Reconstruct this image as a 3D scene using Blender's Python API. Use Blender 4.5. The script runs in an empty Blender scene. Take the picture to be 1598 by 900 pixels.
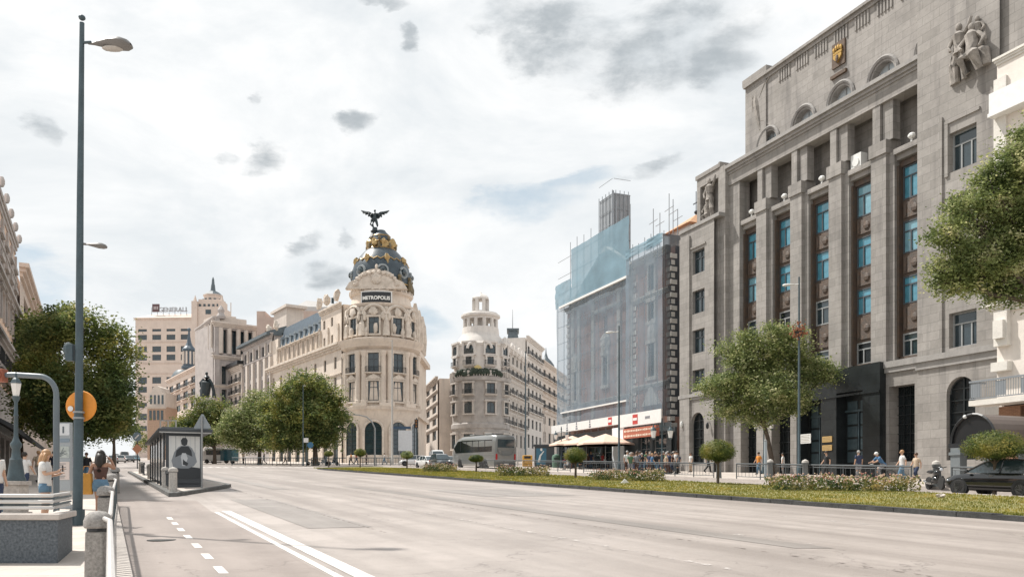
import bpy, bmesh, math, random
from mathutils import Vector, Matrix
R = math.radians
C = bpy.context.scene.collection
F, CX, HY, CH = 1300.0, 799.0, 760.0, 1.7     # focal length and level line measured from the photograph (pixels), eye height

# ------------------------------------------------------------------ camera
cam_d = bpy.data.cameras.new('camera'); cam = bpy.data.objects.new('camera', cam_d); C.objects.link(cam)
cam.location = (0, 0, CH); cam.rotation_euler = (R(90), 0, 0)
cam_d.sensor_width = 36; cam_d.lens = F / 1598 * 36; cam_d.shift_y = (HY - 450) / 1598
cam_d.clip_start = 0.1; cam_d.clip_end = 4000
bpy.context.scene.camera = cam
# ------------------------------------------------------------------ sun
SUN_AZ, SUN_EL = -62.0, 56.0                  # azimuth from +Y (negative = left of the view), elevation
sd = Vector((math.sin(R(SUN_AZ)) * math.cos(R(SUN_EL)), math.cos(R(SUN_AZ)) * math.cos(R(SUN_EL)), math.sin(R(SUN_EL))))
sun_d = bpy.data.lights.new('sun', 'SUN'); sun = bpy.data.objects.new('sun', sun_d); C.objects.link(sun)
sun_d.energy = 4.3; sun_d.angle = R(1.2); sun_d.color = (1.0, .96, .90)
sun.rotation_euler = sd.to_track_quat('Z', 'Y').to_euler(); sun.location = (0, 0, 80)
# ------------------------------------------------------------------ view
vs = bpy.context.scene.view_settings
vs.view_transform = 'Standard'; vs.look = 'None'; vs.gamma = 1; vs.use_curve_mapping = False; vs.exposure = 0.42
# ------------------------------------------------------------------ world: Nishita sky under broken cloud
world = bpy.data.worlds.new('World'); bpy.context.scene.world = world; world.use_nodes = True
wn = world.node_tree; N = wn.nodes; L = wn.links; N.clear()
def nd(t, **k):
    n = N.new(t)
    for a, b in k.items(): setattr(n, a, b)
    return n
def mth(op, a, b=None, c=None, clamp=False):
    n = nd('ShaderNodeMath', operation=op); n.use_clamp = clamp
    for i, x in enumerate((a, b, c)):
        if x is None: continue
        if isinstance(x, (int, float)): n.inputs[i].default_value = x
        else: L.new(x, n.inputs[i])
    return n.outputs[0]
out = nd('ShaderNodeOutputWorld'); bg = nd('ShaderNodeBackground'); L.new(bg.outputs[0], out.inputs[0])
bg.inputs[1].default_value = 0.1
sky = nd('ShaderNodeTexSky', sky_type='NISHITA'); sky.sun_disc = False
sky.sun_elevation = R(SUN_EL); sky.sun_rotation = R(SUN_AZ)
tc = nd('ShaderNodeTexCoord'); sep = nd('ShaderNodeSeparateXYZ'); L.new(tc.outputs['Generated'], sep.inputs[0])
az = mth('ARCTAN2', sep.outputs[0], sep.outputs[1]); el = mth('ARCSINE', sep.outputs[2])
def noise(vec, scale, detail=6, rough=.55, dist=0.0):
    n = nd('ShaderNodeTexNoise'); n.inputs['Scale'].default_value = scale; n.inputs['Detail'].default_value = detail
    n.inputs['Roughness'].default_value = rough; n.inputs['Distortion'].default_value = dist
    L.new(vec, n.inputs['Vector']); return n.outputs[0]
cmb = nd('ShaderNodeCombineXYZ'); L.new(mth('MULTIPLY', az, 1.0), cmb.inputs[0]); L.new(mth('MULTIPLY', el, 2.1), cmb.inputs[1])
nA = noise(cmb.outputs[0], 3.2, 8, .6, .35); nB = noise(cmb.outputs[0], 9.0, 8, .62, .2); nC = noise(cmb.outputs[0], 1.6, 4, .5, .5)
def ang(px, py):
    d = Vector(((px - CX) / F, 1, (HY - py) / F)).normalized(); return math.atan2(d.x, d.y), math.asin(d.z)
def blob(px, py, rx, ry, tilt=0.0):
    a, e = ang(px, py); sx, sy = rx / F, ry / F
    wob = mth('MULTIPLY', mth('SUBTRACT', nB, .5), .10); wob2 = mth('MULTIPLY', mth('SUBTRACT', nA, .5), .12)
    da = mth('ADD', mth('SUBTRACT', az, a), wob); de = mth('ADD', mth('SUBTRACT', el, e), wob2)
    if tilt: de = mth('ADD', de, mth('MULTIPLY', da, -tilt))
    q = mth('ADD', mth('POWER', mth('ABSOLUTE', mth('DIVIDE', da, sx)), 2), mth('POWER', mth('ABSOLUTE', mth('DIVIDE', de, sy)), 2))
    return mth('SUBTRACT', 1.15, q, clamp=True)
def union(bl):
    r = bl[0]
    for b in bl[1:]: r = mth('MAXIMUM', r, b)
    return r
dark = union([blob(1010, 100, 150, 50), blob(860, 80, 110, 46, -.1), blob(1120, 110, 70, 45), blob(1060, 60, 165, 70, .10), blob(900, 45, 120, 40, -.25), blob(790, 15, 90, 30), blob(600, 5, 60, 14), blob(560, 183, 38, 20),
              blob(345, 232, 30, 14), blob(415, 236, 46, 24, .1), blob(70, 205, 32, 22, -.3), blob(640, 72, 22, 20), blob(470, 385, 32, 26, .5), blob(530, 380, 20, 18), blob(1010, 272, 60, 16, .2), blob(510, 440, 50, 26), blob(390, 150, 14, 12)])
blue = union([blob(815, 325, 120, 34, .12), blob(50, 445, 90, 36), blob(660, 505, 60, 34, -.1), blob(30, 400, 60, 20), blob(900, 290, 90, 20, .2)])
nD = noise(cmb.outputs[0], 13.0, 10, .62, .15)
def soft(mask, gain, bias, amp):
    f = mth('ADD', mth('MULTIPLY', mask, gain), mth('MULTIPLY', mth('SUBTRACT', mth('MULTIPLY_ADD', nB, .5, mth('MULTIPLY', nD, .5)), .5), amp)); f = mth('SUBTRACT', f, bias, clamp=True)
    sm = nd('ShaderNodeMapRange'); sm.interpolation_type = 'SMOOTHSTEP'; L.new(f, sm.inputs[0]); return mth('MULTIPLY', sm.outputs[0], mth('MULTIPLY', mask, 2.2, clamp=True), clamp=True)
darkf = mth('MULTIPLY', soft(dark, .85, .26, 2.9), mth('MULTIPLY_ADD', nD, 1.5, .15, clamp=True), clamp=True)
bluef = soft(blue, .9, .28, 2.6)
def mix(f, a, b):
    n = nd('ShaderNodeMix', data_type='RGBA')
    if isinstance(f, (int, float)): n.inputs[0].default_value = f
    else: L.new(f, n.inputs[0])
    for i, x in ((6, a), (7, b)):
        if isinstance(x, tuple): n.inputs[i].default_value = (*x, 1)
        else: L.new(x, n.inputs[i])
    return n.outputs[2]
base = mix(mth('MULTIPLY_ADD', nA, 4.6, -1.85, clamp=True), (6.2, 6.5, 6.7), (8.1, 8.1, 8.05))
base = mix(mth('MULTIPLY', mth('MULTIPLY_ADD', nC, 3.0, -1.25, clamp=True), .35), base, (5.6, 5.95, 6.2))
skyc = mix(.75, sky.outputs[0], (4.7, 5.5, 5.9))
c1 = mix(mth('MULTIPLY', bluef, .9, clamp=True), base, skyc)
c2 = mix(mth('MULTIPLY', darkf, .85, clamp=True), c1, (3.0, 3.35, 3.6))
# a little clear sky between the clouds overhead, outside the picture
L.new(c2, bg.inputs[0])

random.seed(7)
# ------------------------------------------------------------------ materials
MC = {}
def mat(name, col, rough=.8, var=.12, scale=2.0, bump=0.0, metal=0.0, col2=None, spec=.5, kind=None, **k):
    if name in MC: return MC[name]
    m = bpy.data.materials.new(name); m.use_nodes = True; nt = m.node_tree; b = nt.nodes['Principled BSDF']
    b.inputs['Roughness'].default_value = rough; b.inputs['Metallic'].default_value = metal
    b.inputs['Specular IOR Level'].default_value = spec
    tcn = nt.nodes.new('ShaderNodeTexCoord'); vec = tcn.outputs['Object']
    def nz(s, det=5, v=None):
        n = nt.nodes.new('ShaderNodeTexNoise'); n.inputs['Scale'].default_value = s; n.inputs['Detail'].default_value = det
        nt.links.new(v or vec, n.inputs['Vector']); return n.outputs[0]
    def mx(f, a, c, mode='MIX'):
        n = nt.nodes.new('ShaderNodeMix'); n.data_type = 'RGBA'; n.blend_type = mode
        if isinstance(f, float): n.inputs[0].default_value = f
        else: nt.links.new(f, n.inputs[0])
        for i, x in ((6, a), (7, c)):
            if isinstance(x, tuple): n.inputs[i].default_value = (*x, 1)
            else: nt.links.new(x, n.inputs[i])
        return n.outputs[2]
    def ramp(s, lo, hi):
        n = nt.nodes.new('ShaderNodeMapRange'); n.inputs[1].default_value = lo; n.inputs[2].default_value = hi; nt.links.new(s, n.inputs[0]); return n.outputs[0]
    dk = tuple(max(0, c * (1 - var * 1.6)) for c in col); lt = tuple(min(1, c * (1 + var)) for c in col)
    if col2: dk = col2
    if kind == 'leaf':
        g = nt.nodes.new('ShaderNodeNewGeometry'); r = nt.nodes.new('ShaderNodeValToRGB')
        ma = nt.nodes.new('ShaderNodeMath'); ma.operation = 'MULTIPLY_ADD'; nt.links.new(g.outputs['Random Per Island'], ma.inputs[0]); ma.inputs[1].default_value = k.get('rnd', .42); nt.links.new(ramp(nz(k.get('cs', 1.1), 3), .34, .66), ma.inputs[2]); mb_ = nt.nodes.new('ShaderNodeMath'); mb_.operation = 'MULTIPLY_ADD'; mb_.use_clamp = True; nt.links.new(ma.outputs[0], mb_.inputs[0]); mb_.inputs[1].default_value = .72; mb_.inputs[2].default_value = -.02; nt.links.new(mb_.outputs[0], r.inputs[0]); cr = r.color_ramp; cr.interpolation = 'LINEAR'
        cols = k['cols']; cr.elements[0].color = (*cols[0], 1); cr.elements[1].color = (*cols[-1], 1)
        for i, c in enumerate(cols[1:-1]):
            e = cr.elements.new((i + 1) / (len(cols) - 1)); e.color = (*c, 1)
        big = ramp(nz(k.get('clump', .5), 2), .35, .65)
        fin = mx(big, r.outputs[0], mx(1.0, r.outputs[0], k.get('tint', (1.5, 1.25, .75)), 'MULTIPLY'))
        nt.links.new(fin, b.inputs['Base Color'])
        b.inputs['Subsurface Weight'].default_value = 0
        t = nt.nodes.new('ShaderNodeBsdfTranslucent'); nt.links.new(fin, t.inputs[0]); ms = nt.nodes.new('ShaderNodeMixShader'); ms.inputs[0].default_value = .42
        nt.links.new(b.outputs[0], ms.inputs[1]); nt.links.new(t.outputs[0], ms.inputs[2]); nt.links.new(ms.outputs[0], nt.nodes['Material Output'].inputs[0])
        MC[name] = m; return m
    c = mx(ramp(nz(scale), .3, .7), dk, lt)
    if var and kind != 'flat': c = mx(.35, c, mx(ramp(nz(scale * 7, 4), .3, .7), dk, lt))
    if kind in ('ashlar', 'brick', 'paving'):
        sx = nt.nodes.new('ShaderNodeSeparateXYZ'); nt.links.new(vec, sx.inputs[0]); cb = nt.nodes.new('ShaderNodeCombineXYZ')
        if kind == 'paving':
            nt.links.new(sx.outputs[0], cb.inputs[0]); nt.links.new(sx.outputs[1], cb.inputs[1])
        else:
            ad = nt.nodes.new('ShaderNodeMath'); nt.links.new(sx.outputs[0], ad.inputs[0]); nt.links.new(sx.outputs[1], ad.inputs[1])
            nt.links.new(ad.outputs[0], cb.inputs[0]); nt.links.new(sx.outputs[2], cb.inputs[1])
        bt = nt.nodes.new('ShaderNodeTexBrick'); nt.links.new(cb.outputs[0], bt.inputs[0]); bt.inputs['Scale'].default_value = 1
        bt.inputs['Brick Width'].default_value = k.get('bw', 1.1); bt.inputs['Row Height'].default_value = k.get('bh', .5)
        bt.inputs['Mortar Size'].default_value = k.get('mortar', .012); bt.inputs['Mortar Smooth'].default_value = .3
        bt.inputs['Color1'].default_value = (1, 1, 1, 1); v2 = k.get('bvar', .86); bt.inputs['Color2'].default_value = (v2, v2, v2 * .99, 1)
        mo = k.get('mdark', .66); bt.inputs['Mortar'].default_value = (mo, mo, mo, 1)
        c = mx(1.0, c, bt.outputs[0], 'MULTIPLY')
    if k.get('streak'):
        mp = nt.nodes.new('ShaderNodeMapping'); mp.inputs['Scale'].default_value = (1.6, 1.6, .12); nt.links.new(vec, mp.inputs[0])
        s = ramp(nz(1.0, 6, mp.outputs[0]), .52, .78)
        st = k['streak']; c = mx(s, c, mx(1.0, c, (st, st, st * 1.02), 'MULTIPLY'))
    nt.links.new(c, b.inputs['Base Color'])
    if bump:
        bn = nt.nodes.new('ShaderNodeBump'); bn.inputs['Strength'].default_value = bump; bn.inputs['Distance'].default_value = .05
        nt.links.new(nz(scale * 12, 6), bn.inputs['Height']); nt.links.new(bn.outputs[0], b.inputs['Normal'])
    if k.get('emit'):
        b.inputs['Emission Color'].default_value = (*col, 1); b.inputs['Emission Strength'].default_value = k['emit']
    MC[name] = m; return m
def netmat(name, col, fac, scale=.4):
    m = bpy.data.materials.new(name); m.use_nodes = True; nt = m.node_tree; b = nt.nodes['Principled BSDF']; b.inputs['Roughness'].default_value = .9
    tcn = nt.nodes.new('ShaderNodeTexCoord'); n = nt.nodes.new('ShaderNodeTexNoise'); n.inputs['Scale'].default_value = scale; n.inputs['Detail'].default_value = 5
    nt.links.new(tcn.outputs['Object'], n.inputs['Vector'])
    r = nt.nodes.new('ShaderNodeMix'); r.data_type = 'RGBA'; nt.links.new(n.outputs[0], r.inputs[0]); r.inputs[6].default_value = (*[c * .7 for c in col], 1); r.inputs[7].default_value = (*[min(1, c * 1.3) for c in col], 1)
    nt.links.new(r.outputs[2], b.inputs['Base Color'])
    t = nt.nodes.new('ShaderNodeBsdfTransparent'); ms = nt.nodes.new('ShaderNodeMixShader')
    mr = nt.nodes.new('ShaderNodeMapRange'); mr.inputs[3].default_value = fac - .14; mr.inputs[4].default_value = fac + .14; nt.links.new(n.outputs[0], mr.inputs[0]); nt.links.new(mr.outputs[0], ms.inputs[0])
    nt.links.new(t.outputs[0], ms.inputs[1]); nt.links.new(b.outputs[0], ms.inputs[2]); nt.links.new(ms.outputs[0], nt.nodes['Material Output'].inputs[0])
    MC[name] = m; return m
def pm(name, col, rough=.6, **k): return mat(name, col, rough, k.pop('var', .06), k.pop('scale', 3.0), **k)
GLASS = mat('glass_dark', (.03, .05, .06), .08, .3, .8, spec=.9)
GLASS_SKY = mat('glass_sky_reflection', (.09, .30, .40), .06, .35, .35, spec=1.0)  # pane with the blue sky reflection painted into its base colour
GLASSD = mat('glass_black', (.012, .016, .018), .22, .3, .8, spec=.35)
GLASS_SKY_PALE = mat('glass_sky_reflection_pale', (.20, .40, .48), .08, .3, .4, spec=1.0)  # paler variant of the painted sky reflection, so panes differ
FRAME = pm('metal_frame_dark', (.07, .08, .09), .5)
WHITE = pm('white_paint', (.75, .74, .72), .5)
BLACK = pm('black_paint', (.02, .022, .025), .4)
IRON = pm('cast_iron_green_grey', (.055, .085, .10), .45, var=.2)
STEEL = pm('galvanised_steel', (.30, .31, .31), .4, metal=.5)

# ------------------------------------------------------------------ mesh helpers
class MB:
    def __init__(s): s.v = []; s.f = []; s.m = []
    def add(s, vs, fs, m=0, M=None):
        o = len(s.v)
        s.v += [tuple(M @ Vector(p)) if M else tuple(p) for p in vs]
        s.f += [tuple(i + o for i in f) for f in fs]; s.m += [m] * len(fs); return s
    def box(s, x0, x1, y0, y1, z0, z1, m=0, M=None, tx=0, ty=0):
        if x0 > x1: x0, x1 = x1, x0
        vs = [(x0, y0, z0), (x1, y0, z0), (x1, y1, z0), (x0, y1, z0), (x0 + tx, y0 + ty, z1), (x1 - tx, y0 + ty, z1), (x1 - tx, y1 - ty, z1), (x0 + tx, y1 - ty, z1)]
        return s.add(vs, [(0, 3, 2, 1), (4, 5, 6, 7), (0, 1, 5, 4), (1, 2, 6, 5), (2, 3, 7, 6), (3, 0, 4, 7)], m, M)
    def cyl(s, p, q, r0, r1=None, n=8, m=0, cap=True):
        if r1 is None: r1 = r0
        p, q = Vector(p), Vector(q); d = (q - p).normalized(); a = d.orthogonal().normalized(); b = d.cross(a)
        vs = []
        for c, r in ((p, r0), (q, r1)):
            for i in range(n):
                t = 2 * math.pi * i / n; vs.append(c + (a * math.cos(t) + b * math.sin(t)) * r)
        fs = [(i, (i + 1) % n, n + (i + 1) % n, n + i) for i in range(n)]
        if cap: fs += [tuple(range(n - 1, -1, -1)), tuple(range(n, 2 * n))]
        return s.add(vs, fs, m)
    def tube(s, pts, r, n=6, m=0):
        pts = [Vector(p) for p in pts]; rs = r if isinstance(r, (list, tuple)) else [r] * len(pts)
        vs = []; ref = Vector((0.013, .021, 1))
        for i, p in enumerate(pts):
            d = (pts[min(i + 1, len(pts) - 1)] - pts[max(i - 1, 0)]).normalized()
            a = d.cross(ref)
            if a.length < .05: a = d.cross(Vector((1, 0, 0)))
            a.normalize(); b = d.cross(a)
            for k in range(n):
                t = 2 * math.pi * k / n; vs.append(p + (a * math.cos(t) + b * math.sin(t)) * rs[i])
        fs = []
        for i in range(len(pts) - 1):
            for k in range(n): fs.append((i * n + k, i * n + (k + 1) % n, (i + 1) * n + (k + 1) % n, (i + 1) * n + k))
        e = (len(pts) - 1) * n; fs += [tuple(range(n - 1, -1, -1)), tuple(range(e, e + n))]
        return s.add(vs, fs, m)
    def lathe(s, prof, n=16, c=(0, 0, 0), m=0, sx=1, sy=1, a0=0.0):
        vs = []
        for r, z in prof:
            for i in range(n):
                t = a0 + 2 * math.pi * i / n; vs.append((c[0] + r * math.cos(t) * sx, c[1] + r * math.sin(t) * sy, c[2] + z))
        fs = []
        for j in range(len(prof) - 1):
            for i in range(n): fs.append((j * n + i, j * n + (i + 1) % n, (j + 1) * n + (i + 1) % n, (j + 1) * n + i))
        e = (len(prof) - 1) * n
        if prof[0][0] > .001: fs.append(tuple(range(n - 1, -1, -1)))
        if prof[-1][0] > .001: fs.append(tuple(range(e, e + n)))
        return s.add(vs, fs, m)
    def prism(s, poly, y0, y1, m=0, M=None):          # polygon in x,z pushed along y
        n = len(poly); vs = [(x, y0, z) for x, z in poly] + [(x, y1, z) for x, z in poly]
        return s.add(vs, [tuple(range(n)), tuple(range(2 * n - 1, n - 1, -1))] + [(i, n + i, n + (i + 1) % n, (i + 1) % n) for i in range(n)], m, M)
    def slab(s, poly, z0, z1, m=0, zf=None):          # polygon in x,y pushed along z (zf adds the ground height)
        n = len(poly); g = zf or (lambda y: 0)
        vs = [(x, y, z0 + g(y)) for x, y in poly] + [(x, y, z1 + g(y)) for x, y in poly]
        return s.add(vs, [tuple(range(n - 1, -1, -1)), tuple(range(n, 2 * n))] + [(i, (i + 1) % n, n + (i + 1) % n, n + i) for i in range(n)], m)
    def ball(s, c, r, n=10, k=6, m=0, jit=0.0):
        rx, ry, rz = r if isinstance(r, (list, tuple)) else (r, r, r); vs = [(c[0], c[1], c[2] - rz)]
        for j in range(1, k):
            ph = -math.pi / 2 + math.pi * j / k
            for i in range(n):
                t = 2 * math.pi * i / n; q = 1 + random.uniform(-jit, jit)
                vs.append((c[0] + rx * q * math.cos(ph) * math.cos(t), c[1] + ry * q * math.cos(ph) * math.sin(t), c[2] + rz * q * math.sin(ph)))
        vs.append((c[0], c[1], c[2] + rz)); fs = [(0, 1 + (i + 1) % n, 1 + i) for i in range(n)]
        for j in range(k - 2):
            for i in range(n): fs.append((1 + j * n + i, 1 + j * n + (i + 1) % n, 1 + (j + 1) * n + (i + 1) % n, 1 + (j + 1) * n + i))
        e = 1 + (k - 2) * n; fs += [(e + i, e + (i + 1) % n, len(vs) - 1) for i in range(n)]
        return s.add(vs, fs, m)
    def data(s, name, mats, smooth=False, recalc=True):
        me = bpy.data.meshes.new(name); me.from_pydata(s.v, [], s.f)
        for x in (mats if isinstance(mats, (list, tuple)) else [mats]): me.materials.append(x)
        for p, i in zip(me.polygons, s.m): p.material_index = i
        if recalc:
            bm = bmesh.new(); bm.from_mesh(me); bmesh.ops.recalc_face_normals(bm, faces=bm.faces); bm.to_mesh(me); bm.free()
        if smooth:
            me.polygons.foreach_set('use_smooth', [True] * len(me.polygons))
            if smooth != 'full': me.set_sharp_from_angle(angle=R(40))
        return me
    def build(s, name, mats, parent=None, smooth=False, loc=None, rz=0, bevel=0, recalc=True):
        o = bpy.data.objects.new(name, s.data(name, mats, smooth, recalc)); C.objects.link(o)
        if parent: o.parent = parent
        if loc is not None: o.location = loc
        if rz: o.rotation_euler.z = rz
        if bevel:
            b = o.modifiers.new('bevel', 'BEVEL'); b.width = bevel; b.segments = 2; b.limit_method = 'ANGLE'; b.angle_limit = R(40)
        return o
def tag(o, label=None, cat=None, group=None, kind=None):
    if label: o['label'] = label
    if cat: o['category'] = cat
    if group: o['group'] = group
    if kind: o['kind'] = kind
    return o
def thing(name, label, cat, loc=(0, 0, 0), rz=0, group=None):
    o = bpy.data.objects.new(name, None); C.objects.link(o); o.empty_display_size = .3
    o.location = loc; o.rotation_euler = (0, 0, rz); return tag(o, label, cat, group)
KIDS = {}
def kids(o): return [c for c in C.objects if c.parent == o]
def dup(o, loc=None, rz=None, label=None, group=None, scale=None, parent=None, top=True):
    c = o.copy(); C.objects.link(c)
    if parent: c.parent = parent
    if loc is not None: c.location = loc
    if rz is not None: c.rotation_euler = (0, 0, rz)
    if scale: c.scale = scale if isinstance(scale, tuple) else (scale,) * 3
    if label: c['label'] = label
    if group: c['group'] = group
    for k in o.children: dup(k, parent=c, top=False)
    return c
def gz(y): return .04 * min(y, 430.0)
def Wp(px, z, h=0.0): return Vector(((px - CX) / F * z, z, gz(z) + h))
def dep(py): return CH * F / (py - 708.0)
def Gp(px, py): return Wp(px, dep(py))
STR = math.atan2(1, -.487)                       # heading of the street (towards the vanishing point)
SD = Vector((math.cos(STR), math.sin(STR), 0))   # unit vector along the street, away from the camera
SNx = Vector((SD.y, -SD.x, 0))                   # unit vector across the street, to the right
def text_mesh(body, size, extrude=.02, mats=None, name='lettering', bold=0.0):
    cu = bpy.data.curves.new('t', 'FONT'); cu.body = body; cu.size = size; cu.extrude = extrude; cu.align_x = 'CENTER'; cu.offset = bold
    o = bpy.data.objects.new('t', cu); C.objects.link(o); dg = bpy.context.evaluated_depsgraph_get()
    me = bpy.data.meshes.new_from_object(o.evaluated_get(dg)); bpy.data.objects.remove(o); me.name = name
    me.transform(Matrix.Rotation(R(90), 4, 'X'))
    me.materials.clear()
    for m in (mats or []): me.materials.append(m)
    return me
def textobj(body, size, m, parent, loc, name='lettering', extrude=.02, bold=0.0, rz=0):
    o = bpy.data.objects.new(name, text_mesh(body, size, extrude, [m], name, bold)); C.objects.link(o); o.parent = parent; o.location = loc; o.rotation_euler.z = rz; return o

# ------------------------------------------------------------------ facades
class Fac:
    """A vertical plane through the picture column px0 at depth z0, running towards the vanishing point (xv, HY)."""
    def __init__(s, px0, z0, xv, px1):
        s.A = Vector(((px0 - CX) / F * z0, z0)); z1 = z0 * (px0 - xv) / (px1 - xv); B = Vector(((px1 - CX) / F * z1, z1))
        s.len = (B - s.A).length
        s.x = (B - s.A).normalized(); s.n = Vector((-s.x.y, s.x.x)); s.rz = math.atan2(s.x.y, s.x.x); s.base = gz(z0)
    def t(s, px, off=0): r = Vector(((px - CX) / F, 1)); return (s.A.dot(s.n) + off) / r.dot(s.n)
    def u(s, px, off=0): t = s.t(px, off); return (Vector(((px - CX) / F * t, t)) - s.A).dot(s.x)
    def h(s, px, py, off=0): return CH + (HY - py) * s.t(px, off) / F - s.base
    def root(s, name, label, cat, group=None): return thing(name, label, cat, (s.A.x, s.A.y, s.base), s.rz, group)
def wall(mb, x0, x1, z0, z1, opens, y=0.0, depth=.3, m=0, mr=None):
    mr = m if mr is None else mr
    opens = [o if len(o) > 4 else (*o, 0) for o in opens]
    xs = sorted({x0, x1, *[v for o in opens for v in (o[0], o[1]) if x0 < v < x1]}); zs = sorted({z0, z1, *[v for o in opens for v in (o[2], o[3]) if z0 < v < z1]})
    for i in range(len(xs) - 1):
        for j in range(len(zs) - 1):
            cx, cz = (xs[i] + xs[i + 1]) / 2, (zs[j] + zs[j + 1]) / 2
            if any(o[0] < cx < o[1] and o[2] < cz < o[3] for o in opens): continue
            mb.add([(xs[i], y, zs[j]), (xs[i + 1], y, zs[j]), (xs[i + 1], y, zs[j + 1]), (xs[i], y, zs[j + 1])], [(0, 1, 2, 3)], m)
    for a, b, c, d, arch in opens:
        r = (b - a) / 2 if arch else 0; top = d - r; y2 = y + depth
        mb.add([(a, y, c), (a, y2, c), (a, y2, top), (a, y, top)], [(0, 1, 2, 3)], mr)
        mb.add([(b, y, c), (b, y2, c), (b, y2, top), (b, y, top)], [(3, 2, 1, 0)], mr)
        mb.add([(a, y, c), (b, y, c), (b, y2, c), (a, y2, c)], [(0, 1, 2, 3)], mr)
        if not arch: mb.add([(a, y, d), (b, y, d), (b, y2, d), (a, y2, d)], [(3, 2, 1, 0)], mr)
        else:
            n = 10; cx = (a + b) / 2; P = [(cx - r * math.cos(math.pi * k / n), top + r * math.sin(math.pi * k / n)) for k in range(n + 1)]
            for k in range(n):
                (xa, za), (xb, zb) = P[k], P[k + 1]
                mb.add([(xa, y, za), (xb, y, zb), (xb, y, d), (xa, y, d)], [(0, 1, 2, 3)], m)
                mb.add([(xa, y, za), (xb, y, zb), (xb, y2, zb), (xa, y2, za)], [(0, 1, 2, 3)], mr)
WIN = {}
def window(root, xc, y, z0, w, h, style='plain', fm=None, gm=None, arch=False, name='window'):
    """Window = frame mesh with its pane as sub-part; data shared between equal windows."""
    fm = fm or FRAME; gm = gm or GLASS
    key = (round(w, 2), round(h, 2), style, fm.name, gm.name, arch)
    if key not in WIN:
        a = MB(); t = max(.05, min(.09, w * .07)); W2 = w / 2; r = W2 if arch else 0
        a.box(-W2, -W2 + t, -.06, .02, 0, h - r); a.box(W2 - t, W2, -.06, .02, 0, h - r); a.box(-W2 + t, W2 - t, -.06, .02, 0, t)
        if not arch: a.box(-W2 + t, W2 - t, -.06, .02, h - t, h)
        else: a.tube([(-(W2 - t / 2) * math.cos(math.pi * k / 10), -.02, h - r + (W2 - t / 2) * math.sin(math.pi * k / 10)) for k in range(11)], t / 2, 4)
        if style in ('plain', 'cross', 'grid'): a.box(-t / 2, t / 2, -.05, .015, t, h - (t if not arch else .05))
        if style in ('cross', 'tee'): a.box(-W2 + t, W2 - t, -.052, .016, h * .66, h * .66 + t)
        if style == 'tee': a.box(-W2 * .36 - t / 2, -W2 * .36 + t / 2, -.05, .015, t, h * .66); a.box(W2 * .36 - t / 2, W2 * .36 + t / 2, -.05, .015, t, h * .66)
        if style == 'grid':
            k = max(2, int(h / .7))
            for i in range(1, k): a.box(-W2 + t, W2 - t, -.052, .016, h * i / k, h * i / k + t * .7)
        b = MB()
        if arch: b.prism([(-W2, 0), (W2, 0)] + [(W2 * math.cos(math.pi * k / 12), h - r + W2 * math.sin(math.pi * k / 12)) for k in range(13)], .02, .05)
        else: b.box(-W2, W2, .021, .05, 0, h)
        WIN[key] = (a.data(name, fm), b.data('pane', gm))
    fa, pa = WIN[key]
    o = bpy.data.objects.new(name, fa); C.objects.link(o); o.parent = root; o.location = (xc, y, z0)
    p = bpy.data.objects.new('pane', pa); C.objects.link(p); p.parent = o
    return o
def winrow(root, ops, y, depth, style='plain', fm=None, gm=None):
    for o in ops: window(root, (o[0] + o[1]) / 2, y + depth - .03, o[2], o[1] - o[0], o[3] - o[2], style, fm, gm, bool(len(o) > 4 and o[4]))
def balcony(root, xc, y, z, w, d=.6, m=None, stone=None):
    key = ('balc', round(w, 2), round(d, 2), (m or BLACK).name)
    if key not in WIN:
        a = MB(); n = max(4, int(w / .22))
        a.box(-w / 2, w / 2, -d, -d + .04, .92, .98); a.box(-w / 2, w / 2, -d, -d + .03, .06, .1)
        a.box(-w / 2, -w / 2 + .04, -d + .04, 0, .92, .98); a.box(w / 2 - .04, w / 2, -d + .04, 0, .92, .98)
        for i in range(n + 1): x = -w / 2 + .03 + (w - .06) * i / n; a.box(x - .018, x + .018, -d + .005, -d + .03, .1, .92)
        for i in range(3):
            yy = -d + .04 + d * i / 3
            for sx in (-1, 1): a.box(sx * (w / 2 - .02) - .015, sx * (w / 2 - .02) + .015, yy, yy + .03, 0, .92)
        WIN[key] = (a.data('balcony_rail', m or BLACK),)
        b = MB(); b.box(-w / 2 - .08, w / 2 + .08, -d - .08, .05, -.16, -.002); WIN[key] += (b.data('balcony_slab', stone),)
    o = bpy.data.objects.new('balcony', WIN[key][1]); C.objects.link(o); o.parent = root; o.location = (xc, y, z)
    r = bpy.data.objects.new('balcony_rail', WIN[key][0]); C.objects.link(r); r.parent = o
    return o
def cornice(mb, x0, x1, y, z, proj=.5, hgt=.5, m=0, ends=True):
    """stepped moulding; z is its top"""
    k = 3
    for i in range(k):
        p = proj * (k - i) / k; e = p if ends else 0
        mb.box(x0 - e, x1 + e, y - p, y + .02, z - hgt * (i + 1) / k, z - hgt * i / k - .002, m)
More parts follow.
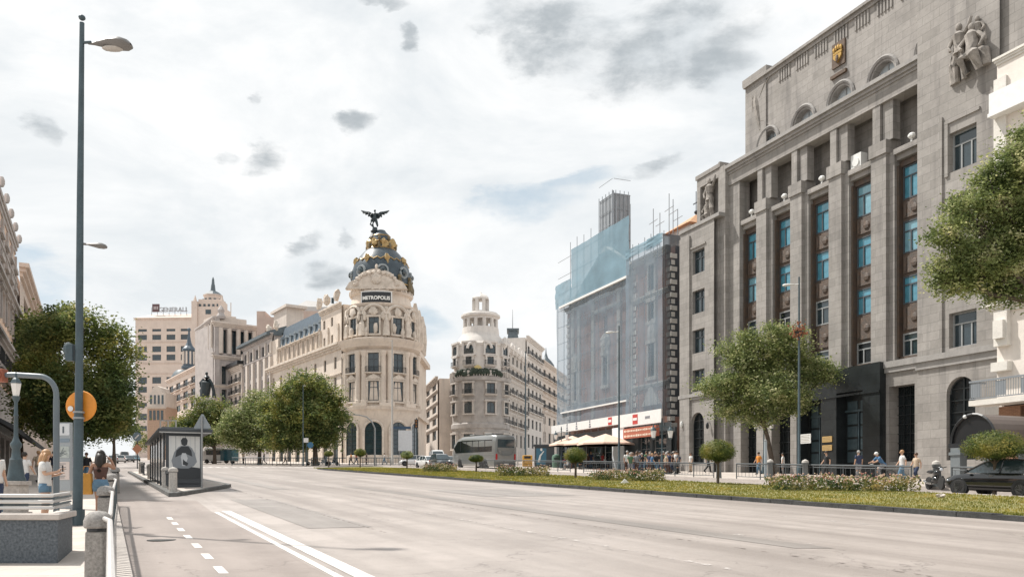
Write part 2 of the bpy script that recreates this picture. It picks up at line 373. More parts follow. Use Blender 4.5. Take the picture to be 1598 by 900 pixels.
# ================================================================== GROUND, ROAD, PAVEMENTS
def road_mat(name, lo, hi, crack=.5):
    m = bpy.data.materials.new(name); m.use_nodes = True; nt = m.node_tree; b = nt.nodes['Principled BSDF']; b.inputs['Roughness'].default_value = .52; b.inputs['Specular IOR Level'].default_value = .4
    n_ = lambda t: nt.nodes.new(t); lk = nt.links.new
    tcn = n_('ShaderNodeTexCoord'); mp = n_('ShaderNodeMapping'); mp.inputs['Rotation'].default_value = (0, 0, -STR); lk(tcn.outputs['Object'], mp.inputs[0])
    mp2 = n_('ShaderNodeMapping'); mp2.inputs['Scale'].default_value = (.035, .9, 1); lk(mp.outputs[0], mp2.inputs[0])
    def nz(v, s, d=6): n = n_('ShaderNodeTexNoise'); n.inputs['Scale'].default_value = s; n.inputs['Detail'].default_value = d; n.inputs['Roughness'].default_value = .6; lk(v, n.inputs['Vector']); return n.outputs[0]
    def rng(s, a, b_, c=0., d=1.): r = n_('ShaderNodeMapRange'); r.inputs[1].default_value = a; r.inputs[2].default_value = b_; r.inputs[3].default_value = c; r.inputs[4].default_value = d; lk(s, r.inputs[0]); return r.outputs[0]
    def mx(f, a, c, mode='MIX'):
        n = n_('ShaderNodeMix'); n.data_type = 'RGBA'; n.blend_type = mode
        if isinstance(f, float): n.inputs[0].default_value = f
        else: lk(f, n.inputs[0])
        for i, x in ((6, a), (7, c)):
            if isinstance(x, tuple): n.inputs[i].default_value = (*x, 1)
            else: lk(x, n.inputs[i])
        return n.outputs[2]
    c = mx(rng(nz(mp2.outputs[0], .8), .38, .62), lo, hi)
    tr = n_('ShaderNodeTexWave'); tr.bands_direction = 'Y'; tr.inputs['Scale'].default_value = .33; tr.inputs['Distortion'].default_value = 1.2; tr.inputs['Detail'].default_value = 2; tr.inputs['Detail Scale'].default_value = .3; lk(mp.outputs[0], tr.inputs['Vector']); c = mx(rng(tr.outputs[0], .55, 1.0, 0, .22), c, tuple(x * .62 for x in lo))
    c = mx(rng(nz(mp.outputs[0], .35, 7), .42, .62, 0, .55), c, tuple(x * .80 for x in lo))
    c = mx(rng(nz(mp.outputs[0], 3.0, 8), .5, .75, 0, .28), c, tuple(x * .6 for x in lo))
    g = nz(tcn.outputs['Object'], 60, 2); c = mx(rng(g, .3, .7, 0, .35), c, tuple(min(1, x * 1.25) for x in hi))
    sp = nz(tcn.outputs['Object'], 22, 3); c = mx(rng(sp, .62, .72, 0, .3), c, tuple(x * .5 for x in lo))
    v = n_('ShaderNodeTexVoronoi'); v.feature = 'DISTANCE_TO_EDGE'; v.inputs['Scale'].default_value = .22
    w = n_('ShaderNodeMix'); w.data_type = 'VECTOR'; w.inputs[0].default_value = .25; lk(mp.outputs[0], w.inputs[4])
    nn = n_('ShaderNodeTexNoise'); nn.inputs['Scale'].default_value = .8; nn.inputs['Detail'].default_value = 6; lk(mp.outputs[0], nn.inputs['Vector'])
    ad = n_('ShaderNodeVectorMath'); ad.operation = 'MULTIPLY_ADD'; lk(nn.outputs['Color'], ad.inputs[0]); ad.inputs[1].default_value = (3, 3, 3); lk(mp.outputs[0], ad.inputs[2]); lk(ad.outputs[0], v.inputs['Vector'])
    cr = rng(v.outputs['Distance'], .0, .006, crack, 0)
    gate = rng(nz(mp.outputs[0], .12, 2), .48, .56); mu = n_('ShaderNodeMath'); mu.operation = 'MULTIPLY'; lk(cr, mu.inputs[0]); lk(gate, mu.inputs[1])
    c = mx(mu.outputs[0], c, tuple(x * .35 for x in lo))
    lk(c, b.inputs['Base Color'])
    bn = n_('ShaderNodeBump'); bn.inputs['Strength'].default_value = .35; bn.inputs['Distance'].default_value = .012; lk(g, bn.inputs['Height']); lk(bn.outputs[0], b.inputs['Normal'])
    return m
ASPH = road_mat('asphalt', (.225, .194, .175), (.375, .332, .305))
ASPH2 = road_mat('asphalt_bus_lane', (.200, .165, .145), (.29, .245, .220))
PAVE = mat('paving_slabs', (.52, .46, .41), .75, .10, .6, .2, kind='paving', bw=.6, bh=.6, mortar=.008, mdark=.7)
KERB = pm('kerb_granite_pale', (.50, .45, .41), .8, var=.15, scale=1.5, bump=.3)
KERBD = pm('kerb_granite_dark', (.055, .056, .055), .85, var=.35, scale=2.5, bump=.5)
SOIL = mat('dry_lawn_soil', (.20, .17, .07), .95, .25, .8, .4, col2=(.13, .14, .04))
LINE = mat('road_paint', (.78, .75, .72), .6, .08, 2, col2=(.50, .46, .43))
def lineX(c, z): return c - .487 * z
def strip(c0, c1, z0, z1, step=10): # a quad strip between two street-parallel lines
    pass
m = MB()
for a, b in ((-120, 430), (430, 3200)):
    m.add([(-1600, a, gz(a)), (1600, a, gz(a)), (1600, b, gz(b)), (-1600, b, gz(b))], [(0, 1, 2, 3)])
tag(m.build('ground', PAVE), kind='structure')
def sheet(name, poly, h, mt, kind='structure'):
    m = MB(); m.add([(x, y, gz(y) + h) for x, y in poly], [tuple(range(len(poly)))]); return tag(m.build(name, mt, recalc=False), kind=kind)
def sp(c, z): return (lineX(c, z), z)
sheet('road', [sp(.3, -60), sp(90, -60), sp(90, 30), sp(58, 110), (60, 145), (-20, 330), sp(40, 420), sp(.3, 420)], .004, ASPH)
sheet('bus_lane', [sp(.3, -40), sp(3.1, -40), sp(3.1, 24.5), sp(3.3, 30.5), sp(.3, 31.5)], .008, ASPH2)
# left pavement with its pale kerb
m = MB(); m.slab([sp(-90, -60), sp(.0, -60), sp(.0, 420), sp(-90, 420)], -.3, .13, 0, gz); tag(m.build('pavement', PAVE), kind='structure')
def kerbline(c0, c1, z0, z1, h, name, mt, step=1.0, jit=.0, hj=0):
    m = MB(); z = z0; rd = random.Random(3)
    while z < z1:
        e = min(z + step - .012, z1); j = rd.uniform(-jit, jit); hh = h + rd.uniform(-hj, hj)
        m.slab([sp(c0 + j, z), sp(c1 + j, z), sp(c1 + j, e), sp(c0 + j, e)], -.3, hh, 0, gz); z += step
    return tag(m.build(name, mt, bevel=.0), kind='structure')
kerbline(.0, .34, -30, 150, .135, 'kerb', KERB, 1.0, 0, .002)
# lane markings
def marks(c0, c1, zs, h=.012, name='lane_marking', mt=LINE):
    m = MB()
    for a, b in zs:
        m.add([(lineX(c0, a), a, gz(a) + h), (lineX(c1, a), a, gz(a) + h), (lineX(c1, b), b, gz(b) + h), (lineX(c0, b), b, gz(b) + h)], [(0, 1, 2, 3)])
    return tag(m.build(name, mt, recalc=False), kind='structure')
marks(3.14, 3.27, [(-20, 24.3)]); marks(3.42, 3.70, [(-20, 24.8)])
marks(1.60, 1.74, [(-6 + 1.62 * k, -6 + 1.62 * k + .72) for k in range(18)])
def worn(name, col, thr):
    mm = mat(name, col, .7, .05, 2); nt = mm.node_tree; b = nt.nodes['Principled BSDF']; t = nt.nodes.new('ShaderNodeBsdfTransparent'); ms = nt.nodes.new('ShaderNodeMixShader')
    n = nt.nodes.new('ShaderNodeTexNoise'); n.inputs['Scale'].default_value = 5; n.inputs['Detail'].default_value = 8; tcn = nt.nodes.new('ShaderNodeTexCoord'); nt.links.new(tcn.outputs['Object'], n.inputs['Vector'])
    r = nt.nodes.new('ShaderNodeMapRange'); r.inputs[1].default_value = thr; r.inputs[2].default_value = thr + .12; nt.links.new(n.outputs[0], r.inputs[0]); nt.links.new(r.outputs[0], ms.inputs[0])
    nt.links.new(t.outputs[0], ms.inputs[1]); nt.links.new(b.outputs[0], ms.inputs[2]); nt.links.new(ms.outputs[0], nt.nodes['Material Output'].inputs[0]); return mm
WORN = worn('worn_road_paint', (.55, .51, .48), .53); WORN2 = worn('worn_asphalt_seam', (.17, .14, .125), .50)
marks(9.13, 9.27, [(-10, 34)], name='lane_marking', mt=WORN)
marks(13.2, 13.34, [(8.5 + 7 * k, 12.0 + 7 * k) for k in range(6)], mt=WORN)
marks(18.3, 18.42, [(6 + 7 * k, 9 + 7 * k) for k in range(12)], mt=WORN)
marks(6.0, 6.06, [(18, 42)], name='asphalt_seam', mt=WORN2); marks(11.4, 11.45, [(10, 60)], name='asphalt_seam', mt=WORN2)
m = MB()   # pedestrian crossing far ahead
for k in range(22):
    c = 5 + k * 1.0; m.add([(lineX(c, 104), 104, gz(104) + .012), (lineX(c + .5, 104), 104, gz(104) + .012), (lineX(c + .5, 108), 108, gz(108) + .012), (lineX(c, 108), 108, gz(108) + .012)], [(0, 1, 2, 3)])
tag(m.build('crossing_marking', LINE, recalc=False), kind='structure')
# manhole
m = MB(); m.cyl((-6.9 + .0, 16.4, gz(16.4) - .1), (-6.9, 16.4 , gz(16.4) + .016), .27, .27, 20); tag(m.build('manhole_cover', KERBD), 'small round dark manhole cover in the bus lane beside the left kerb', 'manhole cover')
PATCH = road_mat('asphalt_patch', (.185, .165, .15), (.29, .262, .243), .4)
def patch(c0, c1, z0, z1, sk=0.0):
    m = MB(); pts = [sp(c0, z0), sp(c1, z0 + sk), sp(c1, z1 + sk), sp(c0, z1)]; m.add([(x, y, gz(y) + .0105) for x, y in pts], [(0, 1, 2, 3)]); tag(m.build('asphalt_patch', PATCH, recalc=False), kind='structure')
patch(4.6, 6.2, 19, 31, .4); patch(12.4, 13.1, 15, 44); patch(15.0, 19.2, 33, 39, 1.0); patch(8.0, 8.8, 40, 75)
# central median: kerb, lawn, grass
NEAR, FARC = 22.95, 34.2
nose = [sp(NEAR, 88), sp(NEAR + .6, 93), sp(NEAR + 3.0, 98.5), sp(NEAR + 6.5, 103), sp(FARC - .5, 106), sp(FARC, 103)]
inner = [sp(NEAR + .34, 87.6), sp(NEAR + 1.0, 92.3), sp(NEAR + 3.2, 97.6), sp(NEAR + 6.6, 102), sp(FARC - .7, 104.8), sp(FARC - .34, 102)]
m = MB(); m.slab([sp(NEAR + .3, -40)] + inner + [sp(FARC - .3, -40)][::1], -.3, .12, 0, gz); tag(m.build('median_lawn', SOIL), kind='structure')
kerbline(NEAR, NEAR + .3, -36, 88, .15, 'kerb', KERBD, .9, .02, .014); kerbline(FARC - .3, FARC, -36, 103, .14, 'kerb', KERB, 1.0)
m = MB()
for i in range(len(nose) - 1): m.slab([nose[i], nose[i + 1], inner[i + 1], inner[i]], -.3, .15, 0, gz)
tag(m.build('kerb', KERBD), kind='structure')
GRASS = mat('grass_blades', (.1, .1, .03), .9, kind='leaf', cols=[(.09, .12, .02), (.17, .18, .035), (.28, .26, .07), (.38, .31, .11)], clump=.35, tint=(1.3, 1.15, .8))
rd = random.Random(11); m = MB()
def inmed(x, y): c = x + .487 * y; return NEAR + .38 < c < FARC - .3 and y < 98
n = 0
while n < 62000:
    y = 14 + 80 * rd.random() ** 2.0; c = rd.uniform(NEAR + .38, FARC - .35) if rd.random() < .85 else rd.uniform(NEAR + .38, NEAR + 1.2)
    x = lineX(c, y)
    if not inmed(x, y): continue
    s = .025 + .03 * rd.random() + y * .0006; w = .006 + y * .0005; a = rd.uniform(0, 6.28); dx, dy = math.cos(a), math.sin(a); l = rd.uniform(-.6, .6) * s
    z = gz(y) + .118
    m.v += [(x - dx * w, y - dy * w, z), (x + dx * w, y + dy * w, z), (x - dy * l, y + dx * l, z + s)]; k = len(m.v); m.f.append((k - 3, k - 2, k - 1)); m.m.append(0); n += 1
tag(m.build('grass', GRASS, recalc=False), kind='stuff')
# right pavement
RP = 39.6
m = MB(); m.slab([sp(RP + .3, -30), sp(90, -30), sp(90, 60), sp(58, 108), sp(RP + .3, 100)], -.3, .13, 0, gz); tag(m.build('pavement', PAVE), kind='structure')
kerbline(RP, RP + .3, -20, 100, .14, 'kerb', KERB)
# pavement round the corner building and up the left street
m = MB(); m.slab([(-62, 168), (-38.5, 137), (-31, 131), (-22, 129), (-14, 133), (-9, 142), (2, 180), (0, 260), (-80, 262), (-118, 250)], -.3, .13, 0, gz); tag(m.build('pavement', PAVE), kind='structure')
m = MB(); m.slab([(2, 150), (10, 141), (25, 150), (60, 200), (60, 280), (4, 280), (-6, 200)], -.3, .13, 0, gz); tag(m.build('pavement', PAVE), kind='structure')
# short kerbed island left of the trees
m = MB(); a = Gp(318, 721.5); m.slab([(a.x, a.y), (a.x + 4.6, a.y - 4), (a.x + 6.5, a.y - 3), (a.x + 6.0, a.y + 6), (a.x + 1, a.y + 8)], -.1, .2, 0, gz); tag(m.build('traffic_island', KERBD), kind='structure')
# bus stop island
ISL = [(-13.6, 33), (-13.35, 33.2), (-14.05, 41), (-14.5, 43), sp(5.9, 60), sp(5.6, 73), (-34.5 + 1, 76), (-34.6, 75)]
def shrink(poly, d):
    cx = sum(p[0] for p in poly) / len(poly); cy = sum(p[1] for p in poly) / len(poly); n = len(poly); o = []
    for i in range(n):
        p, a, b = Vector(poly[i]), Vector(poly[i - 1]), Vector(poly[(i + 1) % n]); e1, e2 = (p - a).normalized(), (b - p).normalized()
        n1, n2 = Vector((-e1.y, e1.x)), Vector((-e2.y, e2.x)); bi = (n1 + n2); bi = bi.normalized() * min(d / max(.35, bi.normalized().dot(n1)), d * 2); o.append((p.x + bi.x, p.y + bi.y))
    return o
ISI = shrink(ISL, .28)
m = MB()
for i in range(len(ISL)): m.slab([ISL[i], ISL[(i + 1) % len(ISL)], ISI[(i + 1) % len(ISL)], ISI[i]], -.3, .16, 0, gz)
tag(m.build('kerb', pm('kerb_island', (.13, .13, .125), .85, var=.25, bump=.4)), kind='structure')
m = MB(); m.slab(ISI, -.3, .15, 0, gz); tag(m.build('island_paving', PAVE), kind='structure')
# ================================================================== THE GREY STONE OFFICE BUILDING (right)
STONE = mat('stone_grey', (.325, .303, .282), .85, .15, .5, .25, kind='ashlar', bw=1.25, bh=.55, mortar=.014, mdark=.60, bvar=.82, streak=.62)
STONE2 = mat('stone_smooth', (.31, .295, .28), .85, .14, .9, .2, streak=.66)
GRAN = mat('granite_black', (.022, .026, .028), .35, .25, 1.5, .1, kind='ashlar', bw=1.6, bh=.7, mortar=.014, mdark=.5, bvar=.75)
BRONZE = mat('bronze_spandrel', (.105, .065, .042), .55, .25, 3, .6, col2=(.06, .055, .05))
SCULPT = mat('carved_stone', (.34, .31, .28), .9, .25, 2.5, .9, col2=(.17, .155, .14))
DOORM = mat('dark_doorway_metal', (.016, .02, .022), .4, .2, 2)
RF = Fac(1062, 61100 / (1062 - 270), 270, 1560)
O = RF.root('office_building', 'massive grey stone office building with tall pilasters, open loggia, black portal and carved reliefs', 'building')
u, h = RF.u, RF.h
DM, DW, DA = .9, 1.75, 3.4                # main pilaster plane, window plane, attic plane
Wd = RF.len; U = lambda px, o=0: u(px, o)
zc = h(1142, 258, DM); zarch = h(1234, 238, DM); zled = h(1315.5, 268, DM); zcb = zc - .65
zlow = h(1441.5, 556.4, 0)                # top of the ground floor moulding
FL = [(h(1415, b, DW), h(1415, t, DW)) for t, b in ((259, 311), (345, 395), (431, 474), (520, 556))]
m = MB()
# left wing (front plane y=0)
a, b = 0, U(1114.5); pl = U(1078)
wing_l_top = h(1062, 389, 0); zrel = h(1085, 350, 0); ztopL = h(1100, 268, 0)
WLw = (U(1080.5), U(1099.5)); wops = []
for (t, bt) in ((389, 426), (452, 488), (513.5, 550), (576, 610)): wops.append((*WLw, h(1090, bt, 0), h(1090, t, 0)))
wops.append((U(1078.5), U(1098.5), h(1088, 724, 0), h(1088, 643, 0), 1))
wall(m, a, b, -2.5, zrel, wops, 0, .4)
m.box(a, b, .401, 8, -2.5, zrel)          # body behind
m.box(U(1063), pl, -.18, 0, -2.5, h(1070, 372, 0)); m.box(U(1112), b + .0, -.02, 0, 0, zrel - 1.2)
# upper block of the left wing, with the niche for the relief
m.box(U(1079), U(1084), .6, 8, zrel, ztopL); m.box(U(1112), b, .6, 8, zrel, ztopL + .5); m.box(U(1084), U(1112), 1.2, 8, zrel, ztopL - .01); m.box(U(1084), U(1112), .6, 1.2, ztopL - .8, ztopL - .012)
m.box(U(1079) - .12, b + .1, .5, 8, ztopL + .001, ztopL + .35)
m.box(b, U(1137, DM), DM - .35, 8, -2.5, zc + .2)
# right wing
ra, rb = U(1437, .3), Wd; zrt = h(1500, 3, 0) + 4.2
WR = (U(1481), U(1524)); rops = []
for t, bt in ((200, 262), (300, 357), (392, 448), (485, 540)): rops.append((*WR, h(1502, bt, 0), h(1502, t, 0)))
rops.append((U(1477), U(1522), h(1500, 717, 0), h(1500, 587, 0), 1))
RY = .0
wall(m, ra, rb, -2.5, zrt, rops, RY, .45)
m.box(ra, rb, RY + .451, 9, -2.5, zrt)
m.box(U(1466), U(1472), -.12, RY, zlow, h(1469, 185, 0))
# recessed panel lines over the wing windows
m.box(WR[0] - .25, WR[0] - .02, -.1, 0, rops[0][2] - .2, rops[0][3] + .6); m.box(WR[0] - .25, WR[1] + .25, -.1, 0, rops[0][3] + .62, rops[0][3] + .8)
m.box(WLw[0] - .2, WLw[1] + .2, -.1, 0, wops[0][3] + .25, wops[0][3] + .4)
# main bays: pilasters, loggia, spandrels
pil = [(U(1137, DM), U(1152.5, DM)), (U(1180, DM), U(1201, DM)), (U(1233, DM), U(1257, DM)), (U(1293, DM), U(1320, DM)), (U(1359, DM), U(1391, DM)), (U(1437, DM), U(1446, DM))]
zbase_up = h(1415, 559, DM)
bays = []
for i in range(5):
    bays.append((pil[i][1], pil[i + 1][0]))
for i, (p, q) in enumerate(pil):
    top = zled - .1
    w = q - p
    if 0 < i < 5:
        m.box(p, p + w * .74, DM, DW + .3, zbase_up, top, 0); m.box(p + w * .74 + .001, q, DM + .28, DW + .3, zbase_up, top, 0)
        m.box(p - .1, p + w * .8, DM - .12, DW + .4, top + .002, top + .9, 0)                     # stepped block
        m.box(p + .1, p + w * .42, DM + .05, DM + .7, top + .902, zarch, 0); m.box(p + w * .46, q - .1, DM + .25, DM + .9, top + .902, zarch, 0)
    else: m.box(p, q, DM + .1, DW + .3, zbase_up, zarch, 0)
for a_, b_ in bays:
    m.box(a_, b_, DM + .45, DW + .3, FL[0][1] + .45, zled, 0)                                       # frieze between windows and loggia
    m.box(a_ - .05, b_ + .05, DM + .18, DM + .449, zled - .38, zled - .02, 0)                        # ledge
    m.box(a_, b_, DW + .9, DW + 1.1, -2, zbase_up, 0)
x0, x1 = pil[0][0], pil[-1][1]
m.box(x0, x1, DM, DW + .3, zarch + .001, zc - .7, 0)                                                 # architrave
m.box(x0, x1, 4.2, 4.5, zled - 3, zc - .7, 0); m.box(x0, x1, DW + .301, 4.199, zled - .3, zled - .05, 0)   # loggia back wall and floor
m.box(x0, x1, DM + .1, 4.5, zc - .69, zc - .3, 0)
for i in range(5):
    a_, b_ = bays[i]; xx = (a_ + b_) / 2
m.box(x0, x1, DW + .31, 2.6, -2, zled - .31, 0)                                                      # core behind the windows
m.box(x0, x1, 2.7, 14, -2, zc - .4, 0)
wl = m.build('wall', STONE, O)
m = MB(); m.box(ra + .01, rb + 7, .3, 9, h(1565, 128, 0), zrt); m.box(Wd + .02, rb + 7, 2, 9, 0, h(1565, 128, 0) - .01); m.build('upper_wing_wall', STONE, O)
# mouldings
m = MB()
m.box(x0, x1 + .2, DM - .45, DM + .6, zc - .28, zc, 0); m.box(x0, x1 + .2, DM - .25, DM + .6, zc - .52, zc - .285, 0); m.box(x0, x1, DM - .1, DM + .5, zc - .7, zc - .525, 0)
m.build('cornice', STONE2, O); m = MB()
m.box(x0, ra - .01, DM - .14, DM + .6, zbase_up - .42, zbase_up - .002, 0); m.box(x0, ra - .01, DM - .05, DM + .5, zbase_up - .75, zbase_up - .425, 0)
m.build('string_course', STONE2, O); m = MB()
m.box(ra - .1, rb + .1, -.28, -.002, zlow - .35, zlow, 0); m.box(ra - .05, rb + .05, -.14, -.002, zlow - .8, zlow - .352, 0)
m.build('string_course', STONE2, O); m = MB(); zl2 = h(1090, 613, 0); m.box(-.1, b + .12, -.22, -.002, zl2 - .3, zl2, 0); m.box(-.05, b + .06, -.1, -.002, zl2 - .55, zl2 - .302, 0)
m.build('string_course', STONE2, O); m = MB(); m.box(-.05, U(1137, DM), -.12, .55, zrel - .3, zrel + .01, 0)
for i in range(1, 5):
    cxx = sum(pil[i]) / 2
m.build('string_course', STONE2, O)
# ground floor of the main bays
m = MB(); g0 = [(bays[0][0] + .15, bays[0][1] - .1, -2, h(1165, 652, DM + .3)), (bays[1][0] + .1, bays[1][1] - .1, -2, h(1215, 640, DM + .3)), (U(1391, DM + .3), U(1431, DM + .3), h(1410, 720, DM + .3), h(1410, 601, DM + .3))]
wall(m, x0, ra, -2, zbase_up - .76, [g0[0], g0[1], (U(1249, DM), U(1376, DM), -2, zbase_up - 1.2), g0[2]], DM + .1, 1.4, 0)
m.build('ground_floor_wall', STONE, O)
for a_, b_, c_, d_ in g0:
    w = MB(); w.box(a_, b_, DM + .95, DM + 1.05, c_, d_, 0)
    k = int((b_ - a_) / .45)
    for i in range(1, k): xx = a_ + (b_ - a_) * i / k; w.box(xx - .025, xx + .025, DM + .87, DM + .949, max(c_, 0), d_, 1)
    for i in range(1, 8): zz = c_ + (d_ - c_) * i / 8; w.box(a_, b_, DM + .85, DM + .869, zz - .025, zz + .025, 1)
    w.build('shopfront', [GLASSD, DOORM], O)
# black portal
pa, pb = U(1243, .45), U(1373, .45); pz = h(1346, 571.5, .45)
P = MB(); py = .45
do = [(U(1249, py), U(1281, py), -2, h(1265, 622, py)), (U(1305, py), U(1346, py), -2, h(1325, 611, py))]
wall(P, pa, pb, -2, pz, do, py, 1.0)
P.box(pa, pb, DM - .05, DM + .09, pz - .3, pz, 0); P.box(pa, pa + .01, py, DM + .09, -2, pz); P.box(pb - .01, pb, py, DM + .09, -2, pz); P.box(pa, pb, py, DM + .09, pz + .001, pz + .12)
P.box(pa, pb, py - .08, py - .001, pz - 1.9, pz - 1.75); P.box(pa + .3, pa + .6, py + .76, py + 1.6, -2, pz - 1)
po = P.build('portal', GRAN, O)
for a_, b_, c_, d_ in do:
    w = MB(); w.box(a_, b_, py + .95, py + 1.05, c_, d_, 0); xx = (a_ + b_) / 2
    w.box(xx - .04, xx + .04, py + .85, py + .949, c_, d_ - 1.2, 1); w.box(a_, b_, py + .82, py + .949, d_ - 1.35, d_ - 1.2, 1)
    for i in range(5):
        for q in (0, 1): w.box(a_ + .15 + q * (xx - a_), xx - .15 + q * (b_ - xx), py + .9, py + .949, .4 + i * .9, 1.15 + i * .9, 1)
    w.build('door', [DOORM, IRON], O)
BRASSP = pm('brass_plaque', (.62, .42, .18), .4, metal=.4); PLAQ = pm('white_notice_paint', (.70, .70, .68), .6)
for (xa, xb, ya, yb, mm) in ((1284, 1299, 681, 690, BRASSP), (1284, 1299, 694.5, 703, BRASSP), (1250, 1266, 677.5, 692, PLAQ)):
    w = MB(); w.box(U(xa, py), U(xb, py), py - .06, py - .01, h(xa, yb, py), h(xa, ya, py)); pq = w.build('plaque', mm, O)
    if mm is PLAQ: pq['label'] = 'white notice plaque'
    w = MB(); z0_, z1_ = h(xa, yb, py), h(xa, ya, py)
    for i in range(3 if mm is BRASSP else 5):
        zz = z1_ - (z1_ - z0_) * (i + 1) / (4 if mm is BRASSP else 6); w.box(U(xa, py) + .08, U(xb, py) - .1 - .06 * (i % 2), py - .066, py - .061, zz - .012, zz + .012)
    w.build('engraved_lines', pm('engraving_grey', (.22, .17, .10), .7), pq)
# spandrels and windows of the main bays
AWN = pm('pale_window_metal', (.30, .31, .31), .5)
for i, (a_, b_) in enumerate(bays):
    s = MB()
    for k in range(4):
        zt = FL[k][0] - .02; zb_ = FL[k + 1][1] + .02 if k < 3 else zbase_up - .3
        if k == 3: s.box(a_, b_, DW - .2, DW + .1, zbase_up - .3, FL[3][0]); continue
        s.box(a_ + .0, b_, DW + .02, DW + .12, zb_, zt); cxx = (a_ + b_) / 2
        s.box(a_ + .25, b_ - .25, DW - .06, DW + .018, zb_ + .2, zt - .2); s.ball((cxx, DW - .08, (zb_ + zt) / 2), (.3, .1, .3), 8, 4)
        for q in (-1, 1): s.box(cxx + q * .75 - .1, cxx + q * .75 + .1, DW - .1, DW - .061, zb_ + .3, zt - .3)
    s.box(a_, a_ + .16, DW - .35, DW + .1, FL[3][0], FL[0][1] + .1); s.box(b_ - .16, b_, DW - .35, DW + .1, FL[3][0], FL[0][1] + .1)
    s.box(a_, b_, DW - .12, DW + .12, FL[0][1] + .02, FL[0][1] + .42)
    s.build('bronze_spandrel', BRONZE, O)
    for k in range(4):
        blue = k < 2 or (k == 2 and i >= 3)  # upper panes that get the painted sky reflection
        window(O, (a_ + b_) / 2, DW + .06, FL[k][0], b_ - a_ - .36, FL[k][1] - FL[k][0], 'tee', AWN if not blue else FRAME, (GLASS_SKY_PALE if (i * 3 + k) % 4 == 1 else GLASS_SKY) if blue else (GLASSD if (i + k) % 3 == 0 else GLASS))
winrow(O, wops[:4], 0, .38, 'cross'); winrow(O, rops[:4], RY, .42, 'tee', AWN)
for o_ in (wops[4], rops[4]):
    w = window(O, (o_[0] + o_[1]) / 2, .33, o_[2], o_[1] - o_[0], o_[3] - o_[2], 'grid', DOORM, GLASSD, True, 'arched_window')
# loggia doors / inner dark openings + small objects on the ledge
for i, (a_, b_) in enumerate(bays):
    window(O, (a_ + b_) / 2 + .5, 4.14, zled, 1.4, 2.6, 'cross')
FLOOD = pm('white_floodlight', (.7, .7, .68), .5)
for i, (a_, b_) in enumerate(bays):
    w = MB(); cxx = (a_ + b_) / 2 + (.2 if i != 3 else -.7); zz = zled - .02
    if i == 3: w.box(cxx - .5, cxx + .45, DM + .5, DM + 1.1, zz, zz + 1.1); w.cyl((cxx, DM + .49, zz + .5), (cxx, DM + .42, zz + .5), .3, .3, 12)
    else: w.ball((cxx, DM + .3, zz + .42), (.28, .22, .2), 8, 5); w.box(cxx - .05, cxx + .05, DM + .25, DM + .35, zz, zz + .3)
    w.build('air_conditioner' if i == 3 else 'floodlight', FLOOD, O)
# attic storey
au, ah = (lambda p: u(p, DA)), (lambda p, q: h(p, q, DA))
ax0, ax1 = au(1166), au(1660); at = ah(1203, 110); atL = ah(1166, 122)
A = MB(); rr = 1.05
arcs = [(1199, 217), (1254, 184.5), (1312, 148.5), (1378, 111.5), (1455, 64.5)]
aop = []
for px_, py_ in arcs:
    c_ = au(px_); zt = ah(px_, py_ - 14 * (px_ - 270) / 1050); aop.append((c_ - rr, c_ + rr, zc - .45, zt, 1))
wall(A, ax0, ax1, zc - .5, at - .5, aop, DA, .6)
A.box(ax0, ax1, DA + .61, 16, zc - .6, at - .5); A.box(ax0 - .15, ax1 + .1, DA - .35, 16, at - .22, at); A.box(ax0 - .05, ax1, DA - .15, 16, at - .5, at - .222)
A.box(ax0 - .3, au(1200), DA - .3, 16, at + .002, at + .55); A.box(ax0 - .1, au(1197), DA - .12, DA - .002, zc + .2, at - .5)
k = 0
xx = au(1216)
while xx < ax1:
    if k % 7 not in (5, 6): A.box(xx, xx + .14, DA - .09, DA - .002, at - 1.5, at - .55)
    xx += .3; k += 1
ao = A.build('attic', STONE, O)
A = MB()
for (a_, b_, c_, d_, _) in aop:
    cxx = (a_ + b_) / 2; zr = d_ - rr
    for rad, w_ in ((rr + .28, .14),): A.tube([(cxx - rad * math.cos(math.pi * j / 12), DA - .05, zr + rad * math.sin(math.pi * j / 12)) for j in range(13)], w_, 5)
A.build('arch_moulding', STONE2, ao)
for (a_, b_, c_, d_, _) in aop: window(O, (a_ + b_) / 2, DA + .55, c_, b_ - a_, d_ - c_, 'plain', AWN, pm('pale_lunette_glass', (.45, .50, .53), .2), True, 'lunette_window')
# coat of arms
w = MB(); ca, cb_ = au(1300), au(1320); cz0, cz1 = ah(1310, 104), ah(1310, 66); cc = (ca + cb_) / 2
w.box(ca, cb_, DA - .12, DA - .002, cz0, cz1, 0)
w.prism([(cc - .42, cz1 - .95), (cc + .42, cz1 - .95), (cc + .42, cz0 + .7), (cc, cz0 + .25), (cc - .42, cz0 + .7)], DA - .24, DA - .121, 1)
for q in (-.36, -.12, .12, .36): w.ball((cc + q, DA - .2, cz1 - .55 + .1 * (abs(q) < .2)), (.12, .1, .22), 6, 4, 1)
w.box(cc - .45, cc + .45, DA - .22, DA - .121, cz1 - .9, cz1 - .72, 1); w.box(ca - .1, cb_ + .15, DA - .2, DA - .002, cz0 - .75, cz0 - .5, 0)
w.ball((cc, DA - .26, (cz0 + cz1) / 2 - .35), (.16, .08, .3), 6, 4, 0)
w.build('coat_of_arms', [mat('arms_brown', (.10, .06, .035), .6, .3, 4), pm('arms_gold', (.45, .28, .08), .45, metal=.5)], O)
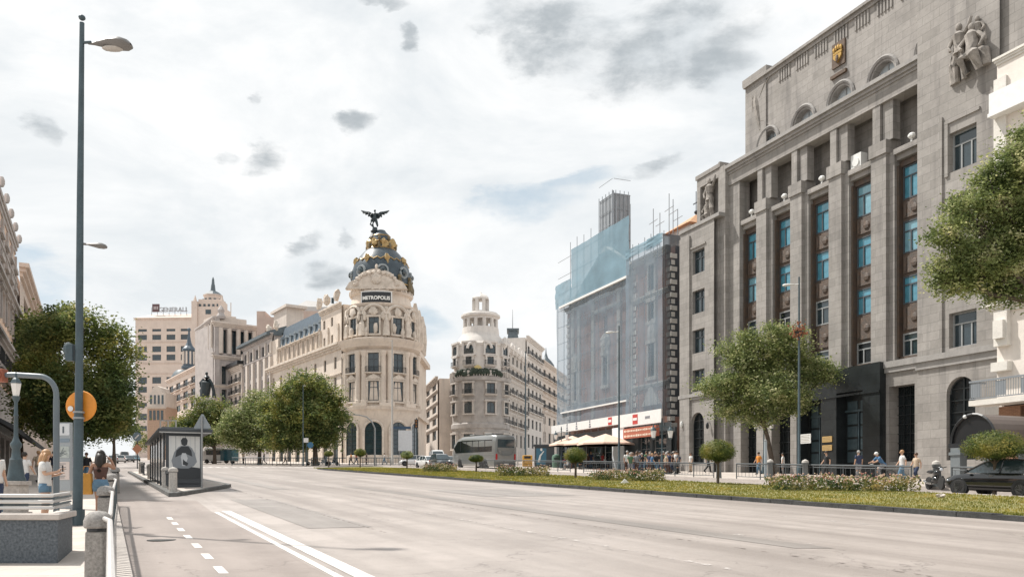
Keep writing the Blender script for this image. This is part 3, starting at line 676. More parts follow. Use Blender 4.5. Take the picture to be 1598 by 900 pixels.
# carved figures
def figure_relief(name, parent, cx_, y, z0, hh, seated=False, flip=1, mt=SCULPT, M=None):
    w = MB(); s = hh / 1.75
    def P(x, z, dy=0): return (cx_ + flip * x * s, y - dy * s, z0 + z * s)
    if not seated:
        w.tube([P(-.12, 0, .1), P(-.13, .45, .16), P(-.1, .88, .16)], [.09 * s, .1 * s, .13 * s], 7); w.tube([P(.14, 0, .1), P(.16, .45, .2), P(.1, .88, .16)], [.09 * s, .1 * s, .13 * s], 7)
        w.tube([P(0, .82, .15), P(0, 1.1, .16), P(0, 1.38, .16), P(0, 1.5, .16)], [.19 * s, .15 * s, .21 * s, .07 * s], 8)
        w.tube([P(-.2, 1.38, .16), P(-.34, 1.15, .2), P(-.22, .95, .28)], [.07 * s, .06 * s, .045 * s], 6); w.tube([P(.2, 1.38, .16), P(.36, 1.5, .2), P(.42, 1.74, .18)], [.07 * s, .06 * s, .045 * s], 6)
        zz = 1.62
        w.tube([P(-.28, .0, .05), P(-.3, .6, .1), P(-.25, 1.3, .06)], [.12 * s, .1 * s, .05 * s], 6)
    else:
        w.tube([P(-.05, 0, .2), P(-.2, .45, .4), P(.05, .55, .2)], [.1 * s, .14 * s, .18 * s], 7); w.tube([P(.35, 0, .2), P(.35, .42, .45), P(.1, .55, .2)], [.12 * s, .16 * s, .2 * s], 7)
        w.tube([P(.1, .45, .2), P(.1, .85, .2), P(.08, 1.15, .22), P(.06, 1.28, .24)], [.26 * s, .18 * s, .2 * s, .07 * s], 8)
        w.tube([P(-.1, 1.12, .2), P(-.3, .9, .3), P(-.1, .7, .45)], [.07 * s, .06 * s, .05 * s], 6); w.tube([P(.28, 1.12, .2), P(.5, .9, .2), P(.45, .6, .35)], [.08 * s, .07 * s, .05 * s], 6)
        w.tube([P(.5, .05, .1), P(.48, .5, .15), P(.3, .6, .15)], [.14 * s, .16 * s, .1 * s], 6); zz = 1.4
    w.ball(P(0 if not seated else .06, zz, .18), (.1 * s, .1 * s, .13 * s), 8, 6)
    return w
w1 = figure_relief('', None, U(1502), .05, h(1500, 128, 0), 3.4); w2 = figure_relief('', None, U(1521), -.05, h(1518, 118, 0), 3.3, True, 1)
w3 = figure_relief('', None, U(1528), .1, h(1518, 95, 0), 2.4, False, -1)
for q in (w2, w3): w1.add(q.v, q.f)
w1.build('carved_relief', SCULPT, O, smooth=True)
w = figure_relief('', None, U(1098), 1.0, zrel + .1, ztopL - zrel - .5); w4 = figure_relief('', None, U(1090), 1.05, zrel + .1, 2.2, True)
w.add(w4.v, w4.f); w.build('carved_relief', SCULPT, O, smooth=True)
# winged figures at the ends of the attic
for (cpx, cpy, fl) in ((1184, 200, 1), (1462, 10, -1)):
    w = MB(); c_ = au(cpx); zz = ah(cpx, cpy)
    w.tube([(c_ + fl * .3, DA - .02, zz - .3), (c_, DA - .06, zz + 1.0), (c_ - fl * .2, DA - .06, zz + 2.2), (c_ - fl * .3, DA - .02, zz + 2.9)], [.14, .26, .3, .16], 7)
    for j in range(4): w.tube([(c_ - fl * .1, DA - .02, zz + 2.3 - j * .2), (c_ - fl * (.7), DA - .02, zz + 3.0 - j * .3), (c_ - fl * .95 + fl * .1 * j, DA, zz + 2.1 - j * .65)], [.14, .17, .05], 5)
    w.tube([(c_ + fl * .2, DA - .02, zz + 2.5), (c_ + fl * .9, DA - .02, zz + 3.4), (c_ + fl * 1.7, DA, zz + 4.0)], [.12, .15, .05], 5); w.tube([(c_, DA - .02, zz + .6), (c_ + fl * .8, DA - .02, zz + .3), (c_ + fl * 1.2, DA, zz - .2)], [.13, .12, .05], 5)
    w.build('carved_relief', SCULPT, ao, smooth=True)
# small wall lamps
for (px_, py_) in ((1067.5, 662), (1108, 664)):
    w = MB(); w.ball((U(px_), -.28, h(px_, py_, 0)), (.14, .14, .3), 8, 6); w.box(U(px_) - .03, U(px_) + .03, -.28, 0, h(px_, py_, 0) + .25, h(px_, py_, 0) + .3); w.build('wall_lamp', PLAQ if px_ < 1100 else BLACK, O)

# ================================================================== WHITE BUILDING AT THE RIGHT EDGE
CREAMW = mat('stucco_white', (.72, .66, .60), .8, .07, .6, .15, streak=.85); CREAMG = mat('stone_trim_white', (.66, .63, .58), .8, .1, 1.5, .3)
BRICKR = mat('brick_brown', (.30, .17, .11), .9, .15, 1, .2, kind='brick', bw=.25, bh=.08, mortar=.01, mdark=1.3, bvar=.8)
x_off = Wd + .05
RW = thing('residential_building', 'white stuccoed building with grey balcony rail at the right edge beside the stone office building', 'building', (RF.A.x + RF.x.x * x_off, RF.A.y + RF.x.y * x_off, RF.base), RF.rz)
uu = lambda px: u(px) - x_off
L_ = 24; zt = h(1565, 130, 0); m = MB()
zb1 = h(1561, 622, 0); zk = h(1561, 500, 0)
ops = [(2.2 + 4.2 * i, 3.9 + 4.2 * i, zb1 + .1 + 4.0 * j, zb1 + 2.9 + 4.0 * j) for i in range(5) for j in range(5)]
wall(m, .25, L_, zb1, zt + 1, ops, -.6, .3); m.box(.25, L_, -.299, 12, zb1, zt + 1); m.box(0, .3, -.1, 12, -1, zt + 1)
m.build('wall', CREAMW, RW)
m = MB(); cornice(m, .1, L_, -.6, zk + .9, .45, .6, 0, True); m.box(.3, 1.1, -.95, -.6, zk - 1.6, zk + .3); m.box(.4, 1.0, -1.15, -.95, zk - 1.2, zk - .2); m.box(.2, 1.2, -1.05, -.6, zk - 3.0, zk - 2.5)
m.box(.15, .9, -.75, -.6, zk + 1, zt); cornice(m, .3, L_, -.6, zt + 1.2, .2, .4)
m.build('cornice', CREAMG, RW)
m = MB(); wall(m, .2, L_, -1, zb1 - .5, [(1.5 + 5 * i, 4.5 + 5 * i, -1, 3.1) for i in range(4)], -.4, .5); m.box(.2, L_, .11, 10, -1, zb1 - .45); m.build('ground_floor_wall', BRICKR, RW)
for i in range(4):
    w = MB(); w.box(1.5 + 5 * i, 4.5 + 5 * i, .05, .1, -1, 3.1); w.build('shopfront', GLASS, RW)
winrow(RW, ops[:15], -.6, .3, 'cross', WHITE)
GREYR = pm('balcony_grey', (.22, .24, .26), .5)
m = MB(); m.box(-.5, 14, -1.9, -.55, zb1 - .45, zb1 - .15); m.build('balcony_slab', CREAMG, RW)
m = MB(); m.box(-.5, 14, -1.88, -1.8, zb1 + .85, zb1 + .95); m.box(-.5, 14, -1.86, -1.82, zb1 - .1, zb1 - .04); m.box(-.5, -.42, -1.8, -.6, zb1 + .85, zb1 + .95)
for i in range(100): x = -.45 + i * .145; m.box(x - .012, x + .012, -1.85, -1.83, zb1 - .04, zb1 + .85)
for i in range(10): x = -.1 + 1.5 * i; m.box(x - .3, x + .3, -1.84, -1.82, zb1, zb1 + .8)
m.build('balcony_rail', GREYR, RW)
zb2 = h(1575, 178, 0); m = MB(); m.box(.2, 8, -1.3, -.61, zb2 - .3, zb2 - .1); m.box(.25, 8, -1.25, -1.15, zb2 - .1, zb2 + 1.0); m.box(.25, .35, -1.15, -.61, zb2 - .1, zb2 + 1.0); m.build('balcony', WHITE, RW)

# arched entrance canopy standing on the pavement
zf = -6.2; ca, cb_ = u(1487, zf), u(1557, zf); CA = thing('arched_canopy', 'dark arched entrance canopy on grey posts behind the rightmost clipped ball tree', 'canopy', (0, 0, 0), 0)
org = RF.A + RF.x * ca + RF.n * zf; CA.location = (org.x, org.y, gz(org.y)); CA.rotation_euler.z = RF.rz
hb = RF.h(1487, 692, zf) + RF.base - gz(org.y); ht = RF.h(1520, 646, zf) + RF.base - gz(org.y); wC = cb_ - ca; rise = ht - hb
m = MB(); n = 14
for k in range(n):
    t0, t1 = math.pi * k / n, math.pi * (k + 1) / n
    p0, p1 = (wC / 2 - wC / 2 * math.cos(t0), hb + rise * math.sin(t0)), (wC / 2 - wC / 2 * math.cos(t1), hb + rise * math.sin(t1))
    m.add([(p0[0], -.1, p0[1]), (p1[0], -.1, p1[1]), (p1[0], 5.6, p1[1]), (p0[0], 5.6, p0[1])], [(0, 1, 2, 3)])
    m.add([(p0[0], -.1, p0[1] - .07), (p1[0], -.1, p1[1] - .07), (p1[0], 5.6, p1[1] - .07), (p0[0], 5.6, p0[1] - .07)], [(3, 2, 1, 0)])
m.build('barrel_roof', pm('canopy_brown_grey', (.13, .105, .095), .4), CA, smooth=True)
m = MB(); m.prism([(wC / 2 - wC / 2 * math.cos(math.pi * k / n), hb + rise * math.sin(math.pi * k / n)) for k in range(n + 1)], -.06, -.02); m.build('fanlight', pm('fanlight_dark', (.015, .016, .018), .35), CA)
m = MB(); m.tube([(wC / 2 - (wC / 2) * math.cos(math.pi * k / n), -.12, hb + rise * math.sin(math.pi * k / n)) for k in range(n + 1)], .07, 5); m.box(-.1, wC + .1, -.2, -.02, hb - .22, hb)
m.build('fascia', BLACK, CA)
for xx, yy in ((.3, 0), (wC - .3, 0), (.3, 5), (wC - .3, 5)):
    m = MB(); m.box(xx - .28, xx + .28, yy - .2, yy + .3, -.1, hb - .23); m.box(xx - .34, xx + .34, yy - .26, yy + .36, hb - .6, hb - .45); m.build('post', pm('canopy_post_grey', (.16, .18, .19), .6), CA)
m = MB(); m.ball((wC * .33, -.15, ht - .1), .1, 8, 6); m.build('globe_lamp', PLAQ, CA)
# ================================================================== CHURCH WRAPPED IN SCAFFOLD NETTING
BRICK = mat('brick_red', (.40, .23, .18), .9, .12, .8, .2, kind='brick', bw=.3, bh=.1, mortar=.01, mdark=1.15, bvar=.85)
QUOIN = mat('stone_pale_trim', (.60, .57, .53), .85, .1, 1.2, .3)
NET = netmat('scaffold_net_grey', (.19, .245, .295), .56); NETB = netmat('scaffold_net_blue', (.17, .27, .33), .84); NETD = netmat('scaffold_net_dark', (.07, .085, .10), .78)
POLE = pm('scaffold_pole', (.30, .32, .34), .5, metal=.4)
CF = Fac(868, 61100 / (868 - 270), 270, 1060)
CO = CF.root('church', 'tall red brick church front wrapped in grey and blue scaffold netting', 'church')
u, h = CF.u, CF.h
U = lambda p: u(p); H = lambda p, q: h(p, q)
xs0, xs1, xt0, xt1 = U(875), U(983), U(983), U(1041); hc = H(875, 482); ht = H(1012, 383); yb = .9
m = MB()
bo = [(U(887) - .35, U(887) + .45, H(887, 625), H(887, 580)), (U(934) - .5, U(934) + .5, H(934, 600), H(934, 553))]
wall(m, xs0, xs1, -3, hc, [(*o, 0) for o in bo] + [(U(934) - .4, U(934) + .4, H(934, 520), H(934, 492), 0)], yb, .5)
m.box(xs0, xs1, yb + .51, 12, -3, hc - .1)
tw = [(U(1012) - .55, U(1012) + .55, H(1012, 587), H(1012, 535)), (U(1012) - .5, U(1012) + .5, H(1012, 500), H(1012, 470)), (U(1012) - .5, U(1012) + .5, H(1012, 453), H(1012, 412))]
wall(m, xt0, xt1, -3, ht - .8, tw, .4, .5); m.box(xt0, xt1, .91, 12, -3, ht - .8)
m.build('wall', BRICK, CO)
m = MB()
def surround(o, y, w=.28):
    a, b, c, d = o[:4]; m.box(a - w, a, y - .12, y + .1, c, d); m.box(b, b + w, y - .12, y + .1, c, d); m.box(a - w - .1, b + w + .1, y - .2, y + .1, d + .003, d + .4); m.box(a - w - .1, b + w + .1, y - .22, y + .1, c - .35, c - .003)
for o in bo: surround(o, yb)
for o in tw: surround(o, .4)
m.ball((U(1012), .4, H(1012, 516)), (.9, .25, 1.2), 8, 6, 0, .15); m.ball((U(887), .85, H(887, 565)), (.7, .25, 1.1), 8, 6, 0, .15); m.ball((U(934), .8, H(934, 537)), (1.0, .3, 1.3), 8, 6, 0, .2)
m.build('window_surround', QUOIN, CO)
m = MB()
z = -1; k = 0
while z < ht - 2:
    for (xq, y_) in ((xt0 + .25, .36), (xt1 - .25, .36), (xs0 + .35, yb - .05)):
        if xq < xt0 and z > hc - 1: continue
        w = .42 if k % 2 else .26; m.box(xq - w, xq + w, y_ - .04, y_ + .1, z, z + .44)
    m.box(xt1 + .001, xt1 + .05, .45, 1.1 if k % 2 else .85, z, z + .44)
    z += .62; k += 1
m.build('quoin', QUOIN, CO)
m = MB()
for (a, b, y_, z, pr, hg) in ((xs0, xs1, yb, hc, .5, .55), (xs0, xs1, yb, H(880, 660), .35, .5), (xt0, xt1, .4, ht - .8, .5, .6), (xt0, xt1, .4, H(1000, 462), .3, .5), (xt0, xt1, .4, H(1000, 600), .3, .45), (xs0, xs1, yb, H(880, 632), .2, .3)): cornice(m, a, b, y_, z, pr, hg, 0, False)
for xp in (xs0 + 1.6, xs0 + 3.2, U(915), U(955), xs1 - 1.0): m.box(xp - .35, xp + .35, yb - .14, yb + .05, H(880, 658), hc - .6)
m.box(U(915) + .4, U(955) - .4, yb - .1, yb, H(934, 483) , H(934, 483) + .45)
# pediment
pc = (U(893) + U(983)) / 2; m.prism([(U(889), hc + 1.2), (U(981), hc + 1.2), (U(934), H(934, 383))], yb - .2, yb + .6); m.box(U(878), U(983), yb - .1, yb + 1, hc + .002, hc + 1.19)
m.prism([(U(1012) - 1.7, H(1012, 632)), (U(1012) + 1.7, H(1012, 632)), (U(1012), H(1012, 598))], .22, .42)
m.build('cornice', QUOIN, CO)
winrow(CO, bo, yb, .3, 'grid'); winrow(CO, tw, .4, .3, 'grid')
# scaffold: nets and poles
S = thing('scaffold', 'pole scaffold with grey and blue netting hung over the whole church front', 'scaffold', CO.location, CF.rz)
def sheet_net(name, x0, x1, z0, z1, y, mt, z1b=None, n=14):
    w = MB(); rdn = random.Random(int(abs(x0 * 37) + z1 * 11)); z1b = z1 if z1b is None else z1b; k = 10
    for i in range(n + 1):
        for j in range(k + 1):
            fx = i / n; zt_ = z1 + (z1b - z1) * fx; w.v.append((x0 + (x1 - x0) * fx, y + rdn.uniform(-.06, .06), z0 + (zt_ - z0) * j / k))
    for i in range(n):
        for j in range(k): w.f.append((i * (k + 1) + j, (i + 1) * (k + 1) + j, (i + 1) * (k + 1) + j + 1, i * (k + 1) + j + 1)); w.m.append(0)
    return w.build(name, mt, S, smooth='full', recalc=False)
nb = H(900, 668)
sheet_net('net', U(870), xs1, nb, hc + .05, -.1, NET); sheet_net('net', xt0, xt1, H(1000, 655), ht - .6, -.5, NET)
zA, zB = H(893, 389), H(985, 336)
sheet_net('net', U(868), U(893), hc + .1, H(868, 447), -.12, NETB); sheet_net('net', U(893), xs1, hc + .1, (zA + zB) / 2, -.12, NETB)
sheet_net('net', xt0, xt1, ht - .6, ht + .3, -.52, NETB); sheet_net('net', U(989), U(1010), ht + .3, ht + 1.5, 1.5, NETB)
# right return of the tower and its dark net
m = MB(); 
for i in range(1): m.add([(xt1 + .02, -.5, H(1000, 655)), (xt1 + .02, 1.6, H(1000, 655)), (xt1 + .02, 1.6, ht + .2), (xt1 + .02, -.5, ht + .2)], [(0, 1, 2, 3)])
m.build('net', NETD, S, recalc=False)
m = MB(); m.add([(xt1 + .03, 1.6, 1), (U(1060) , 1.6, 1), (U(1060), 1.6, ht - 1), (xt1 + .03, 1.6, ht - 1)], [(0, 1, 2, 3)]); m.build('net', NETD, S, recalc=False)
m = MB(); rdn = random.Random(5)
for i in range(11):
    x = U(870) + (xs1 - U(870)) * i / 10; zt_ = hc if i < 2 else (zA + zB) / 2
    m.cyl((x, .05, 3.0), (x, .05, zt_ + rdn.uniform(.1, 1.3)), .035, n=5)
for z in [3 + 2 * k for k in range(13)]: m.cyl((U(870), .08, z), (xs1 if z < hc else xs1, .08, z), .03, n=4) if z < (zA + zB) / 2 else None
for i in range(7):
    x = xt0 + (xt1 - xt0) * i / 6; m.cyl((x, -.35, 3.4), (x, -.35, ht + rdn.uniform(.3, 1.2)), .035, n=5)
for x, z in ((U(993), 4.6), (U(1003), 3.8), (U(1017), 5.2), (U(1023), 4.4), (U(1030), 3.2)):
    m.cyl((x, 2, ht - 1), (x, 2, ht + z), .04, n=5); m.cyl((x - .8, 2, ht + z * .7), (x + .8, 2, ht + z * .72), .03, n=4)
for x, z in ((U(925), 3.5), (U(915), 2.5)): m.cyl((x, 3, zA), (x, 3, zA + z + 1), .04, n=5); m.cyl((x - .6, 3, zA + z * .5), (x + .6, 3, zA + z * .5), .03, n=4)
m.build('pole', POLE, S)
m = MB(); m.box(U(876), xs1, -.35, -.12, hc - .05, hc + .18); m.build('white_board', WHITE, S)
m = MB(); m.box(U(878), xs1, -.3, -.12, H(880, 645), H(880, 643)); m.build('white_board', WHITE, S)
# boxed tower behind, with sheet cladding
TB = pm('tower_sheeting', (.30, .32, .34), .7, var=.15, scale=1)
t0 = 3.0; xa, xb = u(957, t0), u(983, t0); za, zb = h(957, 395, t0), h(957, 300.5, t0)
dl = xa - u(936, t0)
xf0 = u(936, t0); D_ = 1.0
while u(983, t0 + D_) > xa and D_ < 30: D_ += .1
m = MB(); m.box(xf0, xa, t0, t0 + D_, za - 6, zb); m.build('bell_tower', TB, CO); m = MB()
for i in range(5): x = xf0 + (xa - xf0) * i / 4; m.cyl((x, t0 - .1, za - 5), (x, t0 - .1, zb + .3), .045, n=5)
for k in range(6): m.cyl((xf0, t0 - .1, za + k * 1.7), (xa, t0 - .1, za + k * 1.7), .03, n=4); m.cyl((xa + .1, t0, za + k * 1.7), (xa + .1, t0 + D_, za + k * 1.7), .03, n=4)
for i in range(4): y_ = t0 + D_ * (i + .5) / 4; m.cyl((xa + .1, y_, za - 5), (xa + .1, y_, zb + .3), .045, n=5)
m.cyl((xa + .02, t0 - .05, za - 5), (xa + .02, t0 - .05, zb + .2), .13, n=6)
m.build('tower_scaffold', POLE, CO)
# small tiled belfry roof on the right
q = 2.5; xr0, xr1 = u(1033, q), u(1076, q); zr = h(1055, 356, q); zp = h(1055, 334, q); m = MB(); cx_ = (xr0 + xr1) / 2; w2 = (xr1 - xr0) / 2
m.add([(xr0, q, zr), (xr1, q, zr), (xr1, q + 2 * w2, zr), (xr0, q + 2 * w2, zr), (cx_, q + w2, zp + .3)], [(0, 1, 4), (1, 2, 4), (2, 3, 4), (3, 0, 4), (3, 2, 1, 0)])
bf = m.build('belfry_roof', mat('terracotta_tiles', (.52, .30, .17), .8, .2, 3, .5), CO)
m = MB(); m.box(xr0 + .7, xr1 - .7, q + .5, q + 2 * w2 - .5, ht - 3, zr - .01); m.build('belfry', QUOIN, CO)
m = MB(); m.cyl((cx_, q + w2, zp), (cx_, q + w2, zp + 2.6), .04, n=5); m.box(cx_ - .5, cx_ + .5, q + w2 - .02, q + w2 + .02, zp + 1.4, zp + 1.5); m.ball((cx_, q + w2, zp + .5), .2, 6, 5); m.build('weather_vane', BLACK, bf)
# hoarding banner with its marks, shop front under it
RED = pm('sign_red', (.50, .06, .05), .5); 
m = MB(); z0, z1 = H(878, 676), H(878, 664); m.box(U(872), xs1 - .05, -1.0, -.85, z0, z1); m.box(xt0, U(1050), -1.3, -1.15, H(1012, 664), H(1012, 644)); bn = m.build('hoarding_banner', WHITE, S)
for px_, s in ((965, .4), (1009, .48)):
    m = MB(); y_ = -1.02 if px_ < 983 else -1.32; zc_ = (z0 + z1) / 2 if px_ < 983 else H(1012, 654); x = U(px_); m.box(x - s, x + s, y_, y_ + .015, zc_ - s, zc_ + s); m.build('logo', RED, bn); m = MB()
    m.box(x - s * .8, x + s * .8, y_ - .02, y_ - .005, zc_ - .12, zc_ + .14); m.build('logo_band', WHITE, bn)
m = MB()
for px_ in (897, 912, 933):
    x = U(px_); zc_ = (z0 + z1) / 2 + .0; 
    for q_ in range(3): m.box(x - .22 + .05 * q_, x + .25 - .07 * q_, -1.02, -1.005, zc_ - .35 + .25 * q_, zc_ - .2 + .25 * q_)
    m.ball((x, -1.0, zc_ + .4), (.13, .02, .13), 8, 4)
for i in range(5): x = U(1025) + i * .18; m.box(x, x + .1, -1.32, -1.305, H(1012, 654) - .1, H(1012, 654) + .15)
m.build('banner_mark', pm('mark_grey', (.16, .17, .2), .6), bn)
m = MB(); wall(m, U(872), U(1052), -3, H(1000, 664) - .01, [(U(a), U(b), -2, 2.9) for a, b in ((876, 893), (896, 913), (917, 940), (944, 967), (1000, 1018), (1022, 1044))], -.3, .4)
m.box(U(872), U(1052), .11, .3, -3, 3.3); m.build('ground_floor_wall', pm('shop_dark_grey', (.06, .07, .075), .6), CO)
m = MB(); m.box(U(971), U(989), -1.2, -1.1, -1.5, H(980, 667) - .02); m.build('white_panel', pm('panel_grey_white', (.72, .75, .77), .6), S)
for a, b in ((876, 893), (896, 913), (917, 940), (944, 967), (1000, 1018), (1022, 1044)): window(CO, (U(a) + U(b)) / 2, .06, -1.5, U(b) - U(a), 4.3, 'grid', pm('shop_frame', (.20, .20, .20), .5), GLASS, name='shop_window')
m = MB(); m.box(U(994), U(1046), -1.6, -1.2, H(1015, 683), H(1015, 667) - .02); sgn = m.build('shop_sign', pm('sign_terracotta', (.40, .12, .07), .6), CO)
m = MB(); zz = (H(1015, 683) + H(1015, 667)) / 2; rdn = random.Random(2); x = U(996)
while x < U(1044):
    w = rdn.uniform(.12, .3); hh = rdn.uniform(.12, .22)
    for r_ in (-.28, .22): m.box(x, x + w, -1.62, -1.601, zz + r_ - hh / 2, zz + r_ + hh / 2)
    x += w + .1
m.build('sign_lettering', pm('sign_cream', (.75, .62, .5), .6), sgn)

# ================================================================== CORNER BUILDING WITH THE DOME (round corner, long wing)
CREAM = mat('stone_cream', (.69, .60, .51), .8, .10, .35, .2, streak=.78, col2=(.55, .47, .40)); CREAM2 = mat('stone_cream_trim', (.67, .59, .51), .8, .16, 1.2, .4, col2=(.42, .36, .30))
SLATE = mat('dome_slate', (.045, .065, .08), .4, .3, 1.2, .3, col2=(.02, .03, .04)); GOLD = pm('gilding', (.42, .29, .13), .35, metal=.6, var=.2); DARKB = mat('bronze_dark', (.022, .035, .04), .45, .25, 2)
ZM = 150.0; PX = ZM / F; MX = (595 - CX) / F * ZM; mb = gz(ZM)
MT = thing('corner_building', 'cream stone round-cornered building with black and gold dome, winged statue and rooftop name board', 'building', (MX, ZM, mb))
hh = lambda y: CH + (HY - y) * PX - mb
rr = lambda px: px * PX
Rb = rr(50)
body = MB()
prof = [(Rb + .9, -3), (Rb + .9, hh(712)), (Rb + .6, hh(711)), (Rb + .6, hh(655)), (Rb + .9, hh(648)), (Rb + 1.0, hh(645)), (Rb + 1.3, hh(643)), (Rb + 1.4, hh(639)), (Rb + .5, hh(637)), (Rb + .4, hh(557)), (Rb + .5, hh(553)), (Rb + 1.2, hh(549)), (Rb + 1.3, hh(546)), (Rb + 1.7, hh(543)), (Rb + 1.9, hh(538)), (Rb + 1.0, hh(536)), (Rb + .1, hh(534)), (Rb + .0, hh(488)), (Rb + .3, hh(486)), (Rb + .4, hh(483)), (Rb - .3, hh(482)), (Rb - .6, hh(468)), (Rb - .2, hh(466)), (Rb - .1, hh(463)), (Rb - .8, hh(462)), (Rb - 1.0, hh(450)), (0, hh(450))]
body.lathe(prof, 48); body.build('wall', CREAM, MT, smooth=True)
def polar(r, a): return (r * math.sin(R(a)), -r * math.cos(R(a)))       # angle 0 faces the viewer
ANG = [-82, -43, -3, 36, 74]
def radial(obj, r, a, z): x, y = polar(r, a); obj.location = (x, y, z); obj.rotation_euler.z = R(a); return obj
# arches of the ground floor
for a in ANG:
    o = window(MT, 0, 0, 0, 3.0, hh(652) - hh(712), 'grid', DARKB, GLASS, True, 'arched_window'); radial(o, Rb + .66, a, 0.1)
    w = MB(); w.tube([(-1.7 * math.cos(math.pi * k / 10), 0, hh(652) - hh(712) - 1.5 + 1.7 * math.sin(math.pi * k / 10)) for k in range(11)], .22, 5); w.box(-1.9, -1.5, -.2, .2, 0, hh(652) - hh(712) - 1.5); w.box(1.5, 1.9, -.2, .2, 0, hh(652) - hh(712) - 1.5)
    radial(w.build('arch_moulding', CREAM2, MT), Rb + .62, a, .1)
def case(a, z0, z1, w, ped=True, r=Rb + .45, pane_style='cross'):
    o = window(MT, 0, 0, 0, w, z1 - z0, pane_style, FRAME, GLASS); radial(o, r, a, z0)
    key = ('case', round(w, 2), round(z1 - z0, 2), ped)
    if key not in WIN:
        q = MB(); H_ = z1 - z0; q.box(-w / 2 - .3, -w / 2, -.3, .25, -.1, H_); q.box(w / 2, w / 2 + .3, -.3, .25, -.1, H_); q.box(-w / 2 - .4, w / 2 + .4, -.35, .25, H_ + .003, H_ + .35); q.box(-w / 2 - .4, w / 2 + .4, -.4, .25, -.4, -.103)
        if ped: q.prism([(-w / 2 - .6, H_ + .36), (w / 2 + .6, H_ + .36), (w / 4, H_ + 1.0), (-w / 4, H_ + 1.0)], -.45, .1); q.ball((0, -.3, H_ + .9), (.4, .25, .4), 6, 5, 0, .2)
        WIN[key] = q.data('window_surround', CREAM2)
    s_ = bpy.data.objects.new('window_surround', WIN[key]); C.objects.link(s_); s_.parent = MT; radial(s_, r, a, z0)
for a in ANG:
    case(a, hh(630), hh(601), 1.9); case(a, hh(587), hh(559), 1.9, False)
    b = balcony(MT, 0, 0, 0, 2.7, .7, BLACK, CREAM2); radial(b, Rb + .35, a, hh(587) - .1)
for a in (-82, -43, -3, 36, 74):
    case(a, hh(529), hh(505), 1.8, False, Rb + .15)
    w = MB(); w.tube([(-1.9 * math.cos(math.pi * k / 8), -.2, 1.6 * math.sin(math.pi * k / 8)) for k in range(9)], [.3] * 9, 5); w.ball((0, -.4, .5), (.8, .35, .8), 8, 5, 0, .25); w.ball((-1.6, -.3, -.3), (.35, .3, .8), 6, 5, 0, .2); w.ball((1.6, -.3, -.3), (.35, .3, .8), 6, 5, 0, .2)
    radial(w.build('arched_pediment', CREAM2, MT, smooth=True), Rb + .1, a, hh(501))
# paired columns
COLM = None
for a in (-96, -67, -58, -28, -18, 12, 22, 51, 60, 88, 97):
    if COLM is None:
        w = MB(); zc0, zc1 = hh(634), hh(556); w.lathe([(.62, 0), (.62, .5), (.48, .6), (.5, 1), (.42, zc1 - zc0 - 1), (.45, zc1 - zc0 - .9), (.66, zc1 - zc0 - .3), (.7, zc1 - zc0)], 10); w.box(-.7, .7, -.7, .9, -.6, 0); COLM = w.data('column', CREAM, 'auto')
    o = bpy.data.objects.new('column', COLM); C.objects.link(o); o.parent = MT; radial(o, Rb + .75, a, hh(634))
# attic sculpture ring, crown, name board
w = MB(); rdn = random.Random(9)
for a in range(-105, 110, 15):
    x, y = polar(Rb + .5, a); w.ball((x, y, hh(527) if a % 30 else hh(522)), (.4, .4, .9), 6, 5, 0, .25)
for a in (-62, -23, 17, 55): 
    x, y = polar(Rb + .5, a); w.tube([(x, y, hh(533)), (x, y, hh(515)), (x * .97, y * .97, hh(497))], [.7, .5, .4], 6); w.ball((x, y, hh(493)), (.35, .35, .5), 6, 5)
w.build('sculpture_group', CREAM2, MT, smooth=True)
w = MB()
for k in range(16):
    a = -100 + k * 13.3
    x, y = polar(Rb - .3, a); w.ball((x, y, hh(462)), (.3, .3, .5), 6, 5, 0, .15)
w.build('urn', CREAM2, MT)
def curved_plate(r, a0, a1, z0, z1, th, n=14):
    w = MB()
    for i in range(n):
        A0, A1 = a0 + (a1 - a0) * i / n, a0 + (a1 - a0) * (i + 1) / n; p = [polar(r, A0), polar(r, A1), polar(r - th, A1), polar(r - th, A0)]
        w.slab(p, z0, z1)
    return w
RS = Rb - .05
bd = curved_plate(RS + .25, -25, 25, hh(484), hh(467), .25).build('name_board', BLACK, MT)
curved_plate(RS + .2, -27.5, 27.5, hh(485.5), hh(465.5), .3).build('board_frame', WHITE, MT)
tm = text_mesh('METROPOLIS', .84, .03, [pm('letter_white', (.85, .84, .80), .5)], bold=.03)
for v in tm.vertices:
    a = v.co.x / (RS + .3); r_ = RS + .30 - v.co.y; v.co = Vector((r_ * math.sin(a), -r_ * math.cos(a), v.co.z))
lt = bpy.data.objects.new('lettering', tm); C.objects.link(lt); lt.parent = bd; lt.location = (0, 0, hh(478.5))
xm = max(v.co.x for v in tm.vertices); 
# shield pediment above the board
w = MB(); w.prism([(-5.4, hh(462)), (5.4, hh(462)), (4.7, hh(452)), (3.4, hh(447)), (2.6, hh(438)), (1.2, hh(433)), (0, hh(431)), (-1.2, hh(433)), (-2.6, hh(438)), (-3.4, hh(447)), (-4.7, hh(452))], -Rb + .2, -Rb + 1.4)
for k in range(14): a = math.pi * k / 13; w.ball((-3.6 * math.cos(a), -Rb + .1, hh(455) + 2.1 * math.sin(a)), (.42, .25, .35), 6, 4, 0, .25)
w.ball((0, -Rb + .1, hh(446)), (.9, .35, 1.0), 8, 6, 0, .15); w.ball((0, -Rb + .6, hh(428)), (.3, .3, .5), 6, 5)
w.build('crest', CREAM2, MT)
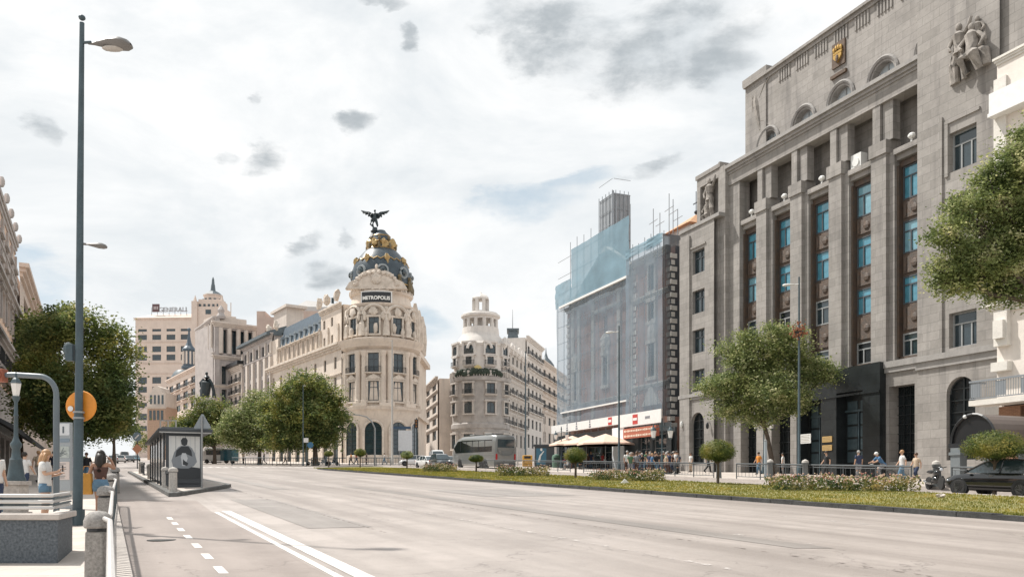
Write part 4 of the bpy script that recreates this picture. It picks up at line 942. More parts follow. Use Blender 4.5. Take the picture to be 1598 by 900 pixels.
# dome
dpx = lambda p: p * PX
D = MB(); dp = [(45, 452), (45.5, 447), (45.5, 440), (45, 430), (43, 420), (39, 411), (34, 404), (29, 398), (24, 393), (21, 391), (20, 387), (17, 380), (15, 373), (13, 368), (8, 363), (6, 360), (0, 359)]
D.lathe([(dpx(r), hh(y)) for r, y in dp], 40); dome = D.build('dome', SLATE, MT, smooth=True)
G_ = MB()
def onring(r, z, n, fn, off=0):
    for i in range(n): a = off + 360 * i / n; fn(*polar(r, a), z, a)
def rib(w, a, pts, wd=.12):
    w.tube([(*polar(dpx(r) + .06, a), hh(y)) for r, y in pts], wd, 4)
for r, y, t in ((21.5, 391, .12), (17.5, 380, .12), (13.5, 370, .10), (46, 449, .12)):
    G_.tube([(*polar(dpx(r) + .05, 360 * i / 32), hh(y)) for i in range(33)], t, 5)
for i in range(8):
    a = 22 + 45 * i; x, y = polar(dpx(40), a); G_.ball((x, y, hh(412)), (.5, .5, .7), 6, 5, 0, .3); x, y = polar(dpx(41), a); G_.ball((x, y, hh(418)), (.25, .25, .8), 6, 5, 0, .3)
    x, y = polar(dpx(18.5), a); G_.ball((x, y, hh(384)), (.75, .75, 1.0), 6, 5, 0, .3)
for i in range(24):
    a = 15 * i; a2 = a + 7.5; G_.tube([(*polar(dpx(38.8), a), hh(410.5)), (*polar(dpx(41.2), a2), hh(414)), (*polar(dpx(38.8), a + 15), hh(410.5))], .12, 4)
G_.build('gilt_ornament', GOLD, dome)
for i in range(8):
    w = MB(); a = 12 + 45 * i; x, y = polar(dpx(45.3), a); ax_ = Vector((math.cos(R(a)), math.sin(R(a)), 0)); ctr = Vector((x, y, hh(432)))
    w.tube([ctr + (ax_ * math.cos(2 * math.pi * k / 12) + Vector((0, 0, 1)) * math.sin(2 * math.pi * k / 12)) * .85 for k in range(13)], .24, 5)
    rd_ = w.build('round_dormer', pm('dormer_grey', (.28, .31, .32), .5), MT); w = MB(); x, y = polar(dpx(45.6), a); w.ball((x, y, hh(432)), (.62, .62, .62), 8, 6); w.build('dormer_glass', GLASS, rd_)
BGD = mat('bronze_gold_dark', (.16, .12, .06), .5, .3, 2)
for i in range(8):
    w = MB(); a = 45 + 30 * i; x, y = polar(dpx(46.5), a); w.tube([(x, y, hh(458)), (x, y, hh(450)), (x, y, hh(441))], [.6, .65, .3], 6); w.ball((x, y, hh(439)), .4, 6, 5); w.build('dome_statuette', BGD, MT)
    for r_, z_, q_ in ((22, 388, (.3, .3, .6)), (19, 376, (.25, .25, .4))): w = MB(); x, y = polar(dpx(r_), 45 * i); w.ball((x, y, hh(z_)), q_, 6, 5); w.build('finial', BGD, dome)
# winged statue on top (a statue is a thing of its own)
st = thing('winged_statue', 'dark bronze winged statue with raised arm on top of the black and gold dome', 'statue', (MX, ZM, mb + hh(361)))
def sk(w, pts, n=7): w.tube([(p[0] * PX, p[3] * PX if len(p) > 3 else 0, p[1] * PX) for p in pts], [p[2] * PX for p in pts], n)
w = MB()       # coordinates in photo pixels around (583,361): x right, y up
ox = -10
sk(w, [(0, -1, 5), (0, 3, 4.2), (0, 6, 3)]); st.location.x += -10 * PX + .0
sk(w, [(-2, 5, 1.2), (-3.5, 10, 1.6), (-2, 16, 2.2), (-.5, 20, 2.6)]); sk(w, [(3, 4, 1.2), (4, 9, 1.6), (2.5, 15, 2.2), (.5, 20, 2.6)])
sk(w, [(-3, 7, .8), (-7, 11, 1.4), (-5, 17, 2), (-1, 21, 1.8)])
sk(w, [(0, 19, 3.2), (0, 23, 2.6), (0, 27, 3.4), (0, 29.5, 1.4)], 8); w.ball((0, 32 * PX, 0), 0.01) if False else None
w.ball((0, 0, 32 * PX), (1.7 * PX, 1.7 * PX, 2.1 * PX), 8, 6)
sk(w, [(-3, 28, 1.2), (-7, 25, .9), (-10, 23, .7)]); sk(w, [(3, 28, 1.2), (7, 25, .9), (11, 22, .7)])
w.build('body', DARKB, st, smooth=True)
for sgn_ in (-1, 1):
    w = MB(); top_ = [(2, 27), (8, 31), (15, 32), (22, 33.5)]; bot = [(22, 33), (18, 29), (13, 28), (9, 26), (7, 22), (4, 20), (2, 22)]
    P_ = [(sgn_ * a_ * PX, b_ * PX) for a_, b_ in top_ + bot]
    w.prism(P_ if sgn_ > 0 else P_[::-1], .2, .45)
    for q in range(4): w.tube([(sgn_ * (3 + 3 * q) * PX, .1, (25 + 1.6 * q) * PX), (sgn_ * (7 + 4 * q) * PX, .1, (22 + 2.2 * q) * PX)], .11, 4)
    w.build('wing', DARKB, st)
w = MB(); w.lathe([(0.9, -1.6), (1.1, -1.2), (.6, -.3), (.8, 0)], 10); w.build('pedestal', DARKB, st)
# flank towards the right hand street
A2 = Fac(646, 152, 640.5, 661)   # unused measuring helper for the right flank
w = MB(); xf = Rb + .2
w.box(-2, xf - .6, 0, 26, -3, hh(540)); w.box(-2, xf - .9, 0, 26, hh(540), hh(482)); w.box(-2, xf + .3, .5, 26, hh(545), hh(537)); w.box(-2, xf + .1, .5, 26, hh(645), hh(638)); w.box(-2, xf - 1.6, 1, 26, hh(482), hh(475))
w.build('flank_wall', CREAM, MT)
for yy in (6, 12, 18): w = MB(); w.tube([(xf - .6, yy, hh(530)), (xf - .5, yy, hh(505)), (xf - .5, yy, hh(480)), (xf - .6, yy, hh(462))], [.9, 1.0, .8, .3], 6); w.build('sculpture_group', CREAM2, MT, smooth=True)
# ---- long wing of the same building going up the left street
LF = Fac(420, 89680 / 490.0, -70, 533)
LW = LF.root('wing_building', 'long cream stone wing with dark mansard roof, left of the domed corner building', 'building')
u, h = LF.u, LF.h
zc_ = h(459, 561); zm0 = h(475, 529); zm1 = h(469, 495); x0, x1 = 0, LF.len
xm0, xm1 = u(434), u(500)
ops = []
nn = 9
for i in range(nn): xx = xm0 + 2 + (xm1 - xm0 - 3.2) * i / (nn - 1); ops.append((xx - .55, xx + .55, h(470, 553), h(470, 531), 1))
for j, (t, b) in enumerate(((575, 592), (604, 622), (634, 655))):
    for i in range(8): xx = 3 + (x1 - 6) * i / 7; ops.append((xx - .6, xx + .6, h(470, b), h(470, t)))
for i in range(2):
    xx = u(512) + 1.2 * (i * 2 - 1) * 1.6
    ops.append((xx - .5, xx + .5, h(512, 545), h(512, 525))); ops.append((xx - .5, xx + .5, h(512, 515), h(512, 498)))
ops += [(3 + (x1 - 6) * i / 7 - 1.3, 3 + (x1 - 6) * i / 7 + 1.3, -2, 6, 1) for i in range(8)]
ops = [o for o in ops]
wt = zm0 + .2
wall(m := MB(), x0, x1, -4, wt, [o for o in ops if o[3] < wt], 0, .4); m.box(x0, x1, .41, 14, -4, wt)
wall(m, xm1 + .3, x1, wt, h(512, 484), [o for o in ops if o[3] > wt and o[2] > wt - 2], 0, .4); m.box(xm1 + .3, x1, .41, 12, wt, h(512, 484)); m.box(x0, xm0, .0, 10, wt, zm0 + 2.5)
m.build('wall', CREAM, LW)
for o in ops: window(LW, (o[0] + o[1]) / 2, .36, o[2], o[1] - o[0], o[3] - o[2], 'cross', FRAME, GLASS, len(o) > 4)
m = MB(); cornice(m, x0 - .4, x1, 0, zc_, .9, 1.2, 0, False); cornice(m, x0, x1, 0, h(470, 600), .3, .4, 0, False); cornice(m, xm1, x1, 0, h(512, 481), .5, .9, 0, False); cornice(m, xm0, xm1, 0, zm0 + .2, .5, .5, 0, False); cornice(m, x0, x1, 0, 8.3, .5, .8, 0, False)
for i in range(nn + 1): xx = xm0 + 1.4 + (xm1 - xm0 - 3.2) * i / (nn - 1) - .6; m.tube([(xx, -.3, zc_), (xx, -.3, h(470, 533))], .14, 6); m.ball((xx, -.35, zm0 + .35), (.16, .16, .3), 6, 5)
for xx in (x0 + .7, xm0 - .3, xm1 + .2, xm1 + 4, x1 - 1.5): m.box(xx - .4, xx + .4, -.3, 0, zc_, wt); m.ball((xx, -.3, zm1 + .6), (.7, .6, 1.1), 6, 5, 0, .25)
m.build('cornice', CREAM2, LW)
m = MB(); m.add([(xm0, .2, zm0 + .2), (xm1, .2, zm0 + .2), (xm1, 1.5, zm1 + .2), (xm0, 1.5, zm1 + .2), (xm0, 8, zm1 + .3), (xm1, 8, zm1 + .3), (xm0, 8, zm0), (xm1, 8, zm0)], [(0, 1, 2, 3), (3, 2, 5, 4), (0, 3, 4, 6), (1, 7, 5, 2)])
rf = m.build('mansard_roof', mat('roof_slate_blue', (.07, .10, .13), .5, .25, 2), LW)
for i in range(9):
    xx = xm0 + 1.2 + (xm1 - xm0 - 2.4) * i / 8; w = MB(); w.box(xx - .5, xx + .5, .3, 2, zm0 + .5, zm0 + 2.1); w.prism([(xx - .65, zm0 + 2.11), (xx + .65, zm0 + 2.11), (xx, zm0 + 2.7)], .2, 2.2); w.build('dormer', pm('dormer_zinc', (.16, .19, .21), .5), rf)
# plain white block behind the wing roof
BF = Fac(461, 200, 144, 461.5); BB = thing('rooftop_block', 'plain off-white flat-roofed block rising behind the dark mansard roof', 'building', Wp(461, 205), R(4)); BB.location.z = gz(205)
m = MB(); zt = CH + (HY - 464) * 205 / F - gz(205); wB = (545 - 461) * 205 / F; m.box(0, wB, 0, 16, -3, zt - 2.2, 0); m.add([(0, 0, zt - 2.2), (wB, 0, zt - 2.9), (wB, 16, zt - 2.6), (0, 16, zt - 2.0), (2.2, 3, zt), (wB, 3, zt - 1.2), (wB, 14, zt - 1.0), (2.2, 14, zt)], [(0, 1, 5, 4), (1, 2, 6, 5), (2, 3, 7, 6), (3, 0, 4, 7), (4, 5, 6, 7)], 0)
m.build('wall', mat('render_offwhite', (.50, .48, .46), .8, .06, .5), BB)
m = MB(); m.box(8.0, 8.6, 5, 5.6, zt - 1, zt + 1.2); m.build('chimney', DARKB, BB)
m = MB(); m.box(-1.5, 7.5, -.6, 6, zt - 8.5, zt - 3.4); m.box(-7, -1.52, -1.5, 6, zt - 8.5, zt - 5.2); m.box(-9, -7.02, -1.5, 6, zt - 9.5, zt - 3.8); m.build('penthouse', mat('render_pinkish', (.52, .40, .34), .8, .1, .6), BB)
# ================================================================== BUILDINGS OF THE LEFT STREET (behind the trees)
GREYST = mat('stone_street_grey', (.44, .40, .38), .8, .14, .6, .2, streak=.75); PINKST = mat('stone_pinkish', (.63, .525, .455), .8, .08, .3, .1, streak=.86); PALEST = mat('stone_pale', (.60, .53, .47), .8, .1, .5, .2, streak=.8)
DKROOF = mat('roof_lead', (.10, .125, .14), .5, .25, 1.5)
def simple(fac, name, label, mt, ytop, cols, rows, yref, wpx=None, trim=None, group=None, y=0, depth=14, style='cross', wfrac=.42, hfrac=.6, cor=True, fm=None, gm=None, rowlines=(), extra=0, u0=0, u1=None, skipbody=False, root=None, balc=()):
    """facade with a regular grid of real openings; rows = list of (pixel top, pixel bottom) measured in column yref"""
    O_ = root or fac.root(name, label, 'building', group); W_ = u1 if u1 is not None else fac.len; zt = fac.h(yref, ytop, y)
    m = MB(); ops = []
    for (t, b) in rows:
        for i in range(cols):
            c = u0 + (W_ - u0) * (i + .5) / cols; w = (W_ - u0) / cols * wfrac; ops.append((c - w / 2, c + w / 2, fac.h(yref, b, y), fac.h(yref, t, y)))
    wall(m, u0, W_, -6, zt, ops, y, .35); m.box(u0, W_, y + .351, y + depth, -6, zt)
    m.build('wall', mt, O_)
    for o in ops: window(O_, (o[0] + o[1]) / 2, y + .32, o[2], o[1] - o[0], o[3] - o[2], style, fm, gm)
    m = MB()
    if cor: cornice(m, u0, W_, y, zt + .4, .7, 1.0)
    for q in rowlines: z = fac.h(yref, q, y); cornice(m, u0, W_, y, z, .35, .45, 0, False)
    if m.v: m.build('cornice', trim or mt, O_)
    for bi in balc:
        for i in range(cols): c = u0 + (W_ - u0) * (i + .5) / cols; balcony(O_, c, y, fac.h(yref, rows[bi][1], y) - .05, (W_ - u0) / cols * .8, .7, BLACK, trim or mt)
    return O_
KX = 89680.0; zof = lambda px: KX / (px + 70)
# grey building with tall pilasters
f1 = Fac(379, zof(379), -70, 425)
g1 = simple(f1, 'pilaster_building', 'grey building with tall pilasters and reddish blinds left of the cream wing', GREYST, 534, 5, [(546, 561), (568, 590), (596, 618), (624, 645)], 400, rowlines=(563,), wfrac=.4, style='plain')
m = MB()
for i in range(6): x = f1.len * i / 5; m.box(max(x - .7, 0), min(x + .7, f1.len), -.5, -.002, f1.h(400, 700), f1.h(400, 566)); m.box(max(x - .45, 0), min(x + .45, f1.len), -.3, -.002, f1.h(400, 561), f1.h(400, 543))
m.build('pilaster', PALEST, g1)
m = MB(); zt = f1.h(400, 534); m.box(-.8, f1.len + .4, -1.4, 2, zt - .1, zt + .5); m.add([(-.8, -1.4, zt + .502), (f1.len + .4, -1.4, zt + .502), (f1.len + .4, 3, zt + 2.2), (-.8, 3, zt + 2.2), (-.8, 3, zt + .5), (f1.len + .4, 3, zt + .5)], [(0, 1, 2, 3), (0, 3, 4), (1, 5, 2), (2, 5, 4, 3)]); m.build('roof', DKROOF, g1)
m = MB()
for i in range(5):
    x = f1.len * (i + .5) / 5
    for t, b in ((600, 612), (628, 640)): m.box(x - .55, x + .55, .2, .26, f1.h(400, b), f1.h(400, t))
m.build('blind', pm('blind_red_brown', (.30, .13, .11), .8), g1)
m = MB(); m.box(f1.len * .35, f1.len * .75, 5, 9, zt, zt + 7.5); m.box(f1.len * .3, f1.len * .8, 4.5, 9.5, zt + 7.501, zt + 8.1); m.build('stair_tower', PALEST, g1)
# low pale building with black balconies
f2 = Fac(345, zof(345) - 1, -70, 378)
g2 = simple(f2, 'low_building', 'low pale building with dark awning line and rows of black balconies', PALEST, 578, 5, [(586, 600), (604, 617), (621, 634)], 362, rowlines=(), wfrac=.5, balc=(0, 1, 2), style='plain')
m = MB(); zt = f2.h(362, 578); m.box(-.5, f2.len + .3, -1.3, 1, zt + .41, zt + 1.3); m.build('roof', BLACK, g2)
m = MB(); m.lathe([(6.5, 0), (6.3, 1.5), (5.2, 3.4), (3.2, 4.8), (0, 5.4)], 16, (f2.len * .5, 8, zt + .5)); m.build('rounded_dome', pm('dome_white', (.66, .64, .62), .7, var=.12), g2, smooth=True)
# bank with columns: two faces
zb_ = 205.0; zl = zb_ * (335 + 29) / (308 + 29)
f3 = Fac(308, zl, -29, 335)
g3 = simple(f3, 'bank_building', 'grey-white bank with giant column screens on two faces and roof terrace behind the low building', GREYST, 506, 3, [(514, 546), (566, 580), (590, 604), (614, 626)], 322, rowlines=(556, 560), wfrac=.7, style='grid', depth=1.2)
wf = (402 - 335) * zb_ / F; ang3 = R(6)
B2 = MB(); zt = f3.h(322, 506); L3 = f3.len
fr = Fac(335, zb_, 2368, 402); off = (fr.A - f3.A); 
def loc3(x, y): p = fr.A + fr.x * x + fr.n * y - f3.A; return (p.dot(f3.x), p.dot(f3.n))
sub = bpy.data.objects.new('front_face', None)
cols3 = [fr.u(p) for p in (345, 358, 372, 386, 399)]
z_t, z_b = fr.h(360, 509), fr.h(360, 700); dz = fr.base - f3.base
M3 = Matrix.Translation((*loc3(0, 0), dz)) @ Matrix.Rotation(fr.rz - f3.rz, 4, 'Z')
def place3(mb_, name, mt): o = mb_.build(name, mt, g3); o.matrix_local = M3; return o
m = MB(); zz = lambda q: fr.h(360, q); wo = [(fr.u(a), fr.u(b), zz(552), zz(515)) for a, b in ((346, 354), (361, 370), (373, 382), (385, 394))] + [(fr.u(a), fr.u(b), zz(600), zz(572)) for a, b in ((346, 354), (361, 370), (373, 382))] + [(fr.u(a), fr.u(b), zz(632), zz(608)) for a, b in ((346, 354), (361, 370), (373, 382))]
wall(m, 0, fr.len, -6, zz(507), wo, 0, 1.2); m.box(0, fr.len, 1.21, 14, -6, zz(507)); place3(m, 'wall', GREYST)
m = MB(); cornice(m, 0, fr.len, 0, zz(504), .9, 1.3); cornice(m, 0, fr.len, 0, zz(556), .7, 1.0); cornice(m, 0, fr.len, 0, zz(602), .4, .6)
for px_ in (344.5, 357.5, 371.5, 383.5, 396): x = fr.u(px_); m.cyl((x, -.2, zz(553)), (x, -.2, zz(513)), .55, n=8)
place3(m, 'cornice', PALEST)
for o in wo: m = MB(); m.box(o[0], o[1], .9, 1.0, o[2], o[3]); place3(m, 'recessed_glazing', GLASS)
m = MB(); m.box(fr.u(345), fr.u(392), 3, 12, zz(504), zz(492)); m.box(fr.u(352), fr.u(378), 4, 10, zz(492), zz(488)); m.box(fr.u(340), fr.u(348), 3, 10, zz(504), zz(492)); m.cyl((fr.u(372), 5, zz(487)), (fr.u(372), 5, zz(465)), .12, n=5); place3(m, 'roof_pavilion', PALEST)
m = MB()
for i in range(7): x = f3.len * (i + .25) / 7; m.cyl((x + .5, -.4, f3.h(322, 548)), (x + .5, -.4, f3.h(322, 511)), .28, n=8)
m.build('column', PALEST, g3)
m = MB(); m.lathe([(1, 0), (1.2, .6), (.7, 1.5), (.9, 2.2), (.4, 3), (0, 3.5)], 8, (L3 - 2, 2, zt + .4)); m.build('corner_ornament', GREYST, g3)
# dark statue group on a roof, in front of the bank
sb = Wp(322, 190); st2 = thing('rooftop_statue', 'dark bronze standing figure on the roof edge in front of the bank', 'statue', (sb.x, sb.y, CH + (HY - 612) * 190 / F))
m = MB(); m.tube([(-.6, 0, -2), (-.3, 0, 1.2), (0, 0, 3.4), (.2, 0, 5.2), (.1, 0, 5.9)], [1.5, 1.7, 1.9, 1.1, .45], 9); m.ball((.1, 0, 6.5), (.5, .5, .65), 8, 6); m.tube([(-.8, 0, 4.6), (-2, -.3, 3.2), (-1.8, -.6, 1.8)], [.5, .45, .3], 6); m.tube([(.9, 0, 4.6), (2.0, -.2, 3.0), (2.6, -.2, .5), (2.7, 0, -2)], [.5, .5, .6, .7], 6); m.tube([(-1.6, 0, -2), (-1.7, 0, .5), (-1, 0, 2)], [.8, .7, .5], 6)
st2.scale = (.66, .66, .66); m.build('body', DARKB, st2, smooth=True)
m = MB(); m.box(-3.4, 3.4, -2.2, 2.2, -3.2, -2); m.box(-2.9, 2.9, -1.8, 1.8, -CH - (HY - 612) * 190 / F + gz(190) - 3, -3.201); m.build('pedestal', GREYST, st2)
# building under the lead dome
f4 = Fac(262, 262, -70, 308)
g4 = simple(f4, 'dome_roofed_building', 'pinkish building with grey lead dome and tall lantern spire beside the tall tower block', PINKST, 584, 4, [(594, 606), (612, 624), (630, 640)], 285, rowlines=(609, 627), wfrac=.6, style='plain', balc=(0, 1))
m = MB(); zt = f4.h(280, 586); dz4 = f4.t(275) / F; yd = 7; cxd = f4.u(288, yd); cxl = f4.u(295, yd)
m.lathe([(r * dz4, zt + (584 - y) * dz4) for r, y in ((24, 586), (23.5, 578), (21, 569), (17, 562), (13, 558))], 20, (cxd, yd, 0)); m.build('dome', DKROOF, g4, smooth=True)
m = MB(); m.lathe([(r * dz4, zt + (584 - y) * dz4) for r, y in ((12, 559), (12, 555), (9.5, 554), (9, 530), (11, 529), (10.5, 526), (6, 521), (3.5, 515), (2, 505), (1.5, 497))], 10, (cxl, yd, 0)); m.ball((cxl, yd, zt + (584 - 494) * dz4), .6, 8, 6); m.build('lantern', pm('lantern_slate', (.07, .10, .13), .5, var=.2), g4)
m = MB()
for i in range(10): a = math.pi * 2 * i / 10; m.cyl((cxl + math.cos(a) * 9.6 * dz4, yd + math.sin(a) * 9.6 * dz4, zt + (584 - 552) * dz4), (cxl + math.cos(a) * 9.6 * dz4, yd + math.sin(a) * 9.6 * dz4, zt + (584 - 531) * dz4), .3, n=5)
m.build('lantern_column', PALEST, g4)
# far tower block with rooftop name
TZ = 400.0; s4 = TZ / F
f5 = Fac(205, TZ, -20000, 300)
g5 = simple(f5, 'tower_block', 'tall pinkish tower block with rows of triple windows and rooftop name sign', PINKST, 497, 4, [(513, 517), (522, 530), (540, 549), (553, 562), (588, 598), (603, 612), (628, 636), (645, 655), (664, 672)], 250, rowlines=(533, 566, 582, 618), wfrac=.62, style='tee', depth=30, u0=2)
m = MB(); zt = f5.h(250, 497); m.add([(2, -.5, zt + .4), (f5.len, -.5, zt + .4), (f5.len - 3, 6, zt + 3.3), (7, 6, zt + 3.3), (2, 20, zt + .4), (f5.len, 20, zt + .4)], [(0, 1, 2, 3), (3, 2, 5, 4), (0, 3, 4), (1, 5, 2)]); m.build('roof', PINKST, g5)
m = MB(); 
for i in range(7): m.cyl((8 + i * 2.9, 4, zt + 2), (8 + i * 2.9, 4, zt + 6.2), .12, n=4)
m.cyl((8, 4, zt + 4.4), (26, 4, zt + 4.4), .12, n=4); fr5 = m.build('sign_frame', STEEL, g5)
m = MB(); m.box(f5.u(232) , f5.u(243), 3.4, 3.9, zt + 2.8 + 1.2, zt + 2.8 + 5); m.build('logo_board', pm('logo_dark_red', (.12, .07, .075), .6), g5)
m = MB()
for q in range(3): m.box(f5.u(234) + .2 + q * .8, f5.u(234) + .65 + q * .8, 3.3, 3.39, zt + 5.2, zt + 6.6)
m.build('logo_mark', pm('logo_pale', (.5, .45, .45), .6), g5)
textobj('GENERALI', 3.1, pm('sign_pale_grey', (.36, .37, .39), .6), g5, (f5.u(264), 3.6, zt + 4.0), extrude=.2, bold=.05)
# slim ornate tower with spire
TZ = 300.0; s_ = TZ / F; b0 = Wp(325, TZ); tt = thing('spired_tower', 'slim pinkish stone tower with arcaded top and dark spire', 'tower', b0)
q = lambda y: CH + (HY - y) * s_ - gz(TZ)
m = MB(); w = 21 * s_; m.box(-w, w, 0, 2 * w, -3, q(478)); m.box(-w * .8, w * .8, .8, 2 * w - .8, q(478), q(466)); m.lathe([(14 * s_, q(478)), (14 * s_, q(459)), (15.5 * s_, q(458)), (15 * s_, q(456))], 10, (0, w, 0))
for sx in (-1, 1): m.box(sx * w - 1, sx * w + 1, -.6, 1.4, -3, q(470)); m.cyl((sx * w, .4, q(470)), (sx * w, .4, q(460)), .8, .05, 6)
m.build('wall', PINKST, tt)
m = MB(); m.lathe([(15.5 * s_, q(457)), (10 * s_, q(452)), (4 * s_, q(449)), (3 * s_, q(440)), (2.4 * s_, q(438)), (1.8 * s_, q(431)), (.1, q(427))], 10, (0, w, 0)); m.build('spire', DKROOF, tt)
for i in range(5):
    m = MB(); a = R(-60 + 30 * i); x, y = 14.1 * s_ * math.sin(a), w - 14.1 * s_ * math.cos(a); m.box(x - .42, x + .42, y - .1, y + .1, q(473), q(463)); m.build('window', GLASS, tt)
    m = MB(); m.box(-w * .75 + i * w * .33, -w * .75 + i * w * .33 + .8, .7, .79, q(477.5), q(473.5)); m.build('window', GLASS, tt)
m = MB(); m.box(-w * .2, w * .2, -.1, -.01, q(490), q(483)); m.build('window', GLASS, tt)
# street-level kiosk-like small building far left (orange base, pale dome top)
b0 = Wp(244, 225); kk = thing('small_corner_house', 'small pale house with arched dormer and orange-brown front low between tower block and trees', 'building', b0); q2 = lambda y: CH + (HY - y) * 225 / F - gz(225)
s_ = 225 / F; m = MB(); m.box(-14 * s_, 14 * s_, 0, 8, -3, q2(634)); m.build('wall', pm('wall_orange_brown', (.42, .29, .21), .8, var=.15), kk)
m = MB(); m.box(-13 * s_, 13 * s_, .3, 8, q2(634), q2(612)); m.prism([(-9 * s_, q2(611.9)), (9 * s_, q2(611.9)), (6 * s_, q2(604)), (0, q2(601)), (-6 * s_, q2(604))], .3, 6); cornice(m, -14 * s_, 14 * s_, 0, q2(634), .5, .6); m.build('upper_wall', PALEST, kk)
for x in (-9, -3, 3, 9):
    for a_, b_, c_, d_, w in ((630, 616, .2, .29, 1.5), (655, 640, -.1, -.01, 1.8)): m = MB(); m.box((x - w) * s_, (x + w) * s_, c_, d_, q2(a_), q2(b_)); m.build('window', GLASS, kk)

# ================================================================== ROUND CORNER BUILDING WITH THE PAVILION TOWER
GRAS = mat('stone_warm_grey', (.50, .46, .42), .8, .13, .5, .3, streak=.75); GRAS2 = mat('stone_white_tower', (.64, .60, .56), .8, .08, .8, .2, streak=.85); GRAD = mat('stone_grey_lower', (.38, .355, .335), .85, .2, .8, .4)
ZG = 190.0; PG = ZG / F; gx = (750 - CX) * PG; gb = gz(ZG)
GR = thing('tower_corner_building', 'grey and white round-cornered building topped by a two-tier open pavilion tower', 'building', (gx, ZG, gb)); hg = lambda y: CH + (HY - y) * PG - gb; G = lambda r: r * PG
m = MB(); m.lathe([(G(44), -3), (G(44), hg(672)), (G(46), hg(670)), (G(46), hg(664)), (G(44), hg(662)), (G(44), hg(600)), (G(47), hg(598)), (G(48), hg(593)), (G(47), hg(592))], 40); m.box(-G(44), G(20), 0, 30, -3, hg(595)); m.build('lower_wall', GRAD, GR, smooth=True)
m = MB(); m.lathe([(G(42), hg(593)), (G(42), hg(545)), (G(43.5), hg(544)), (G(43.5), hg(541)), (G(38), hg(539)), (G(34), hg(530)), (G(29), hg(524)), (G(29), hg(521)), (0, hg(521))], 40); m.box(-G(40), G(20), 0, 28, hg(593), hg(540)); m.build('upper_wall', GRAS2, GR, smooth=True)
m = MB(); m.lathe([(G(29), hg(521)), (G(28), hg(513)), (0, hg(513))], 24)
for i in range(12):
    a = 360 * i / 12 + 15; x, y = polar(G(25), a); m.cyl((x, y, hg(513)), (x, y, hg(500)), .42, n=8)
m.lathe([(G(12), hg(513)), (G(12), hg(500))], 12)
m.lathe([(G(27), hg(500.2)), (G(27), hg(498)), (G(30.5), hg(496)), (G(30.5), hg(493)), (G(28), hg(492)), (G(27), hg(490)), (0, hg(490))], 24)
for i in range(6):
    a = 60 * i + 30; x, y = polar(G(10.5), a); m.box(x - .38, x + .38, y - .38, y + .38, hg(490), hg(468))
m.lathe([(G(13), hg(490)), (G(13), hg(486)), (G(11), hg(486))], 6, a0=R(30)); m.lathe([(G(14.5), hg(468)), (G(14.5), hg(465.5)), (G(11), hg(462)), (G(4), hg(459)), (G(2), hg(457)), (0, hg(455))], 6, a0=R(30))
m.build('pavilion', GRAS2, GR)
for a in (-62, -22, 22, 62):
    for t, b, w, ar in ((578 - 36, 557, 2.4, True), (563, 574, 1.5, False), (603, 618, 1.9, False), (631, 647, 1.9, True), (680, 700, 2.2, False)):
        o = window(GR, 0, 0, 0, w, hg(t) - hg(b), 'cross', FRAME, GLASS, ar); radial(o, G(42 if b < 600 else 44) + .08, a, hg(b))
        key = ('gs', w, t); 
        if key not in WIN:
            q_ = MB(); H_ = hg(t) - hg(b); q_.box(-w / 2 - .35, -w / 2, -.3, .3, -.2, H_ + .1); q_.box(w / 2, w / 2 + .35, -.3, .3, -.2, H_ + .1); q_.box(-w / 2 - .5, w / 2 + .5, -.4, .3, H_ + .101, H_ + .5); q_.box(-w / 2 - .5, w / 2 + .5, -.4, .3, -.5, -.201); WIN[key] = q_.data('window_surround', GRAS if b > 600 else GRAS2)
        s_ = bpy.data.objects.new('window_surround', WIN[key]); C.objects.link(s_); s_.parent = GR; radial(s_, G(42 if b < 600 else 44) + .08, a, hg(b))
    for b in (574, 618): radial(balcony(GR, 0, 0, 0, 2.6, .7, BLACK, GRAS), G(42 if b < 600 else 44), a, hg(b) - .1)
m = MB(); 
for k in range(40):
    a = -100 + k * 5; x, y = polar(G(47.5), a); m.cyl((x, y, hg(592)), (x, y, hg(592) + 1.0), .12, n=5)
    if k % 8 == 0: m.cyl((x, y, hg(592)), (x, y, hg(592) + 1.2), .35, n=6)
m.tube([(*polar(G(47.5), -100 + 5 * k), hg(592) + 1.05) for k in range(41)], .12, 4); m.build('balustrade', GRAS, GR)
m = MB(); rdn = random.Random(3)
for k in range(26): a = -48 + k * 3.6; x, y = polar(G(45.5), a); m.ball((x, y, hg(592) + .7 + rdn.uniform(-.2, .4)), (.7, .6, .7), 6, 5, 0, .3)
m.build('terrace_planting', pm('plant_dark_green', (.035, .05, .035), .9, var=.3), GR)
m = MB(); m.lathe([(0, -.1), (G(6.5), -.08), (G(6.5), .0), (0, .1)], 20); q_ = m.build('round_emblem', pm('emblem_yellow', (.60, .47, .20), .6), GR); q_.rotation_euler = (R(90), 0, 0); q_.location = (-G(3), -G(42) - .25, hg(582))
for x in (-13, 13): m = MB(); m.tube([(G(x) - G(5) * math.cos(math.pi * k / 8), -G(42) * math.cos(math.asin(x / 42)) - .3, hg(550) + G(8) * math.sin(math.pi * k / 8)) for k in range(9)], .35, 6); m.build('arch_moulding', GRAS2, GR)
